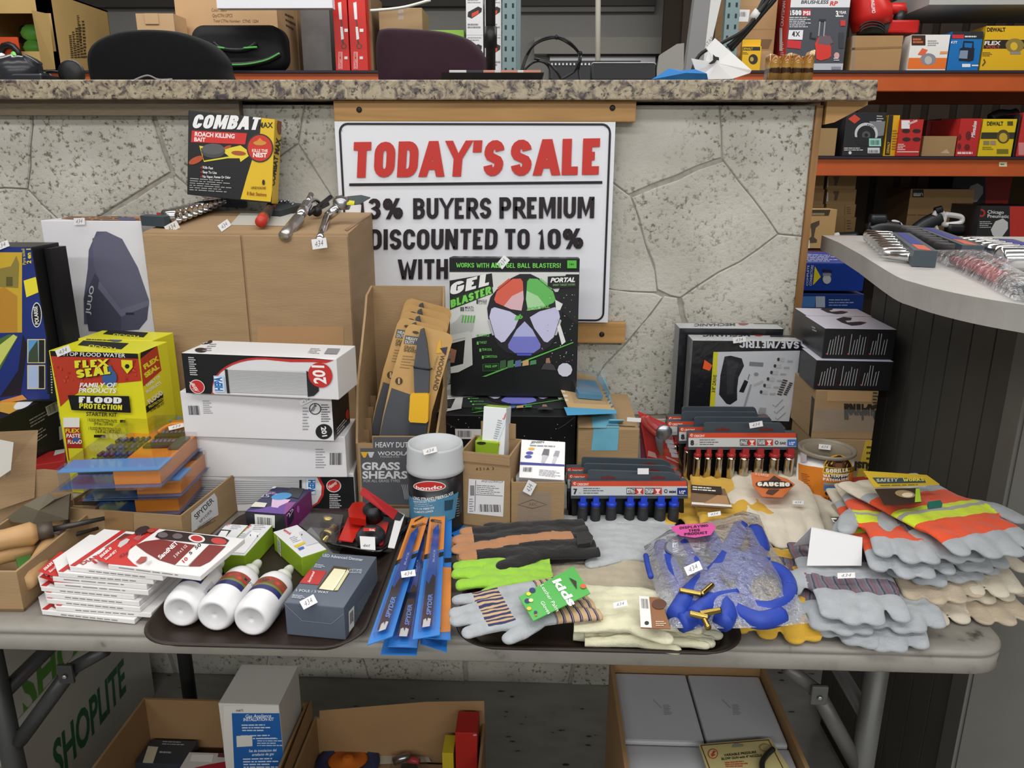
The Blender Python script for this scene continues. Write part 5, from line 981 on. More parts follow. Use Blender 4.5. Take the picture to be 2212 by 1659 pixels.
# --- vacuum filter boxes
WB=M('#e2e2e4',.35)
def filter_art(f,q,flip=False):
 """printed face: q maps the unit square to pixels"""
 P=lambda u,v:(q[0][0]*(1-u)*(1-v)+q[1][0]*u*(1-v)+q[2][0]*u*v+q[3][0]*(1-u)*v,q[0][1]*(1-u)*(1-v)+q[1][1]*u*(1-v)+q[2][1]*u*v+q[3][1]*(1-u)*v)
 def pl(pts,c):f.poly([P(u,v)for u,v in pts],c)
 arc=[(.175+.0+.36*(1-math.cos(t_)),.95-.86*math.sin(t_))for t_ in[k*math.pi/20 for k in range(11)]]
 pl([(0,1),(0,0),(.8,0),(.98,.05)]+[(.85,.05),(.7,.06)]+[(u,v-.04)for u,v in arc[::-1]]+[(.165,1)],'#17171a')
 pl([(.98,.05),(.85,.04),(.7,.06)]+[(u,v-.05)for u,v in arc[::-1]]+[(.168,1),(.19,1)]+arc+[(.7,.13),(.85,.11),(.93,.12)],'#c3312e')
 pl([(.285,.93),(.285,.38),(.80,.33),(.80,.90)],'#cfd0d2')
 for k in range(16):v=.93-.036*k;pl([(.285,v),(.285,v-.011),(.80,v-.03+.001*k),(.80,v-.018+.001*k)],'#97999c')
 pl([(.272,.95),(.272,.36),(.29,.36),(.29,.95)],'#242427');pl([(.80,.95),(.80,.32),(.84,.40),(.875,.42),(.875,.80),(.84,.92)],'#242427')
 pl([(.195,.93),(.195,.53),(.262,.53),(.262,.93)],'#bcd4ee');pl([(.2,.91),(.2,.56),(.25,.56),(.25,.91)],'#eef4fa');f.text('HEPA',P(.245,.9),P(.245,.56),P(.2,.9),'#2a72b8',.06)
 for r_,c in((1,'#e6dede'),(.9,'#c3312e')):f.poly([P(.082+.049*r_*math.cos(t_),.82+.175*r_*math.sin(t_))for t_ in[-k*math.pi/12 for k in range(24)]],c)
 f.text('Hoover',P(.095,.94),P(.06,.72),P(.055,.92),'#f4e8e8',.02,.2)
 f.micro([P(.045,.08),P(.095,.08),P(.095,.55),P(.045,.55)][::1],9,'#d0d0d2',.5)
def disc201(f,q,u0,v0,ru,rv,c):
 P=lambda u,v:(q[0][0]*(1-u)*(1-v)+q[1][0]*u*(1-v)+q[2][0]*u*v+q[3][0]*(1-u)*v,q[0][1]*(1-u)*(1-v)+q[1][1]*u*(1-v)+q[2][1]*u*v+q[3][1]*(1-u)*v)
 f.poly([P(u0+ru*math.cos(t_),v0+rv*math.sin(t_))for t_ in[-k*math.pi/16 for k in range(32)]],c)
 return P
# bottom to top: 4 boxes
hb4=box_px('filter_box',(392,1108),(768,1098),(392,1032),T0,.095,WB,label='bottom white filter box of the stack, printed front with black right end',group='vacuum filter boxes')
q4=[(768,1030),(392,1025),(392,1108),(768,1098)];f=hb4 .face('front')
f.poly([(690,1029),(769,1030),(768,1099),(662,1103),(688,1085),(698,1068),(700,1050)],'#17171a');f.poly([(684,1029),(690,1029),(701,1050),(699,1070),(690,1086),(665,1103),(658,1103),(685,1085),(694,1068),(695,1050)],'#c3312e')
f.poly([(662,1068),(682,1068),(682,1032),(660,1032)],'#bcd4ee');f.poly([(664,1066),(680,1066),(680,1034),(662,1034)],'#f0f5fa');f.text('HEPA',(667,1036),(667,1064),(680,1036),'#2a72b8',.06)
for r_,c in((1,'#e6dede'),(.88,'#c3312e')):f.ell(721,1049,16*r_,14*r_,c,24)
f.text('Hoover',(712,1056),(730,1043),8,'#f4e8e8',.02,.2);f.micro([(712,1066),(738,1066),(738,1098),(712,1098)],8,'#d0d0d2',.5);f.poly([(392,1094),(648,1083),(648,1038),(392,1032)],'#c9cacc')
for k in range(12):f.poly([(392,1036+k*5),(646,1041+k*3.6),(646,1042.4+k*3.6),(392,1038+k*5)],'#97999c')
f.rect(647,1036,652,1082,'#242427')
hb3=box_px('filter_box',(405,1030),(750,1031),(405,942),up(hb4),.1,WB,label='plain white filter box, second from the bottom of the stack',group='vacuum filter boxes')
f=hb3 .face('front');f.bars([(712,978),(739,978),(739,1004),(712,1004)],'#33333a');f.micro([(682,968),(704,968),(704,1012),(682,1012)],8,'#9a9aa2',.4)
hb2=box_px('filter_box',(400,943),(722,953),(393,845),up(hb3),.1,WB,label='white filter box with black end, third from the bottom of the stack',group='vacuum filter boxes',mats={'right':M('#17171a',.35)})
f=hb2 .face('front');f.bars([(406,876),(430,876),(433,896),(408,896)],'#33333a');f.micro([(438,864),(458,864),(460,894),(440,894)],7,'#9a9aa2',.4);f.ell(681,883,13,12.5,'#1b1b1e',26);f.ell(681,883,11,10.5,'#e2e2e4',26);f.text('Hoover',(676,891),(686,874),9,'#1b1b1e',.03,.2);f.ell(700,932,18,16.5,'#1b1b1e',28);f.text('201',(694,922),(697,943),10,'#f0f0f0',.03);f.micro([(694,872),(714,872),(714,912),(694,912)],8,'#55555c',.4);f.micro([(654,878),(668,878),(668,930),(654,930)],8,'#9a9aa2',.4)
hb2 .sticker('front',663,864,-25,30,11)
f=hb2 .face('right');f.ell(750,895,4,11,'#c3312e',16);f.micro([(726,925),(750,895),(750,915),(728,940)],3,'#d0d0d2',.4)
hb1=box_px('filter_box',(402,849),(732,864),(392,762),up(hb2),(751,746),WB,label='topmost white filter box, red and black front with a printed filter',group='vacuum filter boxes')
q1=[(392,762),(728,774),(732,864),(402,849)];f=hb1 .face('front');filter_art(f,q1);P=disc201(f,q1,.89,.41,.078,.30,'#c3312e');f.text('201',P(.925,.62),P(.915,.18),P(.85,.62),'#f6f2f2',.03)
f=hb1 .face('top');f.ell(440,738,19,6,'#1b1b1e',22);f.text('201',(448,736),(432,741),4,'#eee',.02);f.ell(434,757,13,5,'#1b1b1e',20);f.micro([(455,742),(475,742),(455,760),(435,760)],4,'#9a9aa2',.4);f.poly([(700,765),(728,766),(735,754),(708,753)],'#8a8a90');f.micro([(672,752),(698,753),(690,766),(664,764)],4,'#aaaab0',.4)
# --- grass shears display carton with packs
p0=onz(776,1096,T0);p1=onz(946,1098,T0);u,v,w=uvw(p0,p1);aC=(p1-p0).length;dC=.2
hF=(onp(769,958,p0,v)-p0).dot(w);hBk=(onp(831,617,p0+v*dC,v)-p0).dot(w)
mw=Matrix(((u.x,v.x,0,(p0+u*aC/2+v*dC/2).x),(u.y,v.y,0,(p0+u*aC/2+v*dC/2).y),(0,0,1,p0 .z),(0,0,0,1)))
t=.004;x,y=aC/2,dC/2;mb=MB()
mb.box((-x,-y,0),(x,y,t),CARD2);mb.box((-x,y-t,0),(x,y,hBk),CARD2)
for s_ in(-1,1):
 xa,xb=(s_*x-(t if s_>0 else 0)),(s_*x+(t if s_<0 else 0));pr=[(-y,0),(y-t,0),(y-t,hBk),(y-.02,hBk-.05),(y-.04,hF+.06),(-y,hF)]if s_>0 else[(-y,0),(y-t,0),(y-t,hBk),(y-.055,hBk-.01),(y-.075,hBk-.04),(-y+.03,hF+.10),(-y,hF)];n=len(pr)
 mb.add([Vector((xa,a_,b_))for a_,b_ in pr]+[Vector((xb,a_,b_))for a_,b_ in pr],[list(range(n)),list(range(2*n-1,n-1,-1))]+[(i,n+i,n+(i+1)%n,(i+1)%n)for i in range(n)],CARD2)
mb.box((-x,-y,0),(x,-y+t,hF),CARD2);mb.box((-x+.03,-y,hF),(x-.01,-y+t,hF+.014),CARD2)
dc=mb.build('display_carton',None,mw);tag(dc,'open brown display carton holding carded grass shears','box')
f=Face(dc,p0,u,w,'front_print');f.poly([(784,1088),(944,1092),(944,944),(806,944),(806,968),(778,968)],'#55575c');f.text('HEAVY DUTY',(811,966),(890,966),11,'#d8d8da',.01);f.text('WOODLAND',(816,983),(905,983),8,'#d8d8da',.01);f.text('TOOLS CO.',(820,988),(864,988),3.5,'#b0b0b2',.01);f.poly([(779,976),(795,976),(790,988),(785,988)],'#dfae2c');f.poly([(794,976),(809,976),(804,988),(799,988)],'#c4c6ca');f.text('GRASS',(782,1014),(864,1014),15,'#d2d3d6',.035);f.text('SHEARS',(783,1033),(880,1033),15,'#d2d3d6',.035);f.text('FOR ALL GRASS TYPES',(786,1041),(864,1041),5.5,'#c0c0c4',.0)
for k in range(4):f.line([(875+k*3,1078),(872+k*3,1060),(868+k*4,1046)],1.2,'#b8babd')
for k in range(5):MB().box((-x+t,-y+.02+k*.026,.0045),(-x+.015,-y+.0225+k*.026,hF-.005+k*.014),CARDIN).build('divider',dc)
KRAFT=M('#c39b62',.65,0,.05,30);SLATE=M('#46494f',.5)
def shears(dx,dy,dd,label,ang,grp,first):
 """carded shears; plane leans back inside the carton"""
 Rm=Matrix.Rotation(math.radians(-ang),3,u);vv=Rm@v;ww=Rm@w
 o=p0+v*(.035+dd)+w*.02
 def q(x_,y_):return onp(x_+dx,y_+dy,o,vv)
 pts=[(818,952),(924,955),(933,890),(978,735),(975,724),(965,719),(892,700),(882,703),(876,712),(846,812),(827,900)]
 P=[q(*z)for z in pts];c=P[0];mwx=Matrix.Translation(c)
 o_=MB().sheet(P,.0012,KRAFT,-vv).build('shears_pack',None,mwx,None,True);tag(o_,label,'shears pack',grp)
 f=Face(o_,P[0],u,ww,'card_print')
 def F(*z):return[(a_+dx,b_+dy)for a_,b_ in z]
 f.poly(F((818,952),(920,952),(928,900),(910,860),(846,838),(830,895)),'#4c4f55');f.poly(F((872,742),(908,746),(911,729),(876,724)),'#55585e');f.text('HEAVY',F((877,733))[0],F((902,737))[0],6,'#d8d2c8',.02);f.text('DUTY',F((875,741))[0],F((895,743))[0],6,'#d8d2c8',.02);f.text('GRASS',F((873,752))[0],F((895,755))[0],6,'#5a4a30',.02);f.text('SHEARS',F((872,759))[0],F((898,762))[0],6,'#5a4a30',.02);f.micro(F((871,766),(900,768),(893,800),(863,796)),5,'#8a7248',.3);f.ell(862+dx,823+dy,8,8,'#4a3a28',18);f.rect(860+dx,817+dy,864+dx,829+dy,'#c9a878')
 f.ell(*F((898,718))[0],7,3,'#4a3a2a',14,10);f.poly(F((942,763),(955,762),(952,732),(946,740)),'#d9a83a');f.poly(F((950,752),(967,749),(963,768),(956,760)),'#3a3440')
 f.text('WOODLAND',F((952,766))[0],F((935,842))[0],10,'#4a3f34',.01);f.text('TOOLS CO.',F((944,768))[0],F((935,800))[0],4,'#6a5f50',.0)
 n_=-vv
 bl=MB();prof=[(911,710),(917,708),(924,740),(930,792),(928,850),(898,850),(896,792),(903,745)]
 bl.sheet([q(*z)+n_*.016 for z in prof],.014,SLATE,n_);s1=bl.build('blade_sheath',o_,None,None,True)
 hd=MB();hd.sheet([q(*z)+n_*.024 for z in((890,850),(893,846),(927,846),(930,850),(928,905),(924,909),(890,907),(887,902))],.022,M('#e2ae20',.4),n_);hd.build('yellow_grip',o_,None,None,True)
 MB().sheet([q(*z)+n_*.018 for z in((889,908),(926,910),(922,938),(886,936))],.016,M('#33363c',.5),n_).build('handle',o_,None,None,True)
 MB().tube([q(895,791)+n_*.002,q(897,791)+n_*.017,q(930,796)+n_*.017,q(933,796)+n_*.002],.0016,BLACK,6).build('tie',o_,None,None,True)
 return o_
g_='carded grass shears in the display carton'
shears(0,0,0,'foremost carded grass shears with yellow grip in the display carton',8,g_,1)
shears(-18,-13,.034,'second carded grass shears, just behind the foremost pack',6,g_,0);shears(-10,-27,.068,'third carded grass shears from the front of the display carton',4,g_,0);shears(-6,-42,.102,'fourth carded grass shears, with its top edge showing under the last',2.5,g_,0);o_=shears(-3,-55,.136,'rearmost carded grass shears in the display carton',1,g_,0)
# --- gel target boxes
GB=M('#141618',.3)
def gel_art(f,P,top=True):
 """art in unit coordinates: u right, v down from the printed top"""
 def pl(pts,c):f.poly([P(a_,b_)for a_,b_ in pts],c)
 pl([(0,.0),(1,.0),(1,.02),(.98,.17),(.72,.2),(.4,.56),(0,.68)],'#d8d9d8');pl([(.9,.02),(1,.02),(1,.5),(.8,.3)],'#17191b')
 pl([(.0,.16),(.0,.08),(.33,.01),(.34,.14),(.0,.3)],'#1a1c1e');f.block('GEL',P(.01,.22),P(.31,.12),P(.0,.11),'#ececec',.24,.12);pl([(0,.36),(0,.25),(.33,.13),(.34,.2)],'#1a3a18');f.block('BLASTER',P(.01,.34),P(.33,.2),P(.0,.27),'#7cd45a',.24,.1)
 if top:
  f.text('SINGLE',P(.22,.285),P(.29,.285),P(.22,.262),'#3a3c3e',.02);f.text('PLAYER',P(.22,.305),P(.29,.305),P(.22,.29),'#6a6c6e',.0);f.text('MULTI-',P(.12,.345),P(.19,.345),P(.12,.325),'#3a3c3e',.02);f.text('PLAYER',P(.12,.37),P(.19,.37),P(.12,.352),'#6a6c6e',.0)
  for u_ in(.085,.1,.21):pl([(u_,.37-(.07 if u_>.2 else 0)),(u_,.33-(.07 if u_>.2 else 0)),(u_+.01,.33-(.07 if u_>.2 else 0)),(u_+.01,.37-(.07 if u_>.2 else 0))],'#26282a')
# hand held blaster at the left
 pl([(0,.5),(.05,.46),(.09,.4),(.2,.42),(.18,.55),(.13,.6),(.0,.6)],'#b9bdba')
 for k in range(5):pl([(.09+k*.022,.48),(.1+k*.022,.41),(.112+k*.022,.41),(.102+k*.022,.48)],'#5cae4a')
 pl([(.0,.6),(.15,.56),(.17,.58),(.175,.88),(.06,.95),(.0,.96),(.0,.9),(.1,.87),(.12,.62),(.0,.65)],'#cfd1ce');pl([(0,.72),(.05,.74),(.03,.86),(0,.86)],'#9a6a54')
# pentagon target
 C=(.585,.41);R_=.285
 def pent(c_,r_,a0,sq=1.0,n=5):return[(c_[0]+r_*math.cos(math.radians(a0+72*k)),c_[1]+sq*r_*math.sin(math.radians(a0+72*k)))for k in range(n)]
 out=[]
 for k in range(5):
  a_=-90+36+72*k
  for da in(-22,-8,8,22):out.append((C[0]+(R_+(.012 if abs(da)<10 else 0))*math.cos(math.radians(a_-36+da)),C[1]+1.34*(R_+(.012 if abs(da)<10 else 0))*math.sin(math.radians(a_-36+da))))
 pl(out,'#1f1c22')
 cols=['#63b85c','#c4c4e4','#7478c8','#c9cae8','#d8604c']
 for k in range(5):
  a_=-54+72*k;ca,sa=math.cos(math.radians(a_)),math.sin(math.radians(a_))
  def W_(r_,s_):return(C[0]+r_*ca-s_*sa,C[1]+1.34*(r_*sa+s_*ca))
  pl([W_(.042,0),W_(.10,-.062),W_(.205,-.128),W_(.232,-.126),W_(.266,-.075),W_(.266,.075),W_(.232,.126),W_(.205,.128),W_(.10,.062)],cols[k])
  if k in(0,4):pl([W_(.042,0),W_(.10,-.062),W_(.15,-.092),W_(.17,0),W_(.15,.092),W_(.10,.062)],('#a9d6a2',0,0,0,'#dcb4ba')[k])
  if k==2:pl([W_(.042,0),W_(.10,-.062),W_(.15,-.092),W_(.15,.092),W_(.10,.062)],'#b0b2e0')
  pl([W_(.27,-.06),W_(.285,-.055),W_(.285,.055),W_(.27,.06)],('#86c47e','#b8b8bc','#4a56c8','#b8b8bc','#d0553a')[k])
 f.text('gb',P(.505,.44),P(.57,.44),P(.505,.40),'#62bb50',.05,.2);f.text('PORTAL',P(.6,.365),P(.78,.335),P(.6,.34),'#62bb50',.03,.2)
 pl([(.82,.26),(.88,.3),(.86,.36),(.83,.36)],'#dfe0e0');pl([(.86,.48),(.91,.66),(.88,.69),(.84,.52)],'#dfe0e0')
 pl([(.76,.04),(.985,.03),(.985,.14),(.80,.155),(.76,.13)],'#17191b');f.text('PORTAL',P(.78,.095),P(.97,.09),P(.78,.055),'#f0f0f0',.04,.25);f.text('SMART TARGET SYSTEM',P(.80,.13),P(.97,.125),P(.8,.112),'#8ac47c',.0)
 for i,(t_,w_)in enumerate((('MULTIPLE',.1),('TARGET',.06),('TEAM GOAL',.08),('COMPETITION',.1))):f.text(t_,P(.21+i*.02,.61+i*.067),P(.21+i*.02+w_,.61+i*.067),P(.21+i*.02,.587+i*.067),'#6cc45a',.01);(pl([(.19+i*.02,.62+i*.067),(.19+i*.02,.59+i*.067),(.205+i*.02,.59+i*.067),(.205+i*.02,.62+i*.067)],'#6cc45a')if i else None)
 pl([(.255,.94),(.255,.87),(.385,.86),(.385,.935)],'#2c6a2a');pl([(.26,.935),(.26,.875),(.38,.865),(.38,.93)],'#122412');f.text('FREE APP',P(.275,.905),P(.37,.90),P(.275,.885),'#6cc45a',.02)
 pl([(.25,.99),(.62,.82),(.97,.66),(.97,.67),(.63,.83),(.28,.99)],'#5fb84c')
 for k,c in enumerate(('#3a5a3a','#4a7a4a','#5a6a9a','#c8a070','#4a8a5a')):u_=.39+k*.06;pl([(u_,.92-.01*k),(u_+.005,.84),(u_+.05,.83),(u_+.052,.91-.01*k)],c)
 pl([(.72,.92),(.74,.87),(.76,.86),(.79,.86),(.82,.88),(.84,.93)],'#3c3a3e');pl([(.755,.86),(.76,.815),(.785,.81),(.795,.86)],'#9a7460')
 f.ell(*P(.91,.925),16,15,'#c8c9d8',10)if top else None
 R2=random.Random(3);
 for _ in range(50):u_,v_=R2 .uniform(.7,.98),R2 .uniform(.2,.85);(f.ell(*P(u_,v_),.9,.9,R2 .choice(('#d8d8d8','#8a8ad8','#c85a5a','#e8e8e8')),6)if top else None)
lb=box_px('target_box',(946,1022),(1240,1026),(941,896),T0,.235,GB,label='lower black target game box lying flat under the upright one',group='target game boxes')
zt_=up(lb)
f=lb.face('top');f.poly([(950,880),(1238,884),(1233,818),(968,816)],'#2b2d30');gel_art(f,lambda u_,v_:(lambda t_:((960-19*t_)*(1-u_)+(1240+5*t_)*u_,(820*(1-t_)+896*t_)))((v_-.22)/.78),False)
f=lb.face('front');f.poly([(984,948),(1040,948),(1040,927),(983,926)],'#dcdcdc');f.bars([(988,930),(1018,930),(1018,944),(988,944)]);f.line([(945,898),(965,914),(985,924)],1,'#4a4c4e');f.line([(1242,900),(1222,916),(1205,926)],1,'#4a4c4e')
R2=random.Random(8)
for _ in range(40):f.ell(R2 .uniform(950,1235),R2 .uniform(900,990),.9,.9,'#b8b8b8',6)
Yg=lb.o.y+.115
p0=ony(973,830,Yg);p1=ony(1246,830,Yg);p0 .z=p1 .z=zt_+.005;u=Vector((1,0,0));lean=4
Rm=Matrix.Rotation(math.radians(-lean),3,u);v=Rm@Vector((0,1,0));w=Rm@Vector((0,0,1))
hG=(onp(970,556,p0,v)-p0).dot(w)
gb=Box('target_box',p0,u,v,w,(p1-p0).length,.062,hG,GB,label='upright black target game box with a five panelled wheel printed',group='target game boxes')
f=gb.face('front');f.poly([(968,585),(1252,585),(1252,588),(968,588)],'#2c2e32');gel_art(f,lambda u_,v_:((970*(1-v_)+974*v_)*(1-u_)+(1251*(1-v_)+1244*v_)*u_,588+v_*227))
f.block('WORKS WITH',(986,577),(1057,578),10,'#74d058',.16);f.block('ALL',(1061,578),(1082,578),11,'#74d058',.24);f.block('GEL BALL BLASTERS!',(1094,578),(1211,578),10,'#74d058',.16);f.poly([(1225,579),(1245,579),(1245,562),(1225,562)],'#52b83c');f.text('14+',(1230,573),(1240,573),5,'#14300e',.02)
f=gb.face('top');f.text('GEL BLASTER',(990,553),(1052,553),3,'#e8e8e8',.03);f.text('PORTAL',(1186,553),(1240,553),2.5,'#74d058',.03);f.poly([(1100,554),(1146,554),(1146,551),(1100,551)],'#0a0a0a')
gb.sticker('front',1087,566,-50,26,17)
# --- brown carton with blue tape
b=box_px('carton',(1246,1045),(1375,1048),(1246,925),T0,.24,CARD2,label='brown carton sealed with blue tape behind the long socket sets')
BT=M('#6fb0c8',.3,0,.08,40)
f=b.tape('front',[(1277,973),(1334,973),(1337,925),(1282,925)],BT);f=b.tape('top',[(1280,925),(1338,925),(1306,815),(1270,815)],BT);f.line([(1247,926),(1310,926),(1311,920),(1372,922)],1.6,'#5c452c')
b.sticker('front',1369,905,4,30,9,t='')
MB().box((-.004,-.012,0),(.024,.012,.0015),BT,Matrix.Translation(b.o+b.u*(b.a*.55)+b.w*(b.c+.004)+b.v*.03)@Matrix.Rotation(-.6,4,'X')).build('loose_tape',b.ob,None,None,True)
TC=b
# carded item lying on it
P=[onz(x,y,up(b)+.012)for x,y in((1226,897),(1333,893),(1285,812),(1192,812))];c=sum(P,Vector())/4
for i,p in enumerate(P):p.z=up(b)+(.03 if i in(0,3)else.012)
o=MB().sheet(P,.0015,M('#c2a274',.6)).build('charger_pack',None,Matrix.Translation(c),None,True);tag(o,'carded item in a clear blister lying on the blue taped carton','packet')
nP=(P[1]-P[0]).cross(P[3]-P[0]).normalized();f=Face(o,P[0],P[1]-P[0],P[3]-P[0],'card_print');f.poly([(1225,898),(1333,894),(1330,886),(1218,880)],'#4aa0cc');f.micro([(1205,825),(1215,825),(1232,870),(1222,870)],5,'#e8e0d0',.5);f.micro([(1300,840),(1306,840),(1328,880),(1322,884)],6,'#4a6a8a',.4)
Q=[onp(x,y,P[0],nP)for x,y in((1240,871),(1312,874),(1290,827),(1222,823))];MB().sheet([q+nP*.026 for q in Q],.026,CLEAR,nP).build('blister',o,None,None,True);MB().sheet([q+nP*.012 for q in[onp(x,y,P[0],nP)for x,y in((1248,862),(1300,866),(1284,833),(1234,830))]],.01,M('#5a8fae',.4),nP).build('charger',o,None,None,True)
# --- two small open cartons with packets
b=box_px('carton',(997,1134),(1102,1147),(998,975),T0,.085,CARD2,hollow=.003,label='tall open brown carton with a white paper label, outlet box inside')
f=b.face('front');f.poly([(1010,1108),(1087,1116),(1090,1039),(1013,1034)],'#e4e4e6');f.text('4 5 1 A  3',(1028,1016),(1067,1015),6,'#4a3c2a',.01);f.bars([(1035,1089),(1082,1090),(1083,1106),(1036,1105)]);f.text('AFGF1532TRWCC4',(1040,1041),(1086,1043),5,'#333',.0);f.micro([(1030,1046),(1084,1049),(1083,1070),(1030,1066)],5,'#555',.3);f.line([(1028,1068),(1086,1071)],1,'#333');f.line([(1028,1037),(1026,1104)],1,'#333');f.rect(1016,1048,1025,1070,'#888');f.micro([(1014,1075),(1024,1075),(1024,1106),(1014,1106)],6,'#777',.3)
MB().box((0,0,0),(b.a,.002,.016),CARD2,Matrix.Translation((-b.a/2,-b.b/2-.004,b.c-.016))).build('front_lip',b.ob)
MB().box((-b.a/2+.012,b.b/2-.004,b.c),(b.a/2-.012,b.b/2-.001,b.c+.028),CARD2).build('back_flap',b.ob)
C1=b
# outlet box leaning out
def tilted(name,pbl,pbr,ptr,plane_o,plane_n,depth,m,label,cat='box',**k):
 o=onp(pbl[0],pbl[1],plane_o,plane_n);q=onp(pbr[0],pbr[1],plane_o,plane_n);r=onp(ptr[0],ptr[1],plane_o,plane_n)
 u=(q-o);a=u.length;u.normalize();w=r-q;w=(w-u*w.dot(u));c=w.length;w.normalize();v=w.cross(u)
 return Box(name,o,u,v,w,a,depth,c,m,label=label,cat=cat,**k)
po_=C1 .o+C1 .v*.022;nrm=(Matrix.Rotation(math.radians(-12),3,C1 .u)@C1 .v)
GRN=M('#8fae2c',.4)
ob=tilted('outlet_box',(1038,1007),(1087,1012),(1139,885),po_,nrm,.035,M('#dfe2e6',.35),'white and green boxed outlet leaning out of the open carton',mats={'left':GRN,'top':GRN})
f=ob.face('front');f.poly([(1090,967),(1110,975),(1125,917),(1104,911)],'#c9cace');f.poly([(1094,968),(1108,973),(1121,922),(1107,917)],'#f2f2f4')
for x_,y_ in((1110,920),(1095,959)):f.rect(x_-1,y_-3,x_+1,y_+3,'#333')
f.rect(1099,926,1103,931,'#333');f.text('legrand',(1091,907),(1100,884),6,'#d0342c',.03);f.poly([(1060,965),(1078,968),(1081,954),(1063,951)],'#e6cf3a');f.text('SELF TEST',(1062,962),(1079,965),5,'#4a4210',.02);f.rect(1058,968,1067,976,'#3a6ab0');f.micro([(1076,905),(1088,908),(1078,950),(1066,948)],9,'#8a8f98',.35);f.poly([(1070,958),(1100,880),(1136,888),(1134,893),(1102,888),(1076,955)],'#d2dce8')
ob2=Box('outlet_box',C1 .o+C1 .u*.012+C1 .v*.045+C1 .w*.03,C1 .u,C1 .v,C1 .w,.042,.032,C1 .c-.026,GRN,label='green outlet box standing upright at the back of the open carton')
f=ob2 .face('front');f.ell(1040,957,10,3.5,'#2a2e10',14)
b=box_px('carton',(1104,1150),(1217,1150),(1106,1042),T0,.085,CARD2,hollow=.003,label='short open brown carton stamped with a diamond, cable boxes inside')
f=b.face('front');f.poly([(1118,1090),(1150,1078),(1182,1090),(1150,1099)],'#4a3c2a');f.poly([(1121,1090),(1150,1080),(1179,1090),(1150,1097)],'#a8845c');f.text('AEC',(1142,1092),(1161,1092),6,'#4a3c2a',.0);f.line([(1112,1130),(1168,1130)],1.2,'#4a3c2a');f.text('6',(1137,1128),(1141,1128),5,'#4a3c2a',0);f.text('Units',(1171,1130),(1188,1130),6,'#4a3c2a',0);f.text('JAH754V',(1121,1141),(1166,1141),8,'#3a2e20',.01)
b.tape('front',[(1116,1150),(1192,1150),(1190,1062),(1120,1062)],CLEARM)
b.sticker('front',1144,1051,-62,28,20)
C2=b
J0=C2 .o+C2 .v*.02+C2 .w*(C2 .c-.03)
jb=tilted('cable_box',(1121,1031),(1219,1037),(1233,955),C2 .o+C2 .v*.004+C2 .w*(C2 .c+.001),(Matrix.Rotation(math.radians(-52),3,C2 .u)@C2 .v),.045,M('#e4e4e6',.35),'white boxed charging cable tilted on top of the short carton')
f=jb.face('front');f.poly([(1119,1004),(1221,1008),(1222,1004),(1121,998)],'#3a3a8a');f.text('JENSEN',(1146,958),(1176,957),4.5,'#55555c',.02,.2);f.micro([(1145,960),(1218,963),(1217,968),(1144,965)],1,'#8a8a90',.5);f.ell(1148,970,7,3,'#d8a83a',16);f.ell(1144,979,8,3.5,'#4a50a0',16);f.ell(1141,987,8,3.5,'#4a50a0',16);f.poly([(1170,984),(1185,985),(1187,971),(1175,970)],'#6a6a72');f.poly([(1169,999),(1176,1000),(1184,985),(1172,983)],'#bdbdc4');f.poly([(1195,986),(1206,987),(1209,975),(1200,974)],'#9a9aa2');f.poly([(1192,1001),(1198,1002),(1204,987),(1197,986)],'#c4c4ca')
f.bars([(1130,1010),(1150,1010),(1149,1020),(1129,1019)],'#44444a');f.micro([(1165,1014),(1214,1018),(1213,1034),(1164,1028)],5,'#8a8a92',.35)
Box('cable_box',C2 .o+C2 .u*.008+C2 .v*.03+C2 .w*.006,C2 .u,C2 .v,C2 .w,C2 .a-.018,.035,C2 .c-.012,M('#dadade',.35),label='white cable box standing inside the short carton under the tilted one')
# --- cans
def can(name,cx,yb,yt,r_px,label,prof,cat='can'):
 p=onz(cx,yb,T0);zt=0
 l=onz(cx-r_px,yb,T0);return p
p=onz(936,1160,T0);rB=(onz(998,1118,T0)-onz(875,1118,T0)).length/2*.985;p.y+=rB
def vcan_h(y,Y):return ony(936,y,Y).z-T0
hcap0=vcan_h(1035,p.y-rB);hcap1=vcan_h(955,p.y)
def face_cyl(o,centre,r,name):
 """print wrapped on a cylinder: pixel polygons projected to the front of the can"""
 return CylFace(o,centre,r,name)
class CylFace(Face):
 def __init__(s,root,c,r,name='label_print'):
  Face.__init__(s,root,Vector(c),Vector((1,0,0)),Vector((0,0,1)),name);s.r=r
 def p(s,q):
  d=ray(q[0],q[1]);o=CAM-s.o;A_=d.x**2+d.y**2;B_=2*(o.x*d.x+o.y*d.y);C_=o.x**2+o.y**2-s.r**2;D_=B_*B_-4*A_*C_
  t_=(-B_-math.sqrt(max(0,D_)))/(2*A_);w_=o+d*t_;return(math.atan2(w_.x,-w_.y)*s.r,w_.z)
def cyl_flush(cf):
 """bend the flat print round the can"""
 for ch in cf.root.children:
  if ch.name.split('.')[0]==cf.name:
   me=ch.data;bm=bmesh.new();bm.from_mesh(me);bmesh.ops.triangulate(bm,faces=bm.faces[:])
   for _ in range(4):
    es=[e for e in bm.edges if abs(e.verts[0].co.x-e.verts[1].co.x)>.008]
    if not es:break
    bmesh.ops.subdivide_edges(bm,edges=es,cuts=1);bmesh.ops.triangulate(bm,faces=bm.faces[:])
   inv=cf.root.matrix_basis.inverted()
   for v_ in bm.verts:
    w_=cf.root.matrix_basis@v_.co-cf.o;lift=-w_.y;a_=w_.x/cf.r;r_=cf.r+lift;v_.co=inv@(cf.o+Vector((r_*math.sin(a_),-r_*math.cos(a_),w_.z)))
   bm.to_mesh(me);bm.free()
CYL=[]
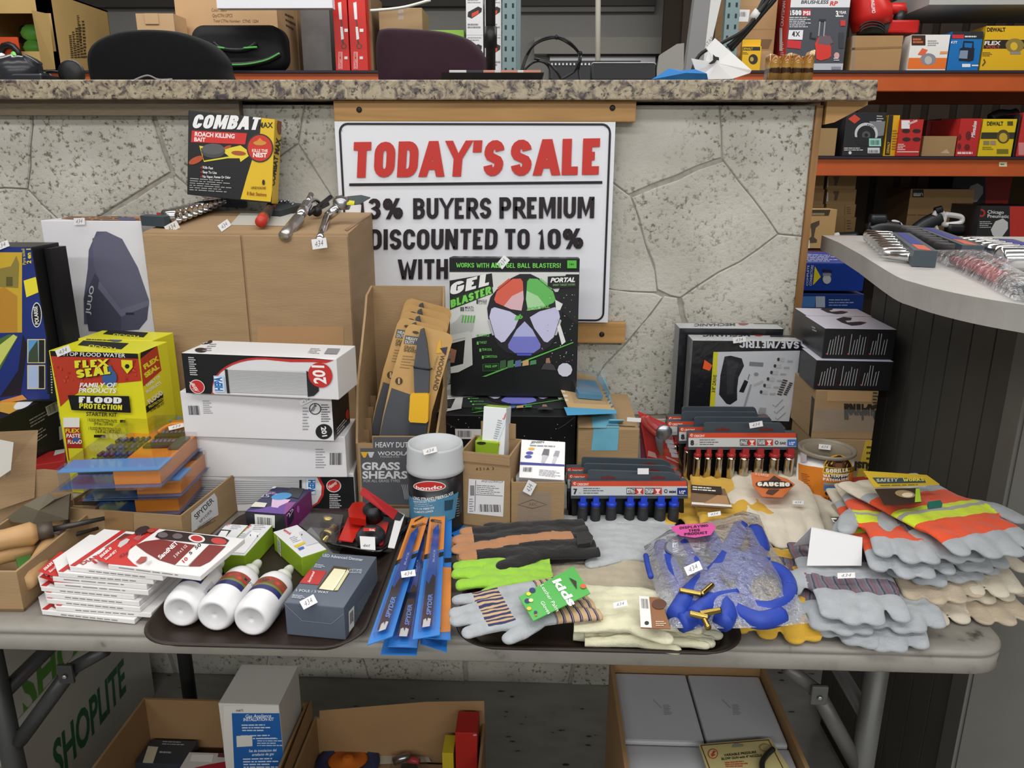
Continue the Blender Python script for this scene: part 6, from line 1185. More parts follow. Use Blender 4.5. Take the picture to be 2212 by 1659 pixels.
bd=MB().lathe([(rB*.93,0),(rB*.95,.004),(rB*.95,hcap0+.004)],M('#17181b',.3),40).build('filler_can',None,Matrix.Translation(p));tag(bd,'black filler can with a tall frosted plastic cap','can')
FROST=M('#d4d8dc',.45,0,0,20,0,200,(1,1,1),.25,1.2)
MB().lathe([(rB*.955,hcap0-.002),(rB,hcap0),(rB,hcap0+.006),(rB*.985,hcap0+.008),(rB*.95,hcap1-.004),(rB*.93,hcap1),(rB*.88,hcap1),(rB*.86,hcap1-.006),(rB*.4,hcap1-.01),(.002,hcap1-.008)],FROST,40).build('cap',bd)
f=CylFace(bd,p,rB*.95);CYL.append(f);f.lift=.0004
f.poly([(888,1125),(982,1118),(990,1062),(880,1066)],'#4a86a8');f.ell(928,1050,35,11,'#e8e4e4',30);f.ell(928,1050,33,9.5,'#c02e2a',30);f.text('bondo',(899,1056),(955,1054),7.5,'#f4eeee',.03);f.text('LONG STRAND FIBERGLASS',(893,1078),(979,1067),6.5,'#e4eef4',.02);f.text('REINFORCED FILLER',(894,1085),(942,1082),4,'#c8dce6',.02);f.text('PATE DE FIBRE DE',(895,1100),(938,1098),4,'#e4eef4',.01);f.text('FILAMENTS LONGS',(896,1107),(936,1105),4,'#e4eef4',.01);f.poly([(960,1103),(976,1100),(979,1078),(960,1081)],'#2a4a5c');f.micro([(896,1086),(940,1084),(940,1092),(896,1094)],2,'#b8d0dc',.3);f.micro([(984,1075),(992,1074),(992,1115),(985,1117)],8,'#8a8c90',.3)
f=Face(bd,p+Vector((0,0,hcap1-.004)),Vector((1,0,0)),Vector((0,1,0)),'lot_sticker');f.lift=.005;sticker_on(f,929,980,-14,30,12)
# gorilla style patch can
p=onz(1786,1088,T0);rG=(onz(1852,1030,T0+.07)-onz(1725,1030,T0+.07)).length/2*.98;p.y+=rG*.6
hG2=ony(1786,988,p.y-rG).z-T0;tin=M('#8d8475',.4,.1)
gc=MB().lathe([(rG*.96,0),(rG*.98,.002),(rG*.98,.004),(rG*.955,.006),(rG*.955,hG2-.02)],M('#e6e4e2',.3),44).build('sealant_can',None,Matrix.Translation(p));tag(gc,'orange and white sealant can with a metal lid','can')
MB().lathe([(rG*.955,hG2-.008),(rG,hG2-.006),(rG,hG2-.001),(rG*.97,hG2),(rG*.92,hG2-.001),(rG*.9,hG2-.006),(rG*.84,hG2-.007),(rG*.82,hG2-.003),(rG*.78,hG2-.003),(rG*.76,hG2-.0055),(.002,hG2-.0055)],tin,44).build('lid',gc)
f=CylFace(gc,p,rG*.955);CYL.append(f);f.lift=.0004
f.poly([(1727,1078),(1800,1084),(1846,1076),(1852,1015),(1800,1012),(1760,1008),(1725,1000)],'#d98022')
f.ell(1810,1010,31,28,'#d8a02a',30);f.ell(1810,1011,29,26,'#2a1a12',30);f.ell(1812,1002,13,17,'#5a3a24',22);f.ell(1812,993,9,10,'#3a2416',18);f.ell(1812,1005,8,7,'#7a543a',16);f.rect(1807,998,1817,1000,'#1a120c');f.poly([(1776,1020),(1780,1006),(1846,1004),(1848,1018),(1838,1022),(1786,1024)],'#e2b83a');f.poly([(1779,1018),(1782,1008),(1844,1006),(1845,1016)],'#7a5a1c');f.block('GORILLA',(1784,1020),(1831,1018),9,'#f6f0dc',.22)
f.block('WATERPROOF',(1778,1029),(1832,1027),6,'#f4f4f4',.2);f.block('PATCH&SEAL',(1778,1037),(1832,1035),6,'#f4f4f4',.2);f.poly([(1779,1058),(1826,1056),(1828,1046),(1780,1048)],'#3f7ec0');f.poly([(1779,1045),(1830,1043),(1830,1040),(1779,1042)],'#7ab0dc');f.ell(1786,1065,4,4,'#1a1a1a',14);f.micro([(1792,1062),(1822,1060),(1822,1068),(1792,1070)],2,'#5a3412',.35);f.text('32 fl oz (946 mL)',(1780,1078),(1820,1076),4.5,'#3a2410',.02);f.micro([(1732,1020),(1752,1024),(1752,1070),(1734,1066)],12,'#5a3412',.3);f.rect(1731,977,1744,998,'#b8b8be')
f=Face(gc,p+Vector((0,0,hG2-.003)),Vector((1,0,0)),Vector((0,1,0)),'lot_sticker');f.lift=.004;sticker_on(f,1781,970,6,26,11)
# --- mechanics tool set boxes
SW=clear_mat('shrink_wrap',gloss=.2,rough=.12,bump=.3,bs=60)
def mech(bl,br,tl,label,dep,art):
 b=box_px('tool_set_box',bl,br,tl,T0,dep,M('#dedcd8',.3),label=label,cat='box',group='shrink wrapped tool set boxes',mats={'front':M('#1c1c1f',.3),'left':M('#8d8c8a',.35)})
 f=b.face('front')
 f.block('SAE/METRIC',(1726,738),(1597,736),15,'#f0f0f0',.2)if art else f.block('SAE/METRIC',(1690,718),(1570,716),12,'#f0f0f0',.2)
 if art:
  f.poly([(1539,905),(1704,910),(1732,757),(1545,760)],'#dcdcdc');f.poly([(1531,905),(1542,905),(1551,760),(1541,760)],'#e6dc2a');f.text('3/8" DRIVE',(1544,848),(1548,810),7,'#26261c',.02)
  f.poly([(1565,770),(1578,768),(1602,774),(1607,790),(1595,815),(1592,840),(1592,864),(1577,874),(1569,872),(1553,852),(1556,810)],'#26262a');f.poly([(1570,778),(1596,782),(1586,815),(1584,850),(1570,852)],'#38383c')
  f.poly([(1618,790),(1648,792),(1649,783),(1619,781)],'#8a8a8a');f.line([(1615,820),(1619,808)],2,'#777');f.poly([(1596,846),(1606,848),(1616,824),(1608,820)],'#1c1c1e');f.line([(1605,888),(1622,830)],4.5,'#a8a8a8');f.ell(1606,888,7,5,'#8a8a8a',14);f.ell(1633,808,5,4,'#9a9a9a',12);f.line([(1628,832),(1648,823)],5,'#b0b0b0')
  for k in range(6):f.poly([(1680-k*7.5,780+k*14),(1694-k*7.5,781+k*14),(1695-k*7.5,773+k*14),(1681-k*7.5,772+k*14)],'#b6b6b6');f.ell(1681-k*7.5,776+k*14,3,4,'#3a3a3a',10);f.line([(1700-k*7.5,780+k*14),(1712-k*7.5,780+k*14)],4,'#a4a4a4')
  for k in range(7):f.line([(1678+k*2,850-k*5),(1688+k*2,852-k*5)],3,'#3a3a3a');f.line([(1692+k*2,850-k*4),(1699+k*2,852-k*4)],3,'#3a3a3a')
  for k in range(3):f.line([(1668+k*3,873+k*14),(1674+k*2,878+k*14),(1690+k*3,862+k*14)],1.2,'#777')
  f.poly([(1637,891),(1652,892),(1654,880),(1640,879)],'#9a9a9a');f.poly([(1517,795),(1532,800),(1538,788),(1521,776)],'#e0582a')
  f=b.face('top');f.poly([(1664,728),(1740,730),(1730,712),(1660,712)],'#26262a');f.text('MECHANIC',(1620,719),(1520,719),8,'#26262a',.03);f.ell(1639,721,12,6,'#c03028',20);f.text('MASTER',(1716,717),(1667,716),6,'#d8d8d8',.03);b.sticker('front',1596,733,-8,28,12)
 else:
  f=b.face('top');f.poly([(1628,704),(1705,706),(1690,692),(1624,692)],'#5a5a58');f.text('MECHANIC',(1588,697),(1500,697),6,'#3a3a3c',.03);f.ell(1606,699,11,5,'#a83a34',18)
 return b
m1=mech((1479,985),(1703,988),(1493,735),'front tool set box printed upside down with a case and sockets',.055,1)
m2_=Box('tool_set_box',m1 .o+m1 .v*(.055+.012)-m1 .u*.016,m1 .u,m1 .v,m1 .w,m1 .a,.055,m1 .c+.012,M('#dedcd8',.3),label='tool set box standing behind the front one, only its rim showing',group='shrink wrapped tool set boxes',mats={'front':M('#1c1c1f',.3),'left':M('#8d8c8a',.35)})
f=m2_.face('top');f.poly([(1628,700),(1705,701),(1690,694),(1624,694)],'#5a5a58');f.text('MECHANIC',(1588,699),(1500,700),5,'#3a3a3c',.03);f.ell(1606,699,11,4,'#a83a34',18)
for b in(m1,m2_):MB().box((-b.a/2-.0015,-b.b/2-.0015,0),(b.a/2+.0015,b.b/2+.0015,b.c+.0012),SW).build('shrink_wrap',b.ob)
# --- brown cartons and black boxes at the right back
k1=box_px('carton',(1742,1040),(1871,1044),(1752,947),T0,.12,CARD2,label='lower brown carton at the right back corner, black printed',cat='box')
f=k1 .face('front');f.poly([(1850,1030),(1876,1032),(1890,948),(1870,948)],'#c8a83a');f.text('Bushnell',(1890,1000),(1800,995),18,'#2c2418',.05);f.micro([(1872,960),(1886,960),(1884,1020),(1870,1020)],5,'#2c2418',.4)
k2=box_px('carton',(1752,947),(1884,949),(1759,843),up(k1),.13,CARD2,label='upper brown carton at the right back corner with clear tape',cat='box')
f=k2 .face('front');f.poly([(1786,866),(1882,868),(1884,846),(1788,844)],'#b8946a');f.text('Bushnell',(1897,876),(1823,874),(1897,906),'#2c2418',.06);f.micro([(1886,845),(1898,846),(1896,880),(1884,880)],5,'#3a3020',.5);f.poly([(1752,930),(1886,932),(1890,885),(1755,883)],CLEARM)
f=k2 .face('left');f.poly([(1748,940),(1752,945),(1760,862),(1754,855)],'#2c2418')
PR=M('#17171a',.3)
def led_box(bl,br,tl,z,dep,label,off=(0,0),tex=True):
 b=box_px('fixture_box',bl,br,tl,z,dep,PR,label=label,cat='box',group='black and white fixture boxes',mats={'top':M('#dcdaea',.35)})
 f=b.face('front')
 if tex:
  for k in range(3):
   x_=bl[0]+12+k*46;x2=x_+30;y0,y1=tl[1]+10,bl[1]-8;R_=random.Random(k)
   for c in range(6):xx=x_+c*6;f.line([(xx,y1),(xx+7,y0+R_.uniform(0,18))],1.5,'#b4b4b8')
   f.ell(x_-2,y1-2,1.6,1.8,'#c83a3a',8)
   if k:f.line([(x_-10,y1),(x_-3,y0)],.8,'#5a2a30')
 f=b.face('left');f.micro([(tl[0]-12,tl[1]-6),(tl[0]-2,tl[1]-2),(tl[0],tl[1]+10),(tl[0]-10,tl[1]+6)],2,'#b8b8c0',.5)
 return b
n1=led_box((1757,841),(1922,845),(1775,778),up(k2),.10,'lower black fixture box with fine white print on its front')
n2=led_box((1775,774),(1928,777),(1766,709),up(n1),(1889,684),'upper front black fixture box with a white top')
n3=Box('fixture_box',n2 .o+n2 .v*(n2 .b+.003)+n2 .u*.004,n2 .u,n2 .v,n2 .w,n2 .a,.085,n2 .c,PR,label='black fixture box with white top standing behind the upper front one',group='black and white fixture boxes',mats={'top':M('#dcdaea',.35)})
f=n2 .face('top');f.poly([(1806,690),(1822,685),(1840,687),(1838,692),(1826,693),(1830,697),(1858,695),(1872,697),(1860,702),(1840,704),(1818,697)],'#2a2a30')
f=n3 .face('top');f.poly([(1772,668),(1786,664),(1800,665),(1798,669),(1790,671),(1796,674),(1818,672),(1832,674),(1822,678),(1806,679),(1786,675)],'#2a2a30')
n4=Box('fixture_box',n1 .o+n1 .v*(n1 .b+.003)+n1 .u*.006,n1 .u,n1 .v,n1 .w,n1 .a,.085,n1 .c,PR,label='black fixture box hidden behind the lower one, only its left edge showing',group='black and white fixture boxes',mats={'top':M('#dcdaea',.35)})
Box('carton',k2 .o+k2 .v*(k2 .b+.003),k2 .u,k2 .v,k2 .w,k2 .a,.09,k2 .c+.0,CARD2,label='brown carton behind the upper one under the black boxes',cat='box').ob.location.z=k2 .o.z
Box('carton',k1 .o+k1 .v*(k1 .b+.003),k1 .u,k1 .v,k1 .w,k1 .a,.09,k1 .c+.0,CARD2,label='brown carton behind the lower one at the right back corner',cat='box')
# ================================================================ small goods on the table
DUPS=[]
def dup(root,mx,label):
 c=root.copy();COL.objects.link(c);c.matrix_basis=mx@root.matrix_basis;c['label']=label
 for ch in list(root.children):
  if ch.name.startswith('lot_sticker'):continue
  d=ch.copy();COL.objects.link(d);d.parent=c
  for g in ch.children:e=g.copy();COL.objects.link(e);e.parent=d
 return c
def box_top(name,BL,BR,TL,z,h,m,**k):
 """lying box given by pixels of its top face"""
 a,b,c=(onz(q[0],q[1],z+h)for q in(BL,BR,TL));u=b-a;v=c-a;v=v-u*(v.dot(u)/u.dot(u));o=a.copy();o.z=z
 return Box(name,o,u,v,Vector((0,0,1)),u.length,v.length,h,m,**k)
# --- hanging socket sets
HG=M('#414a52',.4)
def hang_set(label,y0,hdr,tab,xs,yc,ys,rp,capc,sm,words,grp):
 """hdr: x0, x1, top, orange, grey bottom, plastic bottom (pixel rows); tab outline; socket columns"""
 p0=onz(hdr[0],y0,T0);p1=onz(hdr[1],y0,T0);u,v,w=uvw(p0,p1);o=empty('socket_set',(p0+p1)/2);tag(o,label,'socket set',grp)
 q=lambda x,y,d=0:onp(x,y,p0,v)-v*d
 tk=.016
 MB().sheet([q(*z)for z in tab],.004,HG,-v).build('hang_tab',o,None,None,True)
 MB().sheet([q(x,y)-v*.004 for x,y in((hdr[0],hdr[5]),(hdr[1],hdr[5]),(hdr[1],hdr[2]+2),(hdr[1]-3,hdr[2]),(hdr[0]+3,hdr[2]),(hdr[0],hdr[2]+2))],tk,HG,-v).build('header',o,None,None,True)
 MB().sheet([q(x,y)+v*.0135 for x,y in((hdr[0]+4,y0),(hdr[1]-4,y0),(hdr[1]-4,hdr[5]),(hdr[0]+4,hdr[5]))],.004,M('#16171a',.3),-v).build('backing',o,None,None,True)
 f=Face(o,p0-v*.004,u,w,'header_print');x0,x1,yt,yo,yg=hdr[:5];s_=(x1-x0)/235
 f.rect(x0+2,yt+1,x1-2,yo,'#cf4a2e');f.rect(x0+1,yo,x1-1,yg,'#c6cacd');h=yg-yo;X=lambda k:x0+k*s_
 f.ell(X(8),(yt+yo)/2,3,3,'#f0e0d8',14);f.ell(X(8.6),(yt+yo)/2,1.6,1.6,'#cf4a2e',10);f.text('CRESCENT',(X(13),yo-2),(X(36),yo-2),4.5,'#f6ece6',.02)
 f.block(words[0],(X(5),yg-3),(X(13),yg-3),h*.6,'#2a2c30',.22);f.text('PC',(X(16),yg-4),(X(21),yg-4),3,'#9a9ca0',.0);f.micro([(X(25),yo+2),(X(70),yo+2),(X(70),yg-3),(X(25),yg-3)],3,'#55585c',.35)
 for k,t_ in((112,words[1]),(149,words[2])):
  f.rect(X(k),yo+3,X(k+34),yg-3,'#3a3c40');f.rect(X(k+18),yo+3,X(k+34),yg-3,'#c03a30');f.text(t_[0],(X(k+1),yo+h*.48),(X(k+17),yo+h*.48),h*.25,'#eee',.02);f.text(t_[1],(X(k+1),yg-h*.26),(X(k+17),yg-h*.26),h*.25,'#eee',.02);f.poly([(X(k+21),yg-4),(X(k+31),yg-4),(X(k+27),yg-7),(X(k+32),yo+5),(X(k+20),yo+5),(X(k+25),yg-7)],'#f0dcd8')
 f.ell(X(191),(yo+yg)/2,4,4.6,'#2a2c30',6);f.ell(X(191),(yo+yg)/2,2.2,2.5,'#c6cacd',10);f.text(words[3],(X(198),yg-6),(X(211),yg-6),5,'#2a2c30',.02);f.rect(X(214),yo+3,X(234),yg-2,words[4]);f.text('1/2"',(X(218),yg-5),(X(230),yg-5),6,'#f0f4fa',.03)
 f2=Face(o,p0-v*.0,u,w,'hang_slot')
 for k in(.14,.67):
  xa=tab[0][0]+(tab[1][0]-tab[0][0])*k;ya=yt-4;f2 .poly([(xa,ya),(xa+32,ya),(xa+31,ya-4),(xa+19,ya-5),(xa+16,ya-7),(xa+13,ya-5),(xa+1,ya-4)],'#6e2420')
 for i,x in enumerate(xs):
  r=(q(x+rp[i],ys)-q(x,ys)).length;c=q(x,ys)+v*.0-v*.002;hs=(q(x,ys)-q(x,y0-2)).length
  mb=MB();T_=Matrix.Translation(Vector((c.x,c.y,c.z-hs)));mb.lathe([(r*.9,0),(r,.002),(r,hs*.72),(r*.96,hs*.74),(r*.96,hs*.93),(r*.9,hs)],sm,18,T_);mb.build('socket',o,None,None,True)
  mb=MB();ch=(q(x,yc)-q(x,ys)).length;mb.lathe([(r*.95,hs),(r*.95,hs+ch*.35),(r*.6,hs+ch*.45)],capc,14,T_);mb.box((-r*.55,-r*.8,hs+ch*.3),(r*.55,r*.4,hs+ch),capc,T_);mb.build('peg',o,None,None,True)
 return o
s8=hang_set('front eight piece chrome socket set with red pegs',1064,(1486,1721,934,945.5,965,970),[(1520,936),(1698,939),(1690,917),(1686,914),(1526,913),(1521,917)],[1506,1529,1553,1579,1607,1639,1672,1704],967,985,[8.5,8.5,9,10,12,12,12.5,12],M('#a02a2c',.35),M('#b9b2a4',.14,1),('8',('ALLOY','STEEL'),('POLISHED','CHROME'),'SAE','#3f6cb8'),'eight piece socket sets')
f=Face(s8,s8 .location-Vector((0,.022,0)),Vector((1,0,0)),Vector((0,0,1)),'lot_sticker');sticker_on(f,1633,917,-10,29,12)
for k,(dx,dy,lb)in enumerate(((-.012,.043,'second'),(-.03,.086,'third'),(-.024,.129,'rearmost'))):DUPS.append((s8,Matrix.Translation((dx,dy*.75,0)),lb+' eight piece socket set, counted from the front by its header'))
s7=hang_set('front seven piece black impact socket set with blue pegs',1141,(1233,1485,1038,1050,1070,1075),[(1269,1040),(1472,1042),(1468,1028),(1450,1021),(1275,1016),(1270,1019)],[1258.6,1286.5,1320.6,1360,1389,1426,1455],1071,1091,[11,11,12,11.5,12,12.5,12],M('#1f3fc0',.4),M('#26272a',.55),('7',('IMPACT','RATED'),('PRECISION','GRIP'),'MM','#24307e'),'seven piece socket sets')
f=Face(s7,s7 .location-Vector((0,.022,0)),Vector((1,0,0)),Vector((0,0,1)),'lot_sticker');sticker_on(f,1389,1017,0,24,13,'');f.lift=.002
for dx,dy,lb in((-.005,.03,'middle'),(-.007,.06,'rear')):DUPS.append((s7,Matrix.Translation((dx,dy,0)),lb+' seven piece impact socket set, standing behind the front one'))
# --- red pliers packs
def leaning(name,pts,b0,b1,lean,t,m,label,cat,grp=None):
 p0=onz(b0[0],b0[1],T0);p1=onz(b1[0],b1[1],T0);u,v,w=uvw(p0,p1);Rm=Matrix.Rotation(math.radians(-lean),3,u);vv=Rm@v;ww=Rm@w
 P=[onp(x,y,p0,vv)for x,y in pts];o=MB().sheet(P,t,m,-vv).build(name,None,Matrix.Translation((p0+p1)/2),None,True);tag(o,label,cat,grp)
 return o,Face(o,p0,u,ww,'card_print'),(lambda x,y,d=0:onp(x,y,p0,vv)-vv*d),-vv
RC_=M('#b8302a',.35)
o,f,q,n_=leaning('pliers_pack',[(1407,1040),(1480,1042),(1476,1010),(1444,917),(1424,908),(1378,888),(1383,910)],(1407,1040),(1480,1042),6,.0012,RC_,'red carded pliers in front of the tool set box','pliers pack','red carded pliers')
f.poly([(1399,985),(1420,990),(1415,978),(1400,973)],'#d8a090')
for k in range(4):f.poly([(1438+k*4.2,957+k*10),(1456+k*3.5,959+k*10),(1453+k*3.5,951+k*10),(1436+k*4.2,947+k*10)],'#c9c0c0')
f.micro([(1437,984),(1466,996),(1473,1004),(1440,990)],2,'#f0d8d4',.5)
MB().sheet([q(*z)+n_*.014 for z in((1427,983),(1430,975),(1430,942),(1424,925),(1412,922),(1414,945),(1418,965))],.012,STEEL,n_).build('jaw',o,None,None,True)
mb=MB();mb.tube(smooth([q(x,y,.01)for x,y in((1386,897),(1392,912),(1404,925),(1418,936))],5),.006,M('#c4463a',.3),8);mb.tube(smooth([q(x,y,.01)for x,y in((1394,897),(1402,912),(1412,920),(1425,928))],5),.006,M('#c4463a',.3),8);mb.build('handles',o,None,None,True)
MB().lathe([(.013,0),(.016,.003),(.014,.006)],STEEL,18,Matrix.Translation(q(1432,930,.012))@Matrix.Rotation(math.pi/2,4,'X')).build('pivot',o,None,None,True)
MB().sheet([q(*z)+n_*.019 for z in((1405,1038),(1478,1040),(1474,1010),(1443,918),(1381,890),(1386,910))],.0005,CLEAR,n_).build('clear_bag',o,None,None,True)
leaning('pliers_pack',[(1386,1040),(1420,1042),(1400,975),(1386,905),(1381,905)],(1386,1036),(1420,1037),5,.001,M('#6f3040',.4),'darker red carded pliers edge behind the front pliers pack','pliers pack','red carded pliers')
# --- carton of bit sets
sp=box_px('carton',(140,1183),(402,1204),(129,1096),T0,(506,998),CARD2,hollow=.003,label='open brown carton holding the stacked orange bit sets')
f=sp.face('front');f.poly([(229,1200),(290,1202),(288,1106),(226,1103)],'#94744e')
f=sp.face('right');f.poly([(413,1150),(471,1112),(468,1075),(462,1065),(412,1108)],'#d8d8da');f.text('SPYDER',(424,1122),(462,1082),10,'#17171a',.01,.1);f.text('SPYDER',(432,1130),(458,1104),5,'#2a2a2e',.0,.1);f.micro([(425,1138),(468,1108),(468,1124),(428,1146)],4,'#3a3a3e',.35)
BZ0=T0+.072;ORP=M('#d9822c',.35)
def bitset(quad,z,label):
 P=[onz(x,y,z)for x,y in quad];c=sum(P,Vector())/4;o=empty('bit_set',Vector((c.x,c.y,z-.03)));tag(o,label,'bit set','orange and blue bit sets')
 L=lambda u_,v_:P[0].lerp(P[1],u_).lerp(P[3].lerp(P[2],u_),v_);up_=Vector((0,0,1))
 def pn(u0,u1,v0,v1,z0,h,m,nm):return MB().sheet([L(a,b)+up_*(z0+h-.03)for a,b in((u0,v0),(u1,v0),(u1,v1),(u0,v1))],h,m).build(nm,o,None,None,True)
 pn(.0,1,0,1,.001,.001,M('#4f86c8',.4),'card');f=Face(o,P[0]-up_*.0278,P[1]-P[0],P[3]-P[0],'card_print')
 pn(.52,.98,.03,.96,.003,.025,ORP,'case');pn(.0,.52,.22,.80,.003,.003,M('#55504c',.5),'insert');pn(.02,.98,.8,.99,.003,.004,ORP,'top_panel');pn(.0,1,.0,.20,.0285,.0015,M('#5f96cf',.35),'front_panel')
 fp=Face(o,L(0,0)-up_*.003,P[1]-P[0],P[3]-P[0],'front_panel_print');fp.lift=.0008
 n2=0
 for r_ in range(4):
  for k in range(7):
   a=L(.06+k*.063,.3+r_*.13);MB().tube([a+up_*-.016,a+up_*-.016+(P[3]-P[0]).normalized()*.016],.0034,(M('#2c3568',.25),M('#3a3440',.3))[(r_+k)%2],7).build('bit',o,None,None,True)
 for r_,v0 in((0,.38),(1,.56)):
  pn(.57,.86,v0,v0+.07,.029,.004,M('#241a20',.4),'bit_bar')
  for k in range(6):a=L(.6+k*.045,v0+.09);MB().tube([a+up_*.001,a+up_*.001+(P[3]-P[0]).normalized()*.012],.0028,M('#6a5a7a',.25),7).build('bit',o,None,None,True)
 pn(.86,.96,.34,.55,.029,.004,M('#4a4a4e',.4),'knob')
 MB().tube(smooth([L(.55,.66)+up_*.002,L(.6,.78)+up_*.004,L(.75,.8)+up_*.004,L(.9,.8)+up_*.003],4),.004,ORP,8).build('handle',o,None,None,True)
 mb=MB();K=(-.02,1.03);
 mb.sheet([L(a,b)+up_*(.0055)for a,b in((0,.0),(1,.0),(1,1),(0,1))],.0355,CLEAR);mb.sheet([L(a,b)-up_*.026 for a,b in((-.03,-.06),(1.03,-.06),(1.03,1.03),(-.03,1.03))],.0008,CLEAR);mb.build('blister',o,None,None,True)
 return o,fp,P,L
q1_=[(123,1020),(343,1014),(470,899),(280,905)]
zb1=T0+.15;bs,f,P,L=bitset(q1_,zb1,'topmost orange and blue bit set in the open carton');bs['z']=0
f.text('120 PIECE',(140,1008),(165,1007),5,'#d0904a',.02);f.micro([(170,1000),(225,999),(222,1007),(168,1008)],1,'#e6eef6',.7);f.micro([(280,994),(340,992),(334,1004),(272,1006)],2,'#d8d0c0',.5)
f2=Face(bs,P[0]+Vector((0,0,.0045)),P[1]-P[0],P[3]-P[0],'lot_sticker');f2 .lift=.002;sticker_on(f2,381,924,-14,34,9)
f3=Face(bs,P[0]-Vector((0,0,.022)),P[1]-P[0],P[3]-P[0],'brand_print');f3 .text('SPYDER',(322,913),(450,905),9,'#5a8ac8',.03,.1)
def pix_shift(a,za,b,zb):return Matrix.Translation(onz(b[0],b[1],zb)-onz(a[0],a[1],za))
DUPS.append((bs,pix_shift((343,1014),zb1,(388,1036),zb1-.036)@Matrix.Translation((0,0,0)),'second orange and blue bit set from the top in the open carton'));DUPS.append((bs,pix_shift((343,1014),zb1,(384,1075),zb1-.072),'third orange and blue bit set from the top in the open carton'))
# --- carton with wooden handled tools
tc=box_px('carton',(-130,1319),(52,1321),(-130,1234),T0,.215,CARD2,hollow=.004,label='open brown carton at the left edge with wooden handled tools inside')
MB().add([onp(x,y,tc.o+tc.v*tc.b,tc.v)for x,y in((-60,1130),(165,1120),(150,1018),(95,1013),(30,1018),(-60,1010))],[(0,1,2,3,4,5)],CARD).build('back_flap',tc.ob,None,None,True)
MB().add([onp(x,y,tc.o+tc.v*.17,tc.v)+Vector((0,d_,0))for x,y,d_ in((-60,1120,0),(40,1098,.04),(38,952,.05),(-60,935,0))],[(0,1,2,3)],CARD).build('side_flap',tc.ob,None,None,True)
f=Face(tc.ob,tc.o+tc.v*.166,tc.u,tc.w,'white_label');f.poly([(-20,1045),(24,1015),(30,955),(-20,945)],'#d4d2cc');f.bars([(12,1024),(24,1016),(24,1024),(12,1032)],'#555')
WD=wood_mat('handle_wood','#b98f5e','#caa272',(8,8,40),.55)
def hand(name,a,b,za,zb,r,label):
 A=onz(a[0],a[1],za);B=onz(b[0],b[1],zb);o=MB().tube([A,A.lerp(B,.08),A.lerp(B,.5),A.lerp(B,.9),B],[r*.8,r,r*.92,r*1.1,r*.7],WD,14).build(name,None,Matrix.Translation((A+B)/2),None,True);tag(o,label,'tool','wooden handled tools')
 D=(B-A).normalized();MB().tube([B,B+D*.02],r*.75,M('#5b5148',.5,.4),12).build('ferrule',o,None,None,True);MB().tube([B+D*.02,B+D*.09],[r*.3,r*.2],M('#4a4644',.4,.6),8).build('shank',o,None,None,True)
hand('wooden_handled_tool',(-60,1180),(82,1150),T0+.07,T0+.07,.0165,'thick wooden tool handle lying topmost across the left carton');hand('wooden_handled_tool',(-60,1218),(74,1180),T0+.045,T0+.045,.014,'wooden tool handle half hidden under the thick one');hand('wooden_handled_tool',(52,1262),(118,1166),T0+.035,T0+.045,.0145,'wooden tool handle pointing forward beside the green packet')
o=MB().sheet([onz(x,y,T0+.04)for x,y in((44,1240),(62,1228),(70,1180),(30,1190))],.012,M('#3f9a44',.4)).build('seed_packet',None,Matrix.Translation(onz(48,1220,T0+.028)),None,True);tag(o,'bright green packet between the wooden handles','packet');MB().sheet([onz(x,y,T0+.046)for x,y in((46,1240),(64,1230),(68,1184),(26,1190))],.003,CLEAR).build('clear_bag',o,None,None,True)
o=crumple('cloth',[(10,1122),(60,1085),(100,1068),(128,1072),(150,1068),(150,1120),(80,1124)],tc.o.y+.17,M('#6b6454',.85),'grey brown cloth bunched inside the left carton','cloth',.015,T0+.02)
b=box_px('tool_box_packet',(78,1062),(150,1050),(92,1002),T0,.07,M('#b02c2c',.35),label='red boxed tool between the visor box and the flood kit',cat='box');f=b.face('top');f.poly([(116,985),(140,978),(140,968),(120,972)],'#c9c4c4')
# --- sanding sheet packs
PKW=M('#e8e6e6',.4)
H=lambda x,y:(50+x/4.706,1120+y/4.706)
ed=[((860,465),(1800,585)),((470,485),(1460,590)),((350,545),(1295,620)),((295,590),(1265,675)),((310,650),(1275,735)),((175,690),(1145,780)),((225,755),(1190,845)),((235,815),(1195,905)),((325,890),(1275,960)),((185,930),(1110,1025))]
TH=.0079
def pk(k):z=T0+(10-k)*TH;return onz(*H(*ed[k][0]),z),onz(*H(*ed[k][1]),z),z
a,b_,z=pk(0);u=(b_-a).normalized();v=Vector((-u.y,u.x,0));dW=(onz(503,1160,z)-b_).dot(v);Lp=(b_-a).length
o0=a-Vector((0,0,TH-.0004));mw=Matrix(((u.x,v.x,0,o0 .x),(u.y,v.y,0,o0 .y),(0,0,1,o0 .z),(0,0,0,1)))
so=MB().box((0,0,0),(Lp,dW,TH-.0006),PKW,None,.001).build('sanding_pack',None,mw);tag(so,'topmost red and white sanding sheet pack, 434 written on it','sanding pack','stacked sanding sheet packs')
hd=MB();hd.sheet([Vector(p_)for p_ in((-.034,.03,TH-.001),(0,.0,TH-.001),(0,dW,TH-.001),(-.02,dW,TH-.001),(-.034,dW*.6,TH-.001))],.0012,M('#c0302e',.4));hd.build('header',so)
f=Face(so,a,u,v,'top_print');f.lift=.0004
def HP(*pts):return[H(*p_)for p_ in pts]
f.poly(HP((720,410),(950,212),(1110,272),(1075,330),(1060,400),(1120,460),(1170,492),(860,462)),'#c6302c');f.poly(HP((960,285),(985,240),(1050,205),(1085,215),(1060,250),(990,298)),'#c9c6c4')
f.poly(HP((1145,272),(1240,235),(1390,215),(1760,275),(1545,475),(1380,425),(1250,350)),'#7e2c2a');f.poly(HP((1680,490),(1890,270),(2060,285),(1900,440),(1800,490)),'#7e2c2a')
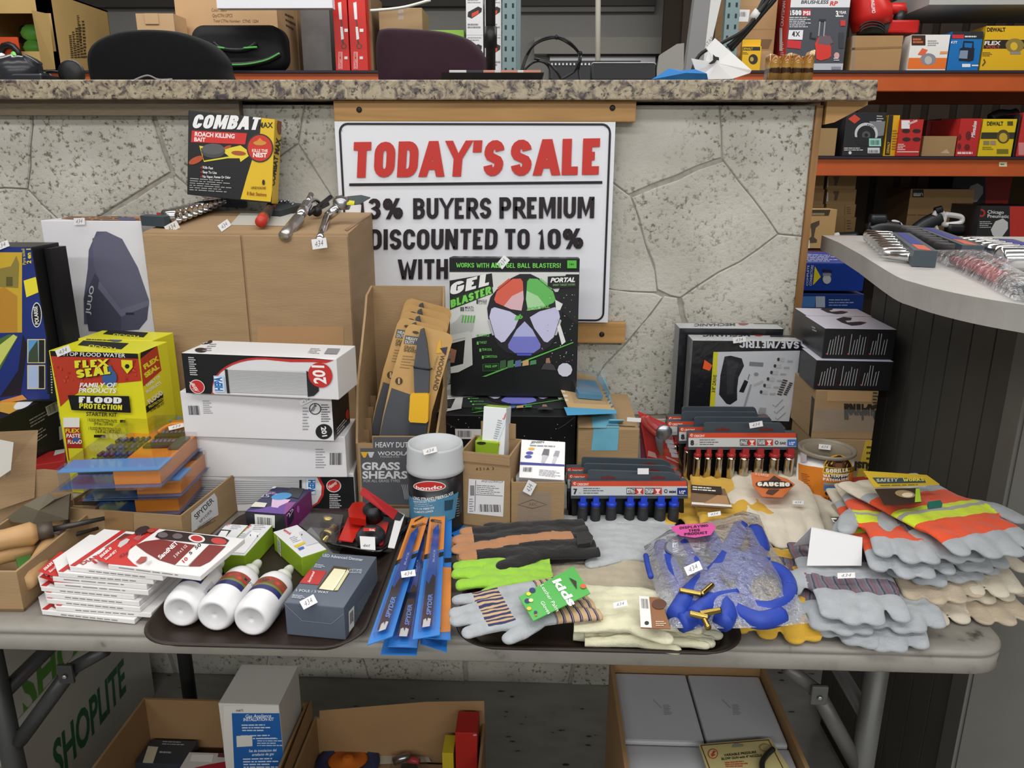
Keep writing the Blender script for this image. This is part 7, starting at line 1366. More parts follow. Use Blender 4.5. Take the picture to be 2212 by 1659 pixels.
f.poly(HP((1340,190),(1370,150),(1450,122),(2040,195),(2095,225),(2060,268),(1990,270),(1400,215)),'#2a1f1f');f.ell(*H(1765,208),18,8.5,'#e8e0e0',24,8);f.ell(*H(1765,208),13,6,'#b8302e',22,8);f.ell(*H(1990,235),17,7,'#c2403a',20,8);f.ell(*H(1420,172),11,6,'#6a6062',16);f.ell(*H(1570,185),11,6,'#6a6062',16)
f.poly(HP((1545,480),(1770,262),(1895,268),(1670,490)),'#eae8e8');f.text('SandNET',H(1395,425),H(1580,262),9,'#f2eaea',.03);f.text('3 3/4 x 5 1/2',H(1545,410),H(1672,290),6,'#f0dada',.02);f.text('50',H(1760,325),H(1815,280),7,'#2a2a2a',.03);f.text('5',H(1700,380),H(1725,358),6,'#2a2a2a',.03);f.text('10',H(1635,462),H(1680,420),7,'#c2302e',.04)
f.block('DIABLO',H(795,412),H(905,318),6,'#f4e6e6',.2);f.text('SandNET',H(840,435),H(960,345),5,'#f4e6e6',.02);f.text('434',H(985,412),H(1070,375),7,'#2a2c38',-.01,.2)
f.ell(*H(1210,130),17,8,'#3a2c2c',16,-20);f.ell(*H(1300,135),8,4,'#a04a40',12);f.poly(HP((1145,455),(1200,400),(1260,400),(1250,440),(1190,470)),'#a85048');f.micro(HP((1120,215),(1190,165),(1240,180),(1170,240)),4,'#a8a4a4',.3);f.micro(HP((1240,470),(1300,425),(1330,440),(1280,490)),3,'#a8a4a4',.3)
f=Face(so,o0,u,Vector((0,0,1)),'edge_print');f.micro([H(975,492),H(1790,596),H(1790,606),H(975,502)],1,'#7a7678',.7)
so2=MB().box((0,0,0),(Lp,dW,TH-.0006),PKW,None,.001).build('sanding_pack',None,Matrix.Translation((0,0,-5))@mw);tag(so2,'x','sanding pack','stacked sanding sheet packs')
f=Face(so2,o0+Vector((0,0,TH))-Vector((0,0,5)),u,v,'top_print');f.lift=.0002;f.cmd=[('p',[(-.0,dW*.99),(-.0,.001),(.008,.001),(.008,dW*.99)],'#c0302e'),('t','DIABLO',Vector((.016,.006)),Vector((.012,.04)),Vector((-.008,.003)),'#a83a36',.03,0),('t','10',Vector((.03,.012)),Vector((.008,.014)),Vector((-.01,.006)),'#c0302e',.04,0),('p',[(.012,.075),(.012,.055),(.03,.055),(.03,.075)],'#8a6a66'),('p',[(.012,.1),(.012,.08),(.03,.08),(.03,.1)],'#6a3a36')]
f=Face(so2,o0-Vector((0,0,5)),u,Vector((0,0,1)),'edge_print');f.cmd=[('m',[[(.03+i*.011,.003),(.039+i*.011,.003),(.039+i*.011,.0042),(.03+i*.011,.0042)]for i in range(int((Lp-.05)/.011))],'#7a7678')]
hd2=MB();hd2 .sheet([Vector(p_)for p_ in((-.03,.03,TH-.001),(0,.0,TH-.001),(0,dW,TH-.001),(-.03,dW,TH-.001))],.0012,PKW);hd2 .build('header',so2)
for k in range(1,10):
 a_,b2_,z_=pk(k);u2=(b2_-a_).normalized();an=math.atan2(u2 .y,u2 .x)-math.atan2(u.y,u.x);src=so if k in(3,4)else so2;m_=Matrix.Translation(a_-Vector((0,0,TH-.0004)))@Matrix.Rotation(an,4,'Z')@Matrix.Translation(-o0)@Matrix.Translation((0,0,0 if src is so else 5))
 DUPS.append((src,m_,'%s sanding sheet pack from the top of the stack'%('','second','third','fourth','fifth','sixth','seventh','eighth','ninth','tenth and lowest')[k]))
# --- trays
TRAYM=M('#2b201a',.45,0,.12,120)
def tray(x0,x1,y0,y1,label):
 c=Vector(((x0+x1)/2,(y0+y1)/2,T0));mb=MB();w_,d_=x1-x0,y1-y0
 loft(mb,w_,d_,.055,[(.022,0),(.006,.013),(0,.017),(.001,.0185),(.005,.0185),(.010,.015),(.026,.003)],TRAYM,Matrix.Translation((0,0,0)),8)
 o=mb.build('serving_tray',None,Matrix.Translation(c));tag(o,label,'tray','brown plastic trays');return o
zr=T0+.0185;TF=T0+.0038
tray(onz(322,1335,zr).x,onz(880,1124,zr).x,onz(600,1398,zr).y,onz(695,1098,zr).y,'left brown tray holding spray bottles and small electrical boxes')
tray(onz(978,1385,zr).x,onz(1597,1352,zr).x,onz(1300,1405,zr).y,onz(1100,1152,zr).y,'right brown tray loaded with work gloves')
# --- white bottles
BW=M('#e6e6e8',.3)
def bottle(cb,tip,r,label,roll):
 z=TF+r;A=onz(cb[0],cb[1],z);B=onz(tip[0],tip[1],z);D=(B-A);L=D.length;q=Vector((0,0,1)).rotation_difference(D).to_matrix().to_4x4()
 ang=roll;mw=Matrix.Translation(A)@q
# turn about the bottle axis so that local +X points up
 upl=q.to_3x3().inverted()@Vector((0,0,1));mw=mw@Matrix.Rotation(math.atan2(upl.y,upl.x)+math.radians(roll),4,'Z')
 mb=MB();mb.lathe([(r*.12,.004),(r*.2,.002),(r*.62,.004),(r*.72,0),(r*.85,.001),(r*.97,.007),(r,.014),(r,L*.52),(r*.97,L*.58),(r*.85,L*.64),(r*.6,L*.70),(r*.42,L*.73)],BW,32)
 o=mb.build('spray_bottle',None,mw);tag(o,label,'bottle','white bottles in the left tray')
 CPM=M('#d9dcd0',.4);MB().lathe([(r*.46,L*.73),(r*.47,L*.80),(r*.40,L*.82),(r*.30,L*.84),(r*.27,L*.93),(r*.22,L*.97),(r*.1,L)],CPM,20).build('cap',o)
 def band(a0,a1,z0,z1,c,nm,lift=.0004):
  mb=MB();n=14;vs=[]
  for i in range(n+1):
   t_=math.radians(a0+(a1-a0)*i/n);vs+=[Vector(((r+lift)*math.cos(t_),(r+lift)*math.sin(t_),z0)),Vector(((r+lift)*math.cos(t_),(r+lift)*math.sin(t_),z1))]
  mb.add(vs,[(2*i,2*i+2,2*i+3,2*i+1)for i in range(n)],M(c,.35),True);mb.build(nm,o)
 band(-50,75,L*.26,L*.33,'#262a66','label_band');band(-50,75,L*.33,L*.36,'#6a7a34','label_band');
 m,t,b,N,Lk=new_mat('label_picture');tcn=N('ShaderNodeTexCoord');n=N('ShaderNodeTexVoronoi');n.inputs['Scale'].default_value=90;Lk(tcn.outputs['Object'],n.inputs['Vector']);rr_=ramp(t,[(0,'#c8503a'),(.4,'#a03028'),(.7,'#4a5a2a')]);Lk(n.outputs['Distance'],rr_.inputs[0]);Lk(rr_.outputs[0],b.inputs['Base Color'])
 MC[('#lp',.35,0,0,20,0,200,(1,1,1),0,1.45,0,0)]=m;band(-50,75,L*.36,L*.48,'#lp','label_picture');band(-58,-52,L*.2,L*.5,'#8a8c96','back_label');band(95,150,L*.2,L*.4,'#c6c6ce','back_label')
 mb=MB()
 for k in range(9):t_=math.radians(105+k*4);mb.add([Vector(((r+.0008)*math.cos(t_+d_),(r+.0008)*math.sin(t_+d_),z_))for d_,z_ in((0,L*.24),(.035,L*.24),(.035,L*.3),(0,L*.3))],[(0,1,2,3)],M('#33343c',.5))
 mb.build('barcode',o);return o,A,D
bottle((388,1322),(480,1212),.026,'leftmost white bottle, its neck under the sanding packs',-40)
o,A,D=bottle((461,1331),(561,1212),.026,'middle white bottle lying in the left tray',-18)
f=Face(o,A+Vector((0,0,.0262)),Vector((D.y,-D.x,0)),D,'lettering');f.text('Micro',(527,1253),(546,1268),7,'#2a2c30',.01)
o,A,D=bottle((541,1341),(629,1224),.026,'rightmost white bottle lying in the left tray',-8)
f=Face(o,A+Vector((0,0,.0262)),Vector((D.y,-D.x,0)),D,'lettering');f.text('WASH',(558,1258),(582,1254),6,'#2a2c30',.0)
# --- dimmer box
DG=M('#5b6472',.4)
b=box_px('dimmer_box',(620,1371),(747,1383),(613,1301),TF,(825,1203),DG,label='slate grey dimmer switch box with a window in the left tray')
f=b.face('top');f.text('LED Advanced Dimmer',(697,1203),(784,1213),6,'#e2e6ea',.0);f.poly([(646,1260),(688,1264),(706,1235),(668,1231)],'#b8332e');f.text('legrand',(669,1259),(680,1237),5,'#f2e8e8',.02);f.poly([(684,1273),(729,1278),(761,1229),(721,1223)],'#4a4026');f.poly([(689,1273),(720,1277),(748,1232),(722,1229)],'#e6e2c0');f.poly([(722,1277),(730,1276),(755,1235),(750,1232)],'#d8d2a8');f.poly([(720,1271),(742,1237),(746,1237),(724,1272)],'#f0ecd0');f.text('LIFETIME',(751,1234),(782,1235),4,'#c8ced6',.0);f.text('GUARANTEE',(749,1239),(781,1240),3.5,'#c8ced6',.0);f.text('1 POLE / 3 WAY',(640,1279),(710,1284),5,'#d8dce2',.0);f.micro([(682,1219),(706,1222),(702,1230),(678,1227)],3,'#d0d4da',.4);f.micro([(633,1285),(663,1289),(660,1297),(630,1293)],3,'#d0d4da',.4)
f=b.face('front');f.line([(614,1303),(652,1339),(648,1343)],1,'#8a94a2');f.line([(751,1318),(716,1347),(652,1340)],1,'#8a94a2')
f=b.face('right');f.poly([(753,1366),(764,1352),(764,1308),(752,1322)],'#dcdcde');f.bars([(755,1350),(763,1340),(762,1316),(754,1326)]);f.micro([(770,1305),(815,1250),(818,1280),(775,1345)],9,'#8a94a2',.25)
b.sticker('top',667,1307,-28,34,20)
# --- green outlet boxes, bulb box, clear packs
LW=M('#dcdde0',.35)
def lgbox(BL,BR,TL,label,art):
 b=box_top('outlet_box',BL,BR,TL,TF,.033,GRN,label=label,group='green and white outlet boxes',mats={'top':LW});return b
lb_=lgbox((425,1194),(475,1197),(482,1131),'left of the two green outlet boxes side by side',0);f=lb_.face('top');f.poly([(460,1160),(486,1162),(500,1146),(476,1144)],'#2a2a2e');f.poly([(464,1190),(478,1178),(494,1148),(478,1147),(450,1190)],'#e8e8ea');f.text('legrand',(489,1137),(500,1132),4,'#c8342c',.02);f.micro([(502,1134),(526,1134),(520,1144),(496,1144)],3,'#a8a8ae',.3)
lb_=lgbox((478,1197),(529,1200),(534,1131),'right of the two green outlet boxes side by side',0);f=lb_.face('top');f.poly([(498,1180),(526,1183),(558,1150),(540,1147)],'#b9bac0');f.poly([(494,1194),(528,1196),(562,1152),(544,1148),(512,1180)],'#e9e9eb')
for x_,y_ in((541,1157),(556,1159)):f.rect(x_-1,y_-2,x_+1,y_+2,'#3a3a4a')
f.text('legrand',(527,1149),(543,1136),5,'#c8342c',.02);f.micro([(520,1152),(536,1152),(518,1168),(504,1168)],4,'#a8a8ae',.3);f.ell(509,1174,6,3.5,'#d8c030',14);f.micro([(550,1134),(580,1134),(572,1146),(545,1146)],3,'#a8a8ae',.3)
lb_=lgbox((651,1204),(706,1186),(599,1146),'green outlet box turned sideways beside the dimmer box',0);f=lb_.face('top');f.text('legrand',(612,1147),(626,1156),6,'#c8342c',.02);f.poly([(645,1150),(660,1146),(690,1172),(662,1180)],'#c9cad0');f.poly([(634,1180),(655,1171),(662,1173),(641,1184)],'#d8c030');f.poly([(643,1185),(655,1181),(658,1185),(647,1190)],'#4a6ab8');f.micro([(624,1162),(640,1156),(652,1168),(634,1174)],4,'#a8a8b4',.3);f.ell(652,1156,1.5,2,'#444',8)
f=lb_.face('left');f.poly([(601,1190),(608,1203),(607,1170),(599,1156)],'#d8d8d4');f.micro([(600,1165),(606,1172),(607,1198),(602,1190)],8,'#3a3a3e',.5)
bb=box_top('bulb_box',(529,1105),(616,1112),(578,1050),TF,.05,M('#2a2b52',.35),label='purple and navy smart bulb box at the back of the left tray',mats={'right':M('#7a2a6a',.35),'front':M('#26262e',.35)})
f=bb.face('top');f.poly([(529,1105),(616,1112),(625,1088),(600,1090),(560,1100)],'#6a4a9a');f.poly([(612,1110),(617,1112),(640,1085),(618,1086)],'#8a4a8a');f.poly([(612,1070),(632,1050),(660,1052),(645,1078)],'#3a3a3e');f.poly([(588,1078),(628,1080),(622,1086),(604,1094),(600,1098),(586,1096)],'#d8b8d8');f.ell(608,1073,22,7.5,'#4a92c8',26,-8);f.ell(588,1053,9,3.5,'#e0e0ea',16);f.micro([(567,1062),(606,1064),(602,1070),(563,1068)],2,'#c8a8d0',.5);f.text('25',(562,1075),(582,1075),6,'#c8c8e0',.0);f.poly([(542,1096),(572,1097),(577,1088),(550,1085)],'#d8d8c8')
f=bb.face('front');f.poly([(552,1135),(594,1140),(594,1113),(550,1110)],'#dededc');f.bars([(556,1134),(588,1138),(588,1119),(555,1116)])
f=bb.face('right');f.poly([(622,1140),(634,1120),(634,1092),(620,1108)],'#2a1c3a');f.text('25',(624,1118),(634,1100),7,'#d8b8e0',.02);f.ell(643,1100,3,8,'#b060b0',16)
o=empty('fitting_pack',onz(694,1140,TF));tag(o,'clear plastic pack with brass fittings beside the bulb box','packet')
BR=M('#b59a54',.2,1)
P=[onz(x,y,TF+.03)for x,y in((700,1172),(727,1172),(742,1112),(669,1106),(642,1131))]
MB().sheet(P,.028,CLEAR).build('blister',o,None,None,True);MB().sheet([Vector((p.x,p.y,TF+.002))for p in P],.0015,M('#c9c6bc',.5)).build('card',o,None,None,True)
A=onz(704,1160,TF+.014);B=onz(724,1140,TF+.014);q=Vector((0,0,1)).rotation_difference(A-B).to_matrix().to_4x4();mb=MB();L=(A-B).length
mb.lathe([(.007,0),(.009,.004),(.007,.008),(.008,L-.014),(.0115,L-.01),(.0115,L),(.008,L),(.006,L-.01)],BR,22,Matrix.Translation(B)@q);mb.build('brass_fitting',o,None,None,True);MB().ball(onz(708,1122,TF+.016),.009,BR,14,(1.3,.9,.8)).build('brass_fitting',o,None,None,True)
o=empty('ratchet_pack',onz(800,1150,TF));tag(o,'red and black ratchet tool in a clear blister tray','packet')
P=[onz(x,y,TF+.014)for x,y in((722,1176),(852,1199),(880,1120),(755,1100))];mb=MB();c=sum(P,Vector())/4;ang=math.atan2((P[1]-P[0]).y,(P[1]-P[0]).x)
w_=((P[1]-P[0]).length+(P[2]-P[3]).length)/2;d_=((P[3]-P[0]).length+(P[2]-P[1]).length)/2
loft(mb,w_,d_,.02,[(.006,-.012),(.002,-.003),(0,0),(.002,.002),(.008,.002),(.012,-.006)],clear_mat('smoky_plastic','#8a8890',.35,.08),Matrix.Translation(c)@Matrix.Rotation(ang,4,'Z'));mb.build('blister_tray',o,None,None,True)
RDM=M('#c22a1e',.3);zz=TF+.02
def shp(nm,pts,z,t,m):return MB().sheet([onz(x,y,z)for x,y in pts],t,m).build(nm,o,None,None,True)
shp('red_card',((731,1166),(762,1170),(790,1122),(752,1117)),zz,.002,RDM);shp('red_card',((820,1177),(827,1174),(840,1128),(800,1122),(790,1140)),zz-.002,.002,RDM)
shp('backing_card',((735,1178),(846,1192),(866,1120),(755,1108)),zz-.006,.002,M('#2a2a2e',.4))
MB().ball(onz(800,1158,zz+.004),.024,M('#2b2b30',.25),18,(1,1.25,.6)).build('ratchet_head',o,None,None,True);MB().tube([onz(810,1120,zz+.006),onz(800,1096,zz+.03)],[.016,.014],BLACKPL,12).build('handle',o,None,None,True)
Q=[onz(x,y,zz+.02)for x,y in((754,1117),(790,1122),(792,1090),(782,1083),(762,1086),(752,1100))];MB().sheet(Q,.012,M('#c8281c',.2,0,0,20,0,200,(1,1,1),.35,1.3)).build('red_lens',o,None,None,True)
A=[onz(777,1066,zz+.055),onz(850,1122,zz+.012),onz(860,1104,zz+.014),onz(784,1052,zz+.06)];MB().sheet(A,.001,M('#b02c30',.4)).build('hang_card',o,None,None,True)
shp('side_card',((838,1182),(852,1184),(874,1112),(858,1104)),zz+.012,.001,M('#e0e0e2',.4));shp('side_card',((852,1122),(864,1124),(872,1112),(858,1104)),zz+.0135,.001,M('#26262a',.4))
shp('price_sticker',((779,1185),(811,1188),(810,1160),(777,1158)),zz+.024,.0006,M('#e2e2e4',.5))
f=Face(o,onz(800,1150,zz+.0236),Vector((1,0,0)),Vector((0,1,0)),'lettering');f.lift=.0012;f.text('4xt',(784,1183),(800,1182),6,'#3a3c46',-.01,.3);f.rect(785,1142,811,1149,'#c23a30');f.text('DUAL',(798,1148),(810,1149),4,'#eee',.02)
# --- saw blade packs
SB_O=M('#d9863a',.4);SB_B=M('#2f78c8',.4)
def blade(q,z,label,flip=0,art=1):
 P=[onz(x,y,z)for x,y in q];L=lambda u_,v_,h=0:P[0].lerp(P[1],u_).lerp(P[3].lerp(P[2],u_),v_)+Vector((0,0,h));c=L(.5,.5)
 o=MB().sheet(P,.0012,SB_B).build('blade_pack',None,Matrix.Translation(c),None,True);tag(o,label,'saw blade pack','carded saw blades')
 v0,v1=(.60,1)if not flip else(.02,.52)
 MB().sheet([L(0,v0,.0005),L(1,v0+.03,.0005),L(1,v1,.0005),L(0,v1,.0005)],.0004,SB_O).build('orange_print',o,None,None,True)
 MB().sheet([L(.0,.56,.0006),L(.28,.565,.0006),L(.28,.6,.0006),L(0,.6,.0006)],.0004,BLACK).build('size_print',o,None,None,True);MB().sheet([L(.74,.56,.0006),L(1,.57,.0006),L(1,.605,.0006),L(.74,.6,.0006)],.0004,BLACK).build('size_print',o,None,None,True)
 f=Face(o,L(0,0,.0006),P[1]-P[0],P[3]-P[0],'card_print')
 if art:
  a_,b2=q[3],q[2];f.poly([(a_[0]+6,a_[1]+7),(a_[0]+(b2[0]-a_[0])*.8,b2[1]+8),(a_[0]+(b2[0]-a_[0])*.82,b2[1]+4),(a_[0]+9,a_[1]+2)],'#3a2a1c');f.ell(a_[0]+4,a_[1]+16,4,3,'#3a2a1c',12);f.micro([(a_[0]+8,a_[1]+12),(b2[0]-4,b2[1]+20),(b2[0]-6,b2[1]+26),(a_[0]+6,a_[1]+20)],2,'#5a3c20',.5)
  bl=MB();bl.sheet([L(u_,v_,.0055)for u_,v_ in((.28,.06),(.68,.06),(.7,.4),(.7,.79),(.62,.85),(.34,.8),(.28,.4))],.002,M('#2a4f9e',.3));bl.build('blade',o,None,None,True)
  MB().sheet([L(u_,v_,.006)for u_,v_ in((.28,.06),(.68,.06),(.69,.38),(.55,.40),(.4,.33),(.28,.36))],.0004,M('#26242a',.3)).build('sheath_print',o,None,None,True)
  f2=Face(o,L(0,0,.0062),P[1]-P[0],P[3]-P[0],'blade_print');X=lambda u_,v_:((q[0][0]*(1-u_)+q[1][0]*u_)*(1-v_)+(q[3][0]*(1-u_)+q[2][0]*u_)*v_,(q[0][1]*(1-u_)+q[1][1]*u_)*(1-v_)+(q[3][1]*(1-u_)+q[2][1]*u_)*v_)
  f2 .text('SPYDER',X(.6,.17),X(.6,.34),9,'#6a8ad0',.03);f2 .poly([X(.32,.08),X(.6,.08),X(.62,.14),X(.5,.15),X(.48,.12),X(.42,.15),X(.33,.14)],'#c9c8c4');f2 .text('BLACK',X(.56,.6),X(.56,.7),4,'#b8c8e8',.0)
  MB().sheet([L(u_,v_,.0075)for u_,v_ in((.18,.03),(.8,.03),(.8,.88),(.2,.86))],.0062,CLEAR).build('blister',o,None,None,True)
 else:f.ell((q[0][0]+q[1][0])/2+8,q[0][1]-18,5,4,'#2a2420',14)
 return o
blade([(822,1413),(900,1415),(930,1180),(880,1180)],T0+.0035,'lowest carded saw blades, clear end hanging over the table edge',0,1)
blade([(908,1390),(965,1408),(975,1180),(930,1160)],T0+.010,'carded saw blades turned askew under the right hand pack',0,1)
blade([(838,1396),(901,1398),(937,1130),(893,1128)],T0+.018,'middle carded saw blades under the two upper packs',0,1)
blade([(905,1376),(973,1382),(976,1120),(925,1118)],T0+.026,'reversed saw blade card with orange foot at the right of the pile',1,0)
blade([(965,1196),(990,1196),(1003,1135),(978,1130)],T0+.002,'small orange saw blade card end sticking out toward the gloves',1,0)
o=blade([(793,1393),(848,1374),(929,1107),(888,1122)],T0+.034,'upper left carded saw blades lying at a slant',0,1)
f=Face(o,onz(880,1240,T0+.0425),Vector((1,0,0)),Vector((0,1,0)),'lot_sticker');sticker_on(f,882,1240,-8,31,14)
blade([(891,1381),(950,1371),(962,1106),(930,1109)],T0+.036,'upper right carded saw blades lying straight',0,1)
# ================================================================ work gloves
def cloth(c,nz=.08,bump=.35,bs=350,rough=.9):return M(c,rough,0,nz,40,bump,bs,(1,1,1),0,1.45,.15)
def stripes(name,cols,axis,scale,bs=300):
 m,t,b,N,L=new_mat(name);b.inputs['Roughness'].default_value=.9
 tc=N('ShaderNodeTexCoord');sp=N('ShaderNodeSeparateXYZ');L(tc.outputs['Object'],sp.inputs[0]);n=N('ShaderNodeTexNoise');n.inputs['Scale'].default_value=30;L(tc.outputs['Object'],n.inputs['Vector'])
 ad=N('ShaderNodeMath');ad.operation='MULTIPLY_ADD';L(n.outputs[0],ad.inputs[0]);ad.inputs[1].default_value=.008;L(sp.outputs[axis],ad.inputs[2])
 mu=N('ShaderNodeMath');mu.operation='MULTIPLY';L(ad.outputs[0],mu.inputs[0]);mu.inputs[1].default_value=scale;fr=N('ShaderNodeMath');fr.operation='FRACT';L(mu.outputs[0],fr.inputs[0])
 r=ramp(t,cols);r.color_ramp.interpolation='CONSTANT';L(fr.outputs[0],r.inputs[0]);L(r.outputs[0],b.inputs['Base Color']);return m
SUEDE=cloth('#a3a8ad',.1);CREAM=cloth('#d0c7b4',.06,.25);BEIGE=cloth('#b8a994',.08);CANV=cloth('#b3a892',.07,.5,500);KNIT=cloth('#b2b6b9',.06,.6,450);HVO=cloth('#e2522a',.05);HVL=cloth('#cfe22e',.05);SILV=cloth('#a2a3a0',.05);YEL=cloth('#d2a636',.06,.25);LIME=cloth('#97cc3e',.05,.5,450);BLKF=cloth('#1a1819',.1,.4);TAN=cloth('#ad7a54',.06);LEATH=cloth('#d6d3b6',.06,.3,200);GAUC=cloth('#d9d1bf',.06,.25)
KSTR=stripes('kids_stripe',[(0,'#c0a27c'),(.55,'#28305c'),(.66,'#c0a27c'),(.72,'#28305c'),(.92,'#c0a27c')],'Y',62);KSTR2=stripes('kids_stripe_knuckle',[(0,'#c0a27c'),(.5,'#30345c')],'X',95);GSTR=stripes('work_stripe',[(0,'#6a6470'),(.35,'#8a4a4e'),(.45,'#6a6470'),(.7,'#3f4450'),(.85,'#77707a')],'X',70);HSTR=stripes('hivis_stripe',[(0,'#e2522a'),(.34,'#cfe22e'),(.5,'#a2a3a0'),(.66,'#cfe22e'),(.84,'#e2522a')],'Y',17)
PROTO={}
def glove_mesh(key,zones,thick=.62,cuff=.055,wide=1.0,droop=0,thumb=1,curl=0,seed=0,spread=1):
 """one continuous glove: fingers along +Y, thumb toward +X; zones(x, y) -> material number"""
 mb=MB();R_=random.Random(seed);J=lambda a:R_.uniform(-a,a)
 def chain(pts,rs):
  P=smooth(pts,3);n=len(P);rr=[rs[0]+(rs[1]-rs[0])*i/(n-1)for i in range(n)];mb.tube(P,rr,BLACK,10);mb.ball(P[0],rr[0],BLACK,10);mb.ball(P[-1],rr[-1],BLACK,10)
 for i,(x,L,r)in enumerate(((-.041,.066,.0128),(-.0145,.082,.0138),(.0125,.086,.014),(.039,.074,.0135))):
  x*=wide;a=(x*1.1+J(.06))*spread
  chain([(x*.8,-.04,0),(x,.035,.002),(x+a*L*.5,.04+L*.5,.003+curl*.3),(x+a*L,.04+L,-curl)],(.0165,r))
 if thumb:chain([(.028*wide,-.05,0),(.055*wide,-.015,.004),(.072*wide,.02,.006),(.080*wide,.048,.003-curl)],(.019,.0135))
 for x in(-.044,-.022,0,.022,.044):chain([(x*wide,-.075,0),(x*wide,-.01,.004),(x*wide*.95,.035,.001)],(.019,.0175));chain([(x*1.2*cuff/.055*wide,-.155,J(.004)),(x*1.12*cuff/.055*wide,-.12,J(.004)),(x*wide,-.07,0)],(.0125,.018))
 me=bpy.data.meshes.new('g');me.from_pydata([tuple(v)for v in mb.v],[],mb.f);o=bpy.data.objects.new('g',me);COL.objects.link(o)
 md=o.modifiers.new('r','REMESH');md.mode='VOXEL';md.voxel_size=.0032;sm=o.modifiers.new('s','SMOOTH');sm.iterations=4;sm.factor=.5
 bpy.context.view_layer.update();ev=o.evaluated_get(bpy.context.evaluated_depsgraph_get());g=bpy.data.meshes.new_from_object(ev);bpy.data.objects.remove(o);bpy.data.meshes.remove(me)
 lo=9
 for v in g.vertices:
  c=v.co;n=noise.noise(Vector((c.x*38+seed*7,c.y*30,c.z*30)))*.0035+noise.noise(Vector((c.x*110,c.y*70+seed,0)))*.0012;c.z=c.z*thick+n*(1 if c.z>0 else.3)
  if droop and c.y>.03:c.z-=droop*(c.y-.03)**2
  if c.y<-.148:c.y=-.148
  lo=min(lo,c.z)
 for v in g.vertices:v.co.z-=lo
 ms=[];ix=[]
 for p in g.polygons:
  m=zones(p.center.x,p.center.y,p.center.z)
  if m not in ms:ms.append(m)
  ix.append(ms.index(m));p.use_smooth=True
 g.materials.clear()
 for m in ms:g.materials.append(m)
 g.polygons.foreach_set('material_index',ix);g.update()
 PROTO[key]=g
glove_mesh('suede',lambda x,y,z:GSTR if 0<y<.052 and z>.012 and abs(x)<.058 else GSTR if y<-.075 else SUEDE,droop=.5,curl=.01,seed=1)
glove_mesh('suede2',lambda x,y,z:BEIGE if y<-.1 else SUEDE,droop=.5,curl=.008,seed=2)
glove_mesh('hivis',lambda x,y,z:(HVO if y>.058 else SILV if-.006<y<.006 else HVL if-.018<y<.03 else HVO)if-.07<y<.085 and z>.01 and x<.062 else CREAM if y<-.09 else SUEDE,droop=.5,curl=.008,seed=3)
glove_mesh('cream',lambda x,y,z:CREAM,droop=.5,curl=.01,seed=4);glove_mesh('beige',lambda x,y,z:BLKF if-.1<y<-.085 else BEIGE,droop=.5,curl=.008,seed=5)
glove_mesh('gaucho',lambda x,y,z:GAUC,seed=6,curl=.012,droop=.5);glove_mesh('yellow',lambda x,y,z:YEL,seed=7,curl=.01,droop=.5)
glove_mesh('kids',lambda x,y,z:KSTR if y<-.055 else KSTR2 if.022<y<.075 and z>.01 and x<.05 else SUEDE,seed=8,spread=1.3,cuff=.062);glove_mesh('lime',lambda x,y,z:LIME,seed=9,spread=1.4,thick=.7)
glove_mesh('mech',lambda x,y,z:TAN if(abs(x-.1*(y+.03)-.005)<.014 and y>-.11)or y>.09 else BLKF,seed=10);glove_mesh('knit',lambda x,y,z:KNIT,seed=11,thick=.6,cuff=.05);glove_mesh('canvas',lambda x,y,z:CANV,seed=12,thick=.62,cuff=.055);glove_mesh('leather',lambda x,y,z:LEATH,seed=13,thick=.66,cuff=.06)
def glove(key,cuff,tip,z,label,group,sc=1,flip=1,tz=None):
 """cuff end and middle finger tip in pixels at height z; sc = width"""
 A=onz(cuff[0],cuff[1],z);B=onz(tip[0],tip[1],tz if tz is not None else z);d=B-A;s_=d.length/.276
 yv=d.normalized();xv=yv.cross(Vector((0,0,1))).normalized();zv=xv.cross(yv);c=A.lerp(B,.536)
 mw=Matrix(((xv.x*flip,yv.x,zv.x,c.x),(xv.y*flip,yv.y,zv.y,c.y),(xv.z*flip,yv.z,zv.z,c.z),(0,0,0,1)))@Matrix.Diagonal((sc,s_,.66,1))
 o=link('work_glove',PROTO[key],None,mw);tag(o,label,'glove',group);return o
Z=T0
# right hand tray
TR='gloves in the right tray'
glove('knit',(1462,1166),(1198,1154),TF+.001,'pale grey knitted glove at the back of the right tray',TR,1.0);glove('knit',(1445,1184),(1202,1174),TF+.014,'second pale grey knitted glove, lying just in front of the first',TR,.95,-1)
glove('canvas',(1445,1216),(1180,1212),TF+.001,'beige canvas glove behind the other one in the middle of the right tray',TR,1.05,1);glove('canvas',(1452,1258),(1185,1248),TF+.006,'beige canvas glove in front, in the middle of the right tray',TR,1.0,-1)
glove('mech',(1276,1170),(985,1188),TF+.031,'black and tan work glove at the left back of the right tray',TR,.95,-1);g=glove('mech',(1268,1178),(990,1204),TF+.015,'second black and tan glove under the first',TR,.95,1)
o=MB().sheet([onz(x,y,TF+.05)for x,y in((1248,1176),(1276,1172),(1281,1158),(1270,1147),(1246,1150))],.006,BLKF).build('wrist_strap',g,None,None,True)
glove('lime',(1190,1240),(983,1246),TF+.024,'lime green knitted glove with spread fingers',TR,.82,-1)
kg=glove('kids',(1264,1296),(980,1346),TF+.034,'small grey and striped glove under the green card',TR,.82,-1)
lg=glove('leather',(1242,1350),(1552,1376),TF+.001,'lower cream leather glove at the front of the right tray',TR,.62,-1);lg2=glove('leather',(1240,1322),(1510,1336),TF+.02,'upper cream leather glove with the brown card',TR,.82,1)
glove('leather',(1262,1374),(1530,1386),TF+.002,'cream leather glove showing as folds along the front rim',TR,.45,1)
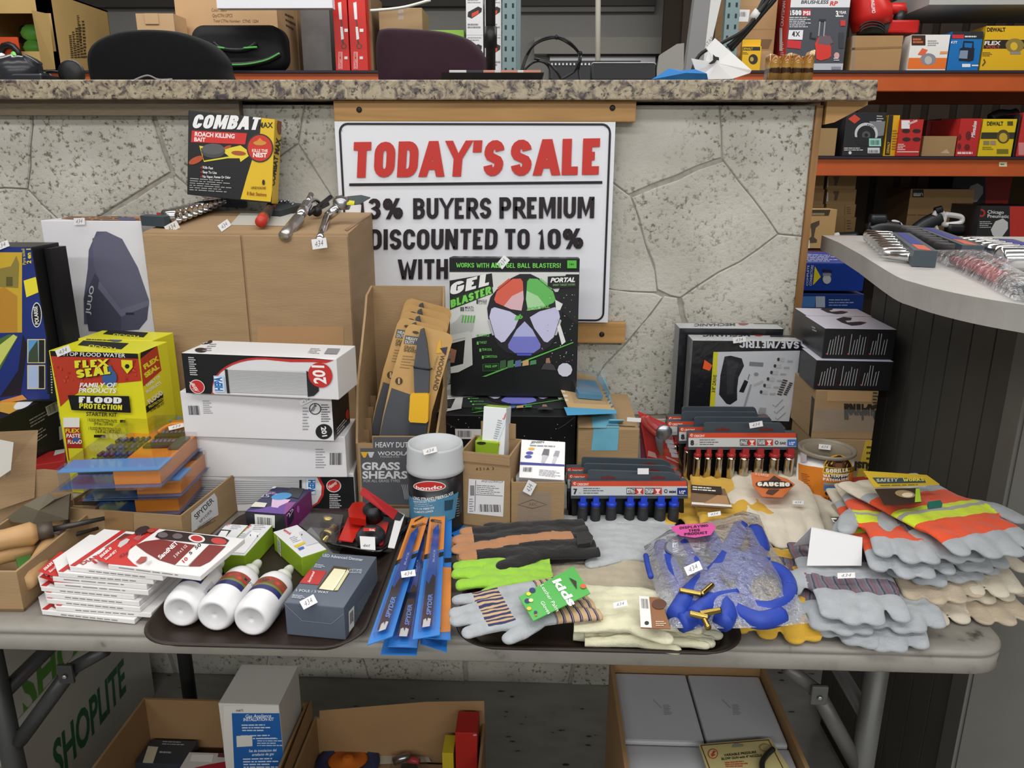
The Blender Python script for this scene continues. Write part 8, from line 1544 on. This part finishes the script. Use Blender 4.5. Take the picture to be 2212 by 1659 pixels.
# green card on the small glove
zc=TF+.063;P=[onz(x,y,zc+d_)for x,y,d_ in((1152,1341,0),(1275,1281,.004),(1239,1223,.004),(1121,1289,0))]
cd_=MB().sheet(P,.0012,M('#4fae4e',.4)).build('product_card',kg,None,None,True)if False else MB().sheet(P,.0012,M('#4fae4e',.4)).build('product_card',None,Matrix.Translation(sum(P,Vector())/4),None,True);tag(cd_,'bright green card fastened over the small striped glove','card')
f=Face(cd_,P[0],P[1]-P[0],P[3]-P[0],'card_print');f.text('kids',(1193,1256),(1231,1311),(1209,1250),'#f2f6f0',.04);f.text('Leather Palm',(1167,1266),(1202,1322),(1174,1263),'#f2f6f0',.0);f.text('Gloves',(1167,1302),(1184,1328),(1174,1299),'#f2f6f0',.0)
for x,y,r,c in((1150,1276,7,'#26306a'),(1142,1284,5,'#e8d83a'),(1139,1299,6,'#26306a'),(1147,1298,5,'#e8d8a0'),(1157,1324,4,'#26306a'),(1143,1316,5,'#e8c03a'),(1158,1330,2.5,'#d86a3a')):f.ell(x,y,r,r*.8,c,14)
f.poly([(1229,1249),(1245,1257),(1246,1274)],'#2c2620');f.ell(1260,1268,7,5,'#d8603a',10)
# brown card on the leather glove
P=[onz(x,y,TF+.055)for x,y in((1384,1356),(1449,1358),(1426,1291),(1380,1288))];o=MB().sheet(P,.001,M('#8a5a34',.4)).build('product_card',None,Matrix.Translation(sum(P,Vector())/4),None,True);tag(o,'brown and white card on the cream leather gloves','card')
f=Face(o,P[0],P[1]-P[0],P[3]-P[0],'card_print');f.poly([(1384,1356),(1408,1357),(1402,1290),(1380,1288)],'#e6e4e0');f.bars([(1384,1294),(1400,1295),(1402,1316),(1386,1315)],'#333');f.ell(1397,1347,5,4.5,'#2a2420',14);f.ell(1424,1306,16,11,'#5a3420',20);f.micro([(1416,1342),(1440,1342),(1442,1354),(1417,1354)],3,'#e0d0b8',.4)
f=Face(lg2,onz(1340,1305,TF+.052),Vector((1,0,0)),Vector((0,1,0)),'lot_sticker');sticker_on(f,1340,1306,-12,30,12)
# yellow, cream and grey piles at the right
g=glove('yellow',(1528,1052),(1556,1195),Z+.004,'yellow leather glove under a brown card behind the bag','yellow gloves',1.0);g=glove('yellow',(1560,1048),(1588,1185),Z+.018,'second yellow leather glove, uppermost under the brown card','yellow gloves',.95,-1)
P=[onz(x,y,Z+.05+d_)for x,y,d_ in((1492,1092,.002),(1582,1098,.002),(1566,1056,.008),(1492,1046,.012))];o=MB().sheet(P,.001,M('#7c6048',.35)).build('product_card',None,Matrix.Translation(sum(P,Vector())/4),None,True);tag(o,'dark brown glossy card on the yellow gloves','card')
f=Face(o,P[0],P[1]-P[0],P[3]-P[0],'card_print');f.poly([(1494,1090),(1581,1096),(1580,1091),(1494,1085)],'#dcd8d0');f.poly([(1493,1064),(1560,1068),(1558,1052),(1493,1048)],'#2a201a');f.micro([(1496,1050),(1550,1054),(1552,1064),(1496,1060)],2,'#e0dcd0',.5);f.poly([(1520,1088),(1575,1090),(1570,1072),(1550,1070)],'#a88058')
f=Face(g,onz(1543,1112,Z+.05),Vector((1,0,0)),Vector((0,1,0)),'lot_sticker');sticker_on(f,1543,1111,-8,28,9)
GA='cream leather gloves beside the sealant can'
glove('gaucho',(1672,1036),(1750,1188),Z+.002,'lower cream glove under the orange labelled one',GA,1.02,-1);g=glove('gaucho',(1648,1022),(1708,1184),Z+.019,'upper cream leather glove with an orange label',GA,1.12,1)
P=[onz(x,y,Z+.062+d_)for x,y,d_ in((1646,1072,0),(1690,1074,-.003),(1717,1046,0),(1700,1034,.004),(1668,1024,.008),(1622,1020,.01),(1626,1048,.004))];o=MB().sheet(P,.001,M('#d0703a',.4)).build('product_card',None,Matrix.Translation(sum(P,Vector())/7),None,True);tag(o,'orange shaped label on the cream leather gloves','card')
f=Face(o,P[0],P[1]-P[0],P[4]-P[0],'card_print');f.ell(1672,1047,40,8.5,'#2a1c14',24,2);f.block('GAUCHO',(1636,1051),(1706,1052),9,'#f2ece0',.26);f.poly([(1658,1040),(1672,1028),(1688,1038)],'#4a3428');f.poly([(1654,1066),(1660,1058),(1684,1058),(1676,1064),(1668,1070)],'#4a3428');f.text('X-LARGE',(1630,1027),(1660,1031),5,'#f0d8b8',.0)
f=Face(g,onz(1724,1087,Z+.05),Vector((1,0,0)),Vector((0,1,0)),'lot_sticker');sticker_on(f,1724,1086,2,24,8)
glove('yellow',(1650,1226),(1690,1386),Z+.001,'lower yellow glove, its fingers showing below the clear bag','yellow gloves',1.0,-1);glove('yellow',(1705,1205),(1752,1345),Z+.016,'upper yellow glove whose thumb side shows right of the clear bag','yellow gloves',1.0,1);glove('yellow',(1600,1240),(1622,1370),Z+.001,'yellow glove at the left under the clear bag','yellow gloves',.9,1)
SG='grey suede gloves with striped backs'
for k,(w_,t_,z,ky,fl,lb)in enumerate((((1850,1255),(1918,1408),.001,'suede2',1,'lowest grey suede glove hanging over the table edge, right one'),((1800,1250),(1860,1398),.004,'suede2',-1,'grey suede glove hanging over the table edge, left one'),((1765,1235),(1792,1368),.018,'suede',-1,'grey suede glove at the left side of the striped pile'),((1862,1232),(1962,1368),.02,'suede2',1,'grey suede glove at the right side of the striped pile'),((1795,1200),(1868,1352),.036,'suede',1,'topmost grey glove with a red striped knuckle band'))):
 g=glove(ky,w_,t_,Z+z,lb,SG,1.02,fl)
f=Face(g,onz(1828,1245,Z+.07),Vector((1,0,0)),Vector((0,1,0)),'lot_sticker');sticker_on(f,1828,1244,-2,38,12)
# white tent card
p0=onz(1743,1222,Z+.062);p1=onz(1861,1222,Z+.062);n_=Vector((0,.16,1)).normalized();vv=Vector((0,1,-.16)).normalized()
P=[onp(x,y,p0,Matrix.Rotation(math.radians(-18),3,'X')@Vector((0,1,0)))for x,y in((1743,1222),(1861,1222),(1863,1161),(1753,1138))];P2=[Vector((P[3].x,P[3].y,P[3].z)),Vector((P[2].x,P[2].y,P[2].z)),P[1]+Vector((0,.06,0)),P[0]+Vector((0,.06,0))]
mb=MB().sheet(P,.0006,PAPER,Vector((0,-1,0)));mb.sheet(P2,.0006,PAPER,Vector((0,1,0)));o=mb.build('tent_card',None,Matrix.Translation(p0),None,True);tag(o,'blank folded white card standing on the grey gloves','card')
# pile at the right end
HP_='gloves stacked at the right end of the table'
for k,(w_,t_,z,ky,fl,lb)in enumerate((((1890,1200),(2050,1350),.001,'cream',1,'lowest pale glove of the right end pile, left one'),((1960,1180),(2150,1350),.001,'beige',-1,'lowest beige glove of the right end pile, right one'),((1875,1175),(1995,1310),.017,'beige',-1,'beige glove with a dark wrist band low in the right end pile'),((1960,1160),(2150,1302),.018,'cream',1,'pale glove in the second layer of the right end pile'),((1900,1150),(2050,1305),.034,'beige',1,'beige glove in the third layer of the right end pile'),((1970,1140),(2140,1290),.036,'cream',-1,'pale glove in the third layer of the right end pile'),((1880,1110),(2010,1265),.052,'suede2',-1,'grey suede glove in the middle of the right end pile, left one'),((1940,1110),(2090,1255),.054,'suede2',1,'grey suede glove in the middle of the right end pile, right one'),((1870,1080),(1975,1250),.07,'hivis',1,'orange banded glove low in the bright pile, left one'),((1940,1090),(2110,1236),.072,'suede2',-1,'grey suede glove under the orange banded gloves'),((1890,1070),(1985,1218),.088,'hivis',1,'orange banded glove with its fingers pointing forward'),((1930,1072),(2090,1216),.09,'suede',1,'grey striped glove just under the topmost orange one'),((1895,1052),(2172,1204),.108,'hivis',-1,'topmost orange and lime banded glove of the right end pile'))):
 g=glove(ky,w_,t_,Z+z,lb,HP_,1.0 if k<12 else 1.2,fl)
P=[onz(x,y,Z+.15+d_)for x,y,d_ in((1888,1052,0),(2030,1046,0),(2002,1026,.006),(1865,1017,.012))];o=MB().sheet(P,.001,M('#c8a834',.4)).build('product_card',None,Matrix.Translation(sum(P,Vector())/4),None,True);tag(o,'yellow header card on the right end pile of gloves','card')
f=Face(o,P[0],P[1]-P[0],P[3]-P[0],'card_print');f.poly([(1896,1045),(2000,1043),(1995,1034),(1884,1032)],'#3a4a52');f.block('SAFETY',(1893,1042),(1940,1041),7,'#b8b09a',.2);f.block('WORKS',(1950,1041),(1996,1040),7,'#d8c84a',.2);f.micro([(1900,1048),(2010,1046),(2012,1049),(1902,1051)],1,'#6a5a1c',.5)
P=[onz(x,y,Z+.146)for x,y in((1910,1090),(1990,1085),(1985,1054),(1890,1056))];o=MB().sheet(P,.001,M('#3a2e26',.4)).build('product_card',None,Matrix.Translation(sum(P,Vector())/4),None,True);tag(o,'dark brown card with an oval picture under the yellow header card','card')
f=Face(o,P[0],P[1]-P[0],P[3]-P[0],'card_print');f.ell(1955,1068,22,8,'#a08a68',20,8);f.ell(1960,1070,12,5,'#e0d0b0',14);f.poly([(1976,1086),(1990,1085),(1986,1056),(1978,1056)],'#a8cc3a')
P=[onz(x,y,Z+.16)for x,y in((2006,1092),(2036,1088),(2032,1080),(2004,1084))];o=MB().sheet(P,.006,M('#1f6a5a',.4)).build('clip',None,Matrix.Translation(P[0]),None,True);tag(o,'dark green plastic clip on the topmost orange glove','clip')
# small things between the cans and gloves
r2=empty('socket_rail',onz(1815,1120,Z));tag(r2,'short rail of chrome sockets with blue pegs beside the cream gloves','socket set')
A=onz(1796,1092,Z+.012);B=onz(1842,1152,Z+.012);D=(B-A).normalized();SX2=Vector((0,0,1)).cross(D)*-1
bar_between(A-D*.01+SX2*-.02,B+D*.01+SX2*-.02,.03,.016,RG,Vector((0,0,1)),'rail',r2).location.z=-.011
for i in range(6):p=A+D*((B-A).length*i/5);socket_obj(r2,p-SX2*.002,SX2*-1 if SX2 .x>0 else SX2,.026,.0085,CHROME);MB().box((-.005,-.005,-.004),(.005,.005,.006),M('#1f3fc0',.4),Matrix.Translation(p+Vector((.004,0,.004)))).build('peg',r2,None,None,True)
b=box_px('tool_box_packet',(1846,1106),(1898,1100),(1843,1058),Z,.05,M('#b5302c',.35),label='red boxed tool behind the right end pile of gloves',cat='box');b.face('front').poly([(1856,1090),(1868,1089),(1868,1084),(1858,1082)],'#e0d8d8')
# clear bag of blue straps and brass clips
bag=empty('parts_bag',onz(1560,1250,Z+.03));tag(bag,'clear plastic bag of blue straps and brass clips on the gloves','bag')
ol=[(1391,1180),(1440,1152),(1500,1136),(1560,1122),(1610,1108),(1640,1112),(1660,1165),(1690,1215),(1722,1280),(1749,1346),(1690,1352),(1600,1357),(1520,1358),(1450,1356),(1425,1300),(1404,1240)]
zb_=Z+.048;E=[onz(x,y,zb_)for x,y in ol];C_=sum(E,Vector())/len(E);n=len(E);mb=MB();vs=[];fs=[];R_=random.Random(4)
ks=(1,.93,.8,.62,.4,.2)
for side in(1,-1):
 for j,k in enumerate(ks):
  for i,e in enumerate(E):
   p=C_.lerp(e,k);h=.024*(1-k**2.5)**.7 if side>0 else-.006*(1-k**3);p=p+Vector((R_.uniform(-.004,.004)*(j>0),R_.uniform(-.004,.004)*(j>0),h+(R_.uniform(-.005,.006)if side>0 and j else 0)));vs.append(p)
for s_ in(0,1):
 o_=s_*n*len(ks)
 for j in range(len(ks)-1):
  for i in range(n):fs.append((o_+j*n+i,o_+j*n+(i+1)%n,o_+(j+1)*n+(i+1)%n,o_+(j+1)*n+i))
 fs.append([o_+(len(ks)-1)*n+i for i in range(n)])
mb.add(vs,fs,clear_mat('bag_film',gloss=.42,rough=.16,milk=.2,bump=1,bs=55),True);mb.build('clear_film',bag,None,None,True)
BLS=M('#2442a6',.5,0,.12,60);zi=zb_+.004
def bt(pts,r,nm='blue_strap',dz=0,cl=False):return MB().tube(smooth([onz(x,y,zi+dz)for x,y in pts],5),r,BLS if nm[:4]=='blue' else BR,10).build(nm,bag,None,None,True)
bt([(1655+50*math.cos(t_),1272+50*math.sin(t_)*.9)for t_ in[k*.45 for k in range(15)]],.011);bt([(1690,1330),(1640,1340),(1590,1320),(1560,1290)],.012)
bt([(1430,1180),(1450,1230),(1480,1290),(1500,1330),(1470,1345)],.013);bt([(1470,1170),(1500,1220),(1540,1260),(1570,1320),(1560,1345)],.013,dz=.003);bt([(1600,1140),(1580,1180),(1550,1230),(1500,1270),(1460,1330)],.013,dz=.006);bt([(1630,1150),(1640,1190),(1600,1230),(1560,1240)],.015,dz=.002);bt([(1530,1160),(1560,1200),(1620,1215),(1660,1225)],.014,dz=.004);bt([(1500,1335),(1540,1300),(1590,1290)],.014,dz=.005)
for a_,b2 in(((1468,1275),(1515,1284)),((1515,1284),(1538,1264)),((1490,1325),(1530,1334)),((1512,1326),(1556,1318)),((1522,1340),(1530,1356))):bt([a_,((a_[0]+b2[0])/2,(a_[1]+b2[1])/2),b2],.004,'brass_clip',.02)
bt([(1395,1200),(1400,1225),(1406,1246)],.004,'blue_tag',.01)
MB().sheet([onz(x,y,zi+.012)for x,y in((1432,1196),(1520,1200),(1530,1160),(1440,1158))],.001,M('#8a909c',.5)).build('round_label',bag,None,None,True)
f=Face(bag,onz(1480,1190,zi+.0125),Vector((1,0,0)),Vector((0,1,0)),'label_print');f.lift=.0012;f.ell(1476,1182,42,22,'#5a6070',30);f.ell(1476,1182,37,19,'#8a8f9e',30);f.text('AVERY',(1466,1196),(1464,1166),12,'#e8ecf4',.03);f.poly([(1486,1188),(1512,1189),(1512,1168),(1487,1167)],'#d8c8cc');f.bars([(1500,1170),(1510,1170),(1510,1186),(1500,1186)],'#777')
f=Face(bag,onz(1497,1150,zi+.022),Vector((1,0,0)),Vector((0,1,-.1)),'pink_label');f.lift=.006;f.poly([(1449,1146),(1470,1141),(1540,1138),(1546,1148),(1535,1164),(1500,1170),(1470,1166),(1452,1154)],'#e05aa8');f.block('DISPLAYING',(1468,1152),(1530,1146),5.5,'#2a1420',.18);f.block('THIS',(1487,1158),(1512,1156),5.5,'#2a1420',.18);f.block('PRODUCT',(1478,1166),(1528,1162),5.5,'#2a1420',.18)
f=Face(bag,onz(1497,1237,zi+.026),Vector((1,0,0)),Vector((0,1,0)),'lot_sticker');f.lift=.006;sticker_on(f,1497,1236,-24,36,20)
# ================================================================ below the table and on the side counter
F0=.0008
CARDD=M('#93734e',.8,0,.06,9,.12,60)
def open_box(name,bl,br,tl,dep,m,label,t=.005):return box_px(name,bl,br,tl,F0,dep,m,hollow=t,label=label)
# white cartons at the left, long side turned to the right
def side_carton(x0y0,x1y1,z0,z1,wd,label,lines):
 A=onz(x0y0[0],x0y0[1],F0);B=onz(x1y1[0],x1y1[1],F0);u=(B-A);u.z=0;L=u.length;u.normalize();v=Vector((-u.y,u.x,0));A=A.copy();A.z=z0
 b=Box('lamp_carton',A,u,v,Vector((0,0,1)),L,wd,z1-z0,M('#c3c0b6',.6,0,.04,8),label=label);f=b.face('front')
 for t_,p0,p1,h,c in lines:f.text(t_,p0,p1,h,c,.03)
 return b
s1=side_carton((20,2000),(335,1500),F0,.30,.24,'lower white carton with green lettering under the table at left',[('SHOPLITE',(120,1690),(272,1490),(112,1612),'#2f6a44')])
s2=side_carton((-30,2000),(325,1478),.302,.56,.24,'upper white carton with green lettering under the table at left',[('D SHOP',(-20,1640),(200,1395),(-32,1520),'#4f8a2a')])
# carton A with small boxes and the installation kit
def carton_xy(x0,x1,y0,y1,h,label):return Box('carton',Vector((x0,y0,F0)),Vector((1,0,0)),Vector((0,1,0)),Vector((0,0,1)),x1-x0,y1-y0,h,CARDD,hollow=.005,label=label,cat='box')
ZA=.30;xA0,xA1,yA=onz(305,1515,ZA).x,onz(667,1517,ZA).x,onz(500,1513,ZA).y
A_=carton_xy(xA0,xA1,yA-.36,yA,ZA,'open brown carton on the floor at left holding small boxes')
kr=xA1-.01;ky=yA-.13;kz_=ony(640,1524,ky).z;kl=ony(470,1509,ky).x;kr=min(kr,ony(640,1524,ky).x)
k=Box('kit_box',Vector((kl,ky,F0+.0065)),Vector((1,0,0)),Vector((0,1,0)),Vector((0,0,1)),kr-kl,.115,kz_-F0-.0065,M('#cfccc6',.5),label='white box with a blue gas kit label in the left floor carton',cat='box');f=k.face('front')
f.poly([(482,1800),(645,1790),(640,1522),(484,1524)],'#d8d6d2');f.poly([(508,1700),(626,1695),(615,1540),(501,1540)],'#2460a8');f.text('Gas Appliance',(531,1550),(586,1549),7,'#eaf0f8',.01,.15);f.text('INSTALLATION KIT',(526,1557),(592,1556),6.5,'#eaf0f8',.02,.1);f.micro([(522,1563),(590,1562),(592,1580),(524,1580)],3,'#d8e4f2',.4);f.micro([(520,1586),(604,1584),(606,1597),(522,1598)],2,'#c8d8ea',.4);f.poly([(512,1613),(546,1611),(545,1588),(511,1589)],'#d8d8d2');f.micro([(556,1592),(615,1592),(616,1612),(556,1612)],4,'#c8d8ea',.4);f.text('Set de instalacion del',(538,1624),(598,1622),5.5,'#eaf0f8',.01,.15);f.text('artefacto de gas',(545,1632),(592,1630),5.5,'#eaf0f8',.01,.15);f.micro([(525,1636),(610,1634),(611,1659),(527,1659)],4,'#d8e4f2',.4);f.text('PARTS',(511,1537),(526,1536),4.5,'#33363c',.0)
f=k.face('top');f.poly([(617,1500),(640,1498),(645,1484),(622,1486)],'#a8a69f')
zA=.12
def floorbox(name,BL,BR,TL,z,h,m,label):return box_top(name,BL,BR,TL,z,h,M(m,.4),label=label)
b=floorbox('switch_box',(292,1648),(396,1652),(318,1596),.165,.05,'#33393f','dark grey switch box in the left floor carton');f=b.face('top');f.poly([(308,1648),(330,1650),(342,1614),(320,1612)],'#c9c2a8');f.micro([(352,1600),(405,1602),(402,1612),(350,1610)],2,'#a8acb0',.4);f.micro([(345,1622),(380,1624),(378,1630),(344,1628)],1,'#a8acb0',.6);b.ob['on']='carton'
b=floorbox('switch_box',(380,1672),(500,1676),(402,1624),.165,.055,'#c6c2be','white and red switch box in the left floor carton');f=b.face('top');f.poly([(385,1668),(500,1674),(508,1642),(450,1652)],'#a82838');f.poly([(410,1645),(458,1647),(462,1631),(415,1630)],'#e2e0dc');f.poly([(470,1636),(486,1637),(488,1628),(472,1627)],'#6a3a4a')
o=Box('filler',A_.o+A_.u*.02+A_.v*.02+A_.w*.0055,A_.u,A_.v,A_.w,A_.a*.5,A_.b*.6,.158,CARDIN,label='flattened brown carton padding under the small boxes in the left floor carton',cat='box')
# carton B
xB0,xB1=xA1+.012,onz(1050,1515,ZA).x;yB=yA-.005
B_=carton_xy(xB0,xB1,yB-.36,yB,.27,'open brown carton on the floor in the middle holding a saw blade')
MB().add([onp(x,y,B_.o+B_.v*(B_.b-.006),B_.v)for x,y in((690,1600),(1048,1600),(1046,1514),(920,1516),(690,1535))],[(0,1,2,3,4)],CARDD).build('back_flap',B_.ob,None,None,True)
MB().add([B_.o+B_.u*(.0-.004)+B_.v*y+B_.w*z for y,z in((0,B_.c-.02),(0,B_.c+.02),(B_.b,B_.c+.045),(B_.b,B_.c-.02))],[(0,1,2,3)],CARDD).build('side_flap',B_.ob,None,None,True)
Box('filler',B_.o+B_.u*.01+B_.v*.01+B_.w*.0055,B_.u,B_.v,B_.w,B_.a-.02,B_.b-.03,.175,CARDIN,label='layer of brown card under the goods in the middle floor carton',cat='box');zB=.1825
p=onz(752,1652,zB);o=empty('saw_blade_disc',p);tag(o,'blue rimmed disc with an orange centre in the middle floor carton','disc');T_=Matrix.Translation(p)@Matrix.Rotation(math.radians(-8),4,'X')
MB().lathe([(.02,0),(.062,0),(.064,.004),(.062,.012),(.042,.014),(.04,.008)],M('#26355a',.5),32,T_).build('blue_rim',o,None,None,True);MB().lathe([(.005,.002),(.04,.002),(.04,.011),(.034,.013),(.012,.012),(.01,.018),(.004,.018)],M('#c0661c',.5),28,T_).build('orange_centre',o,None,None,True)
yR=onz(1035,1640,.25).y;xR=xB1-.010;b=Box('tool_box_packet',Vector((xR-.042,yR,zB)),Vector((1,0,0)),Vector((0,1,0)),Vector((0,0,1)),.042,.06,ony(1010,1583,yR).z-zB,M('#a3241f',.4),label='red boxed tool standing in the middle floor carton');f=b.face('front');f.text('Milwaukee',(1023,1590),(1042,1586),4,'#e8d0d0',.0,.2)
b2_=Box('tool_box_packet',b.o-b.u*.026+b.v*.0,b.u,b.v,b.w,.022,.05,b.c*.62,M('#b8a428',.4),label='yellow card edge beside the red boxed tool on the floor',cat='box')
o=empty('hardware_pack',onz(870,1650,zB));tag(o,'grey and red clear packed hardware in the middle floor carton','packet');P=[onz(x,y,zB+.03)for x,y in((840,1668),(930,1668),(915,1630),(848,1628))];MB().sheet(P,.028,CLEAR).build('blister',o,None,None,True);MB().tube([onz(850,1645,zB+.02),onz(885,1632,zB+.03)],.008,STEEL,10).build('fitting',o,None,None,True);MB().tube([onz(880,1640,zB+.02),onz(905,1646,zB+.02)],.007,M('#b0303a',.4),10).build('red_fitting',o,None,None,True);MB().sheet([onz(x,y,zB+.022)for x,y in((864,1664),(905,1664),(900,1650),(868,1650))],.004,M('#1b1b1e',.4)).build('label_card',o,None,None,True)
o=MB().sheet([onz(x,y,zB+.002)for x,y in((800,1650),(930,1645),(925,1632),(800,1628))],.001,M('#b8b0a4',.6)).build('paper',None,Matrix.Translation(onz(860,1640,zB)),None,True);tag(o,'pale paper lying behind the blue disc on the floor','paper')
# carton C of white boxes
C0=F0;zc=.43;P0=onz(1352,1660,zc);P1=onz(1745,1660,zc);P3=onz(1325,1443,zc)
u=Vector((1,0,0));x0=onz(1352,1660,zc).x-.004;x1=onz(1752,1660,zc).x-.008;y1=onz(1400,1440,zc).y;y0=y1-.40
o=Box('carton',Vector((x0,y0,F0)),u,Vector((0,1,0)),Vector((0,0,1)),x1-x0,y1-y0,zc+.012,CARDD,hollow=.007,label='tall brown carton on the floor filled with plain white boxes',cat='box')
CW=o;nx=2;w_=(x1-x0-.02)/2;LG=M('#b4b5ba',.5,0,.03,6)
for i in range(2):
 for j in range(2):
  dY=.178;yy=y1-.012-(j+1)*(dY+.004)
  b=Box('white_box',Vector((x0+.009+i*(w_+.002),yy,F0+.008)),u,Vector((0,1,0)),Vector((0,0,1)),w_-.002,dY,zc-.012-j*.004,LG,.004,label='plain white box in the floor carton, %s of the %s pair'%(('left','right')[i],('back','front')[j]),cat='box',group='white boxes in the floor carton')
  if j==0:f=b.face('top');cx=1441 if i==0 else 1590;f.micro([(cx-9,1523),(cx+8,1522),(cx+12,1545),(cx-6,1546)],8,'#8a8c92',.4);f.line([(cx-30,1512),(cx-12,1530)],2,'#9a9ba0')
zt_=F0+zc+.003;P=[onz(x,y,zt_+d_)for x,y,d_ in((1540,1700,.002),(1710,1690,.002),(1664,1595,.006),(1509,1608,.006))]
P=[onz(x,y,zt_+.006)for x,y in((1540,1700),(1725,1690),(1664,1595),(1509,1608))];o=MB().sheet(P,.0015,M('#b9ad78',.5)).build('blow_gun_card',None,Matrix.Translation(sum(P,Vector())/4),None,True);tag(o,'tan card with a blow gun lying on the white boxes','packet')
f=Face(o,P[0],P[1]-P[0],P[3]-P[0],'card_print');f.line([(1514,1611),(1660,1599),(1712,1700)],2,'#5a3424');f.line([(1514,1611),(1548,1700)],2,'#5a3424');f.ell(1540,1629,11,11,'#b04434',22);f.ell(1540,1629,9,9,'#b9ad78',22);f.poly([(1535,1632),(1541,1622),(1547,1624),(1542,1629),(1546,1632),(1538,1636)],'#b04434');f.text('VARIABLE PRESSURE',(1564,1635),(1634,1628),5,'#1f2420',.02);f.text('BLOW GUN with 4" NOZZLE',(1559,1643),(1646,1635),5,'#1f2420',.02);f.micro([(1565,1647),(1620,1642),(1622,1658),(1568,1659)],3,'#b04434',.45);f.poly([(1581,1616),(1605,1614),(1606,1609),(1598,1608),(1592,1606),(1584,1610)],'#8a8874');f.ell(1652,1616,12,8,'#a8743c',20);f.ell(1652,1616,10,6.5,'#b9ad78',20)
MB().tube(smooth([onz(x,y,zt_+.014)for x,y in((1670,1618),(1655,1632),(1646,1650),(1650,1680))],5),.0045,M('#4a4a46',.3,.8),10).build('nozzle',o,None,None,True)
# ---- things on the side counter
ZB=BZ+.0008;BL_=M('#2a4a9e',.3)
def big_rail(A,B,sx,n,L,r0,r1,m,label,end):
 A=onz(A[0],A[1],ZB+.02);B=onz(B[0],B[1],ZB+.02);D=(B-A).normalized();S_=(onz(sx[1][0],sx[1][1],ZB+.02)-onz(sx[0][0],sx[0][1],ZB+.02)).normalized();o=empty('socket_rail',(A+B)/2);o.location.z=ZB;o.matrix_basis=Matrix.Translation(o.location);tag(o,label,'socket set','socket rails on the side counter')
 for i in range(n):
  t_=i/(n-1);r=r0+(r1-r0)*t_;p=A+D*((B-A).length*t_);p.z=ZB+r+.002;socket_obj(o,p,S_,L*(1-.15*t_),r,m)
 q0=A-S_*.018;q1=B-S_*.018+D*.03;q0 .z=q1 .z=ZB
 bar_between(q0-D*.01,q1,.034,.026,RG,Vector((0,0,1)),'rail',o)
 P=[q0+Vector((0,0,.0265)),q1+Vector((0,0,.0265))];MB().sheet([P[0].lerp(P[1],a)+S_*b_ for a,b_ in((.02,.012),(.7,.012),(.7,-.012),(.02,-.012))],.0004,BL_).build('blue_label',o,None,None,True);MB().sheet([P[0].lerp(P[1],a)+S_*b_ for a,b_ in((.72,.012),(.97,.012),(.97,-.012),(.72,-.012))],.0004,M('#d0603a',.4)).build('orange_label',o,None,None,True)
 return o
big_rail((1928,508),(1972,543),((1960,520),(1900,514)),8,.062,.0125,.0085,CHROME,'rail of chrome sockets at the back of the side counter',1)
big_rail((1985,497),(2072,532),((2000,510),(1950,505)),8,.055,.013,.011,M('#2a2a2c',.5),'rail of black sockets behind the clear bag on the side counter',1)
big_rail((2146,522),(2222,545),((2160,530),(2110,526)),6,.055,.012,.014,CHROME,'rail of chrome sockets at the right edge on the side counter',1)
p=onz(2200,560,ZB+.02);o=MB().lathe([(.012,0),(.019,.002),(.019,.09),(.014,.094)],CHROME,24,Matrix.Translation(Vector((p.x-.03,p.y,ZB+.0195)))@Matrix.Rotation(math.pi/2,4,'Y')).build('deep_socket',None,Matrix.Translation(p),None,True);tag(o,'large chrome deep socket cut off by the right edge','socket')
pl=[(1985,550),(2060,552),(2110,548),(2150,575),(2190,605),(2260,640),(2300,660),(2190,648),(2120,610),(2050,578)]
E=[onz(x,y,ZB+.002)for x,y in pl];C_=sum(E,Vector())/len(E);n=len(E);bg=empty('clear_bag_tool',C_);bg.location.z=ZB;bg.matrix_basis=Matrix.Translation(bg.location);tag(bg,'clear plastic bag with a red handled tool on the side counter','bag');vs=[];fs=[]
for j,(k,h)in enumerate(((1,0),(.8,.014),(.5,.022),(.2,.024))):
 for e in E:vs.append(C_.lerp(e,k)+Vector((0,0,h+R_.uniform(-.003,.003)*(j>0))))
for j in range(3):
 for i in range(n):fs.append((j*n+i,j*n+(i+1)%n,(j+1)*n+(i+1)%n,(j+1)*n+i))
fs.append([3*n+i for i in range(n)]);MB().add(vs,fs,clear_mat('bag_film_b',gloss=.4,rough=.14,milk=.12,bump=1,bs=60),True).build('clear_film',bg,None,None,True)
MB().tube([onz(x,y,ZB+.008)for x,y in((2060,562),(2110,580),(2160,605))],.007,M('#b8404a',.4),10).build('red_handle',bg,None,None,True);MB().tube([onz(x,y,ZB+.008)for x,y in((2090,558),(2130,575),(2170,600))],.006,M('#b8404a',.4),10).build('red_handle',bg,None,None,True);MB().tube([onz(x,y,ZB+.008)for x,y in((2165,604),(2200,622),(2240,640))],.008,M('#55585c',.35,.7),10).build('steel_head',bg,None,None,True)
flush_prints()
# parts of parts
for part,subs in(('upright',('slots',)),('header',('header_print',)),('hang_tab',('hang_slot',)),('card',('card_print',)),('front_panel',('front_panel_print',)),('blade',('blade_print','sheath_print')),('round_label',('label_print',)),('shoulder_strap',('stripe',)),('blade_sheath',('tie',)),('cap',('lot_sticker',)),('lid',('lot_sticker',)),('rail',('label_plate','blue_label','orange_label')),('label_picture',('lettering',)),('price_sticker',('lettering',))):
 for r_ in[o for o in COL.objects if o.parent is None and o.children]:
  P_=[c for c in r_.children if c.name.split('.')[0]==part]
  if P_:
   for c in list(r_.children):
    if c.name.split('.')[0]in subs:c.parent=P_[0]
for r_,m_,l_ in DUPS:dup(r_,m_,l_)
for ch in list(so2 .children):bpy.data.objects.remove(ch)
bpy.data.objects.remove(so2)
for cf in CYL:cyl_flush(cf)
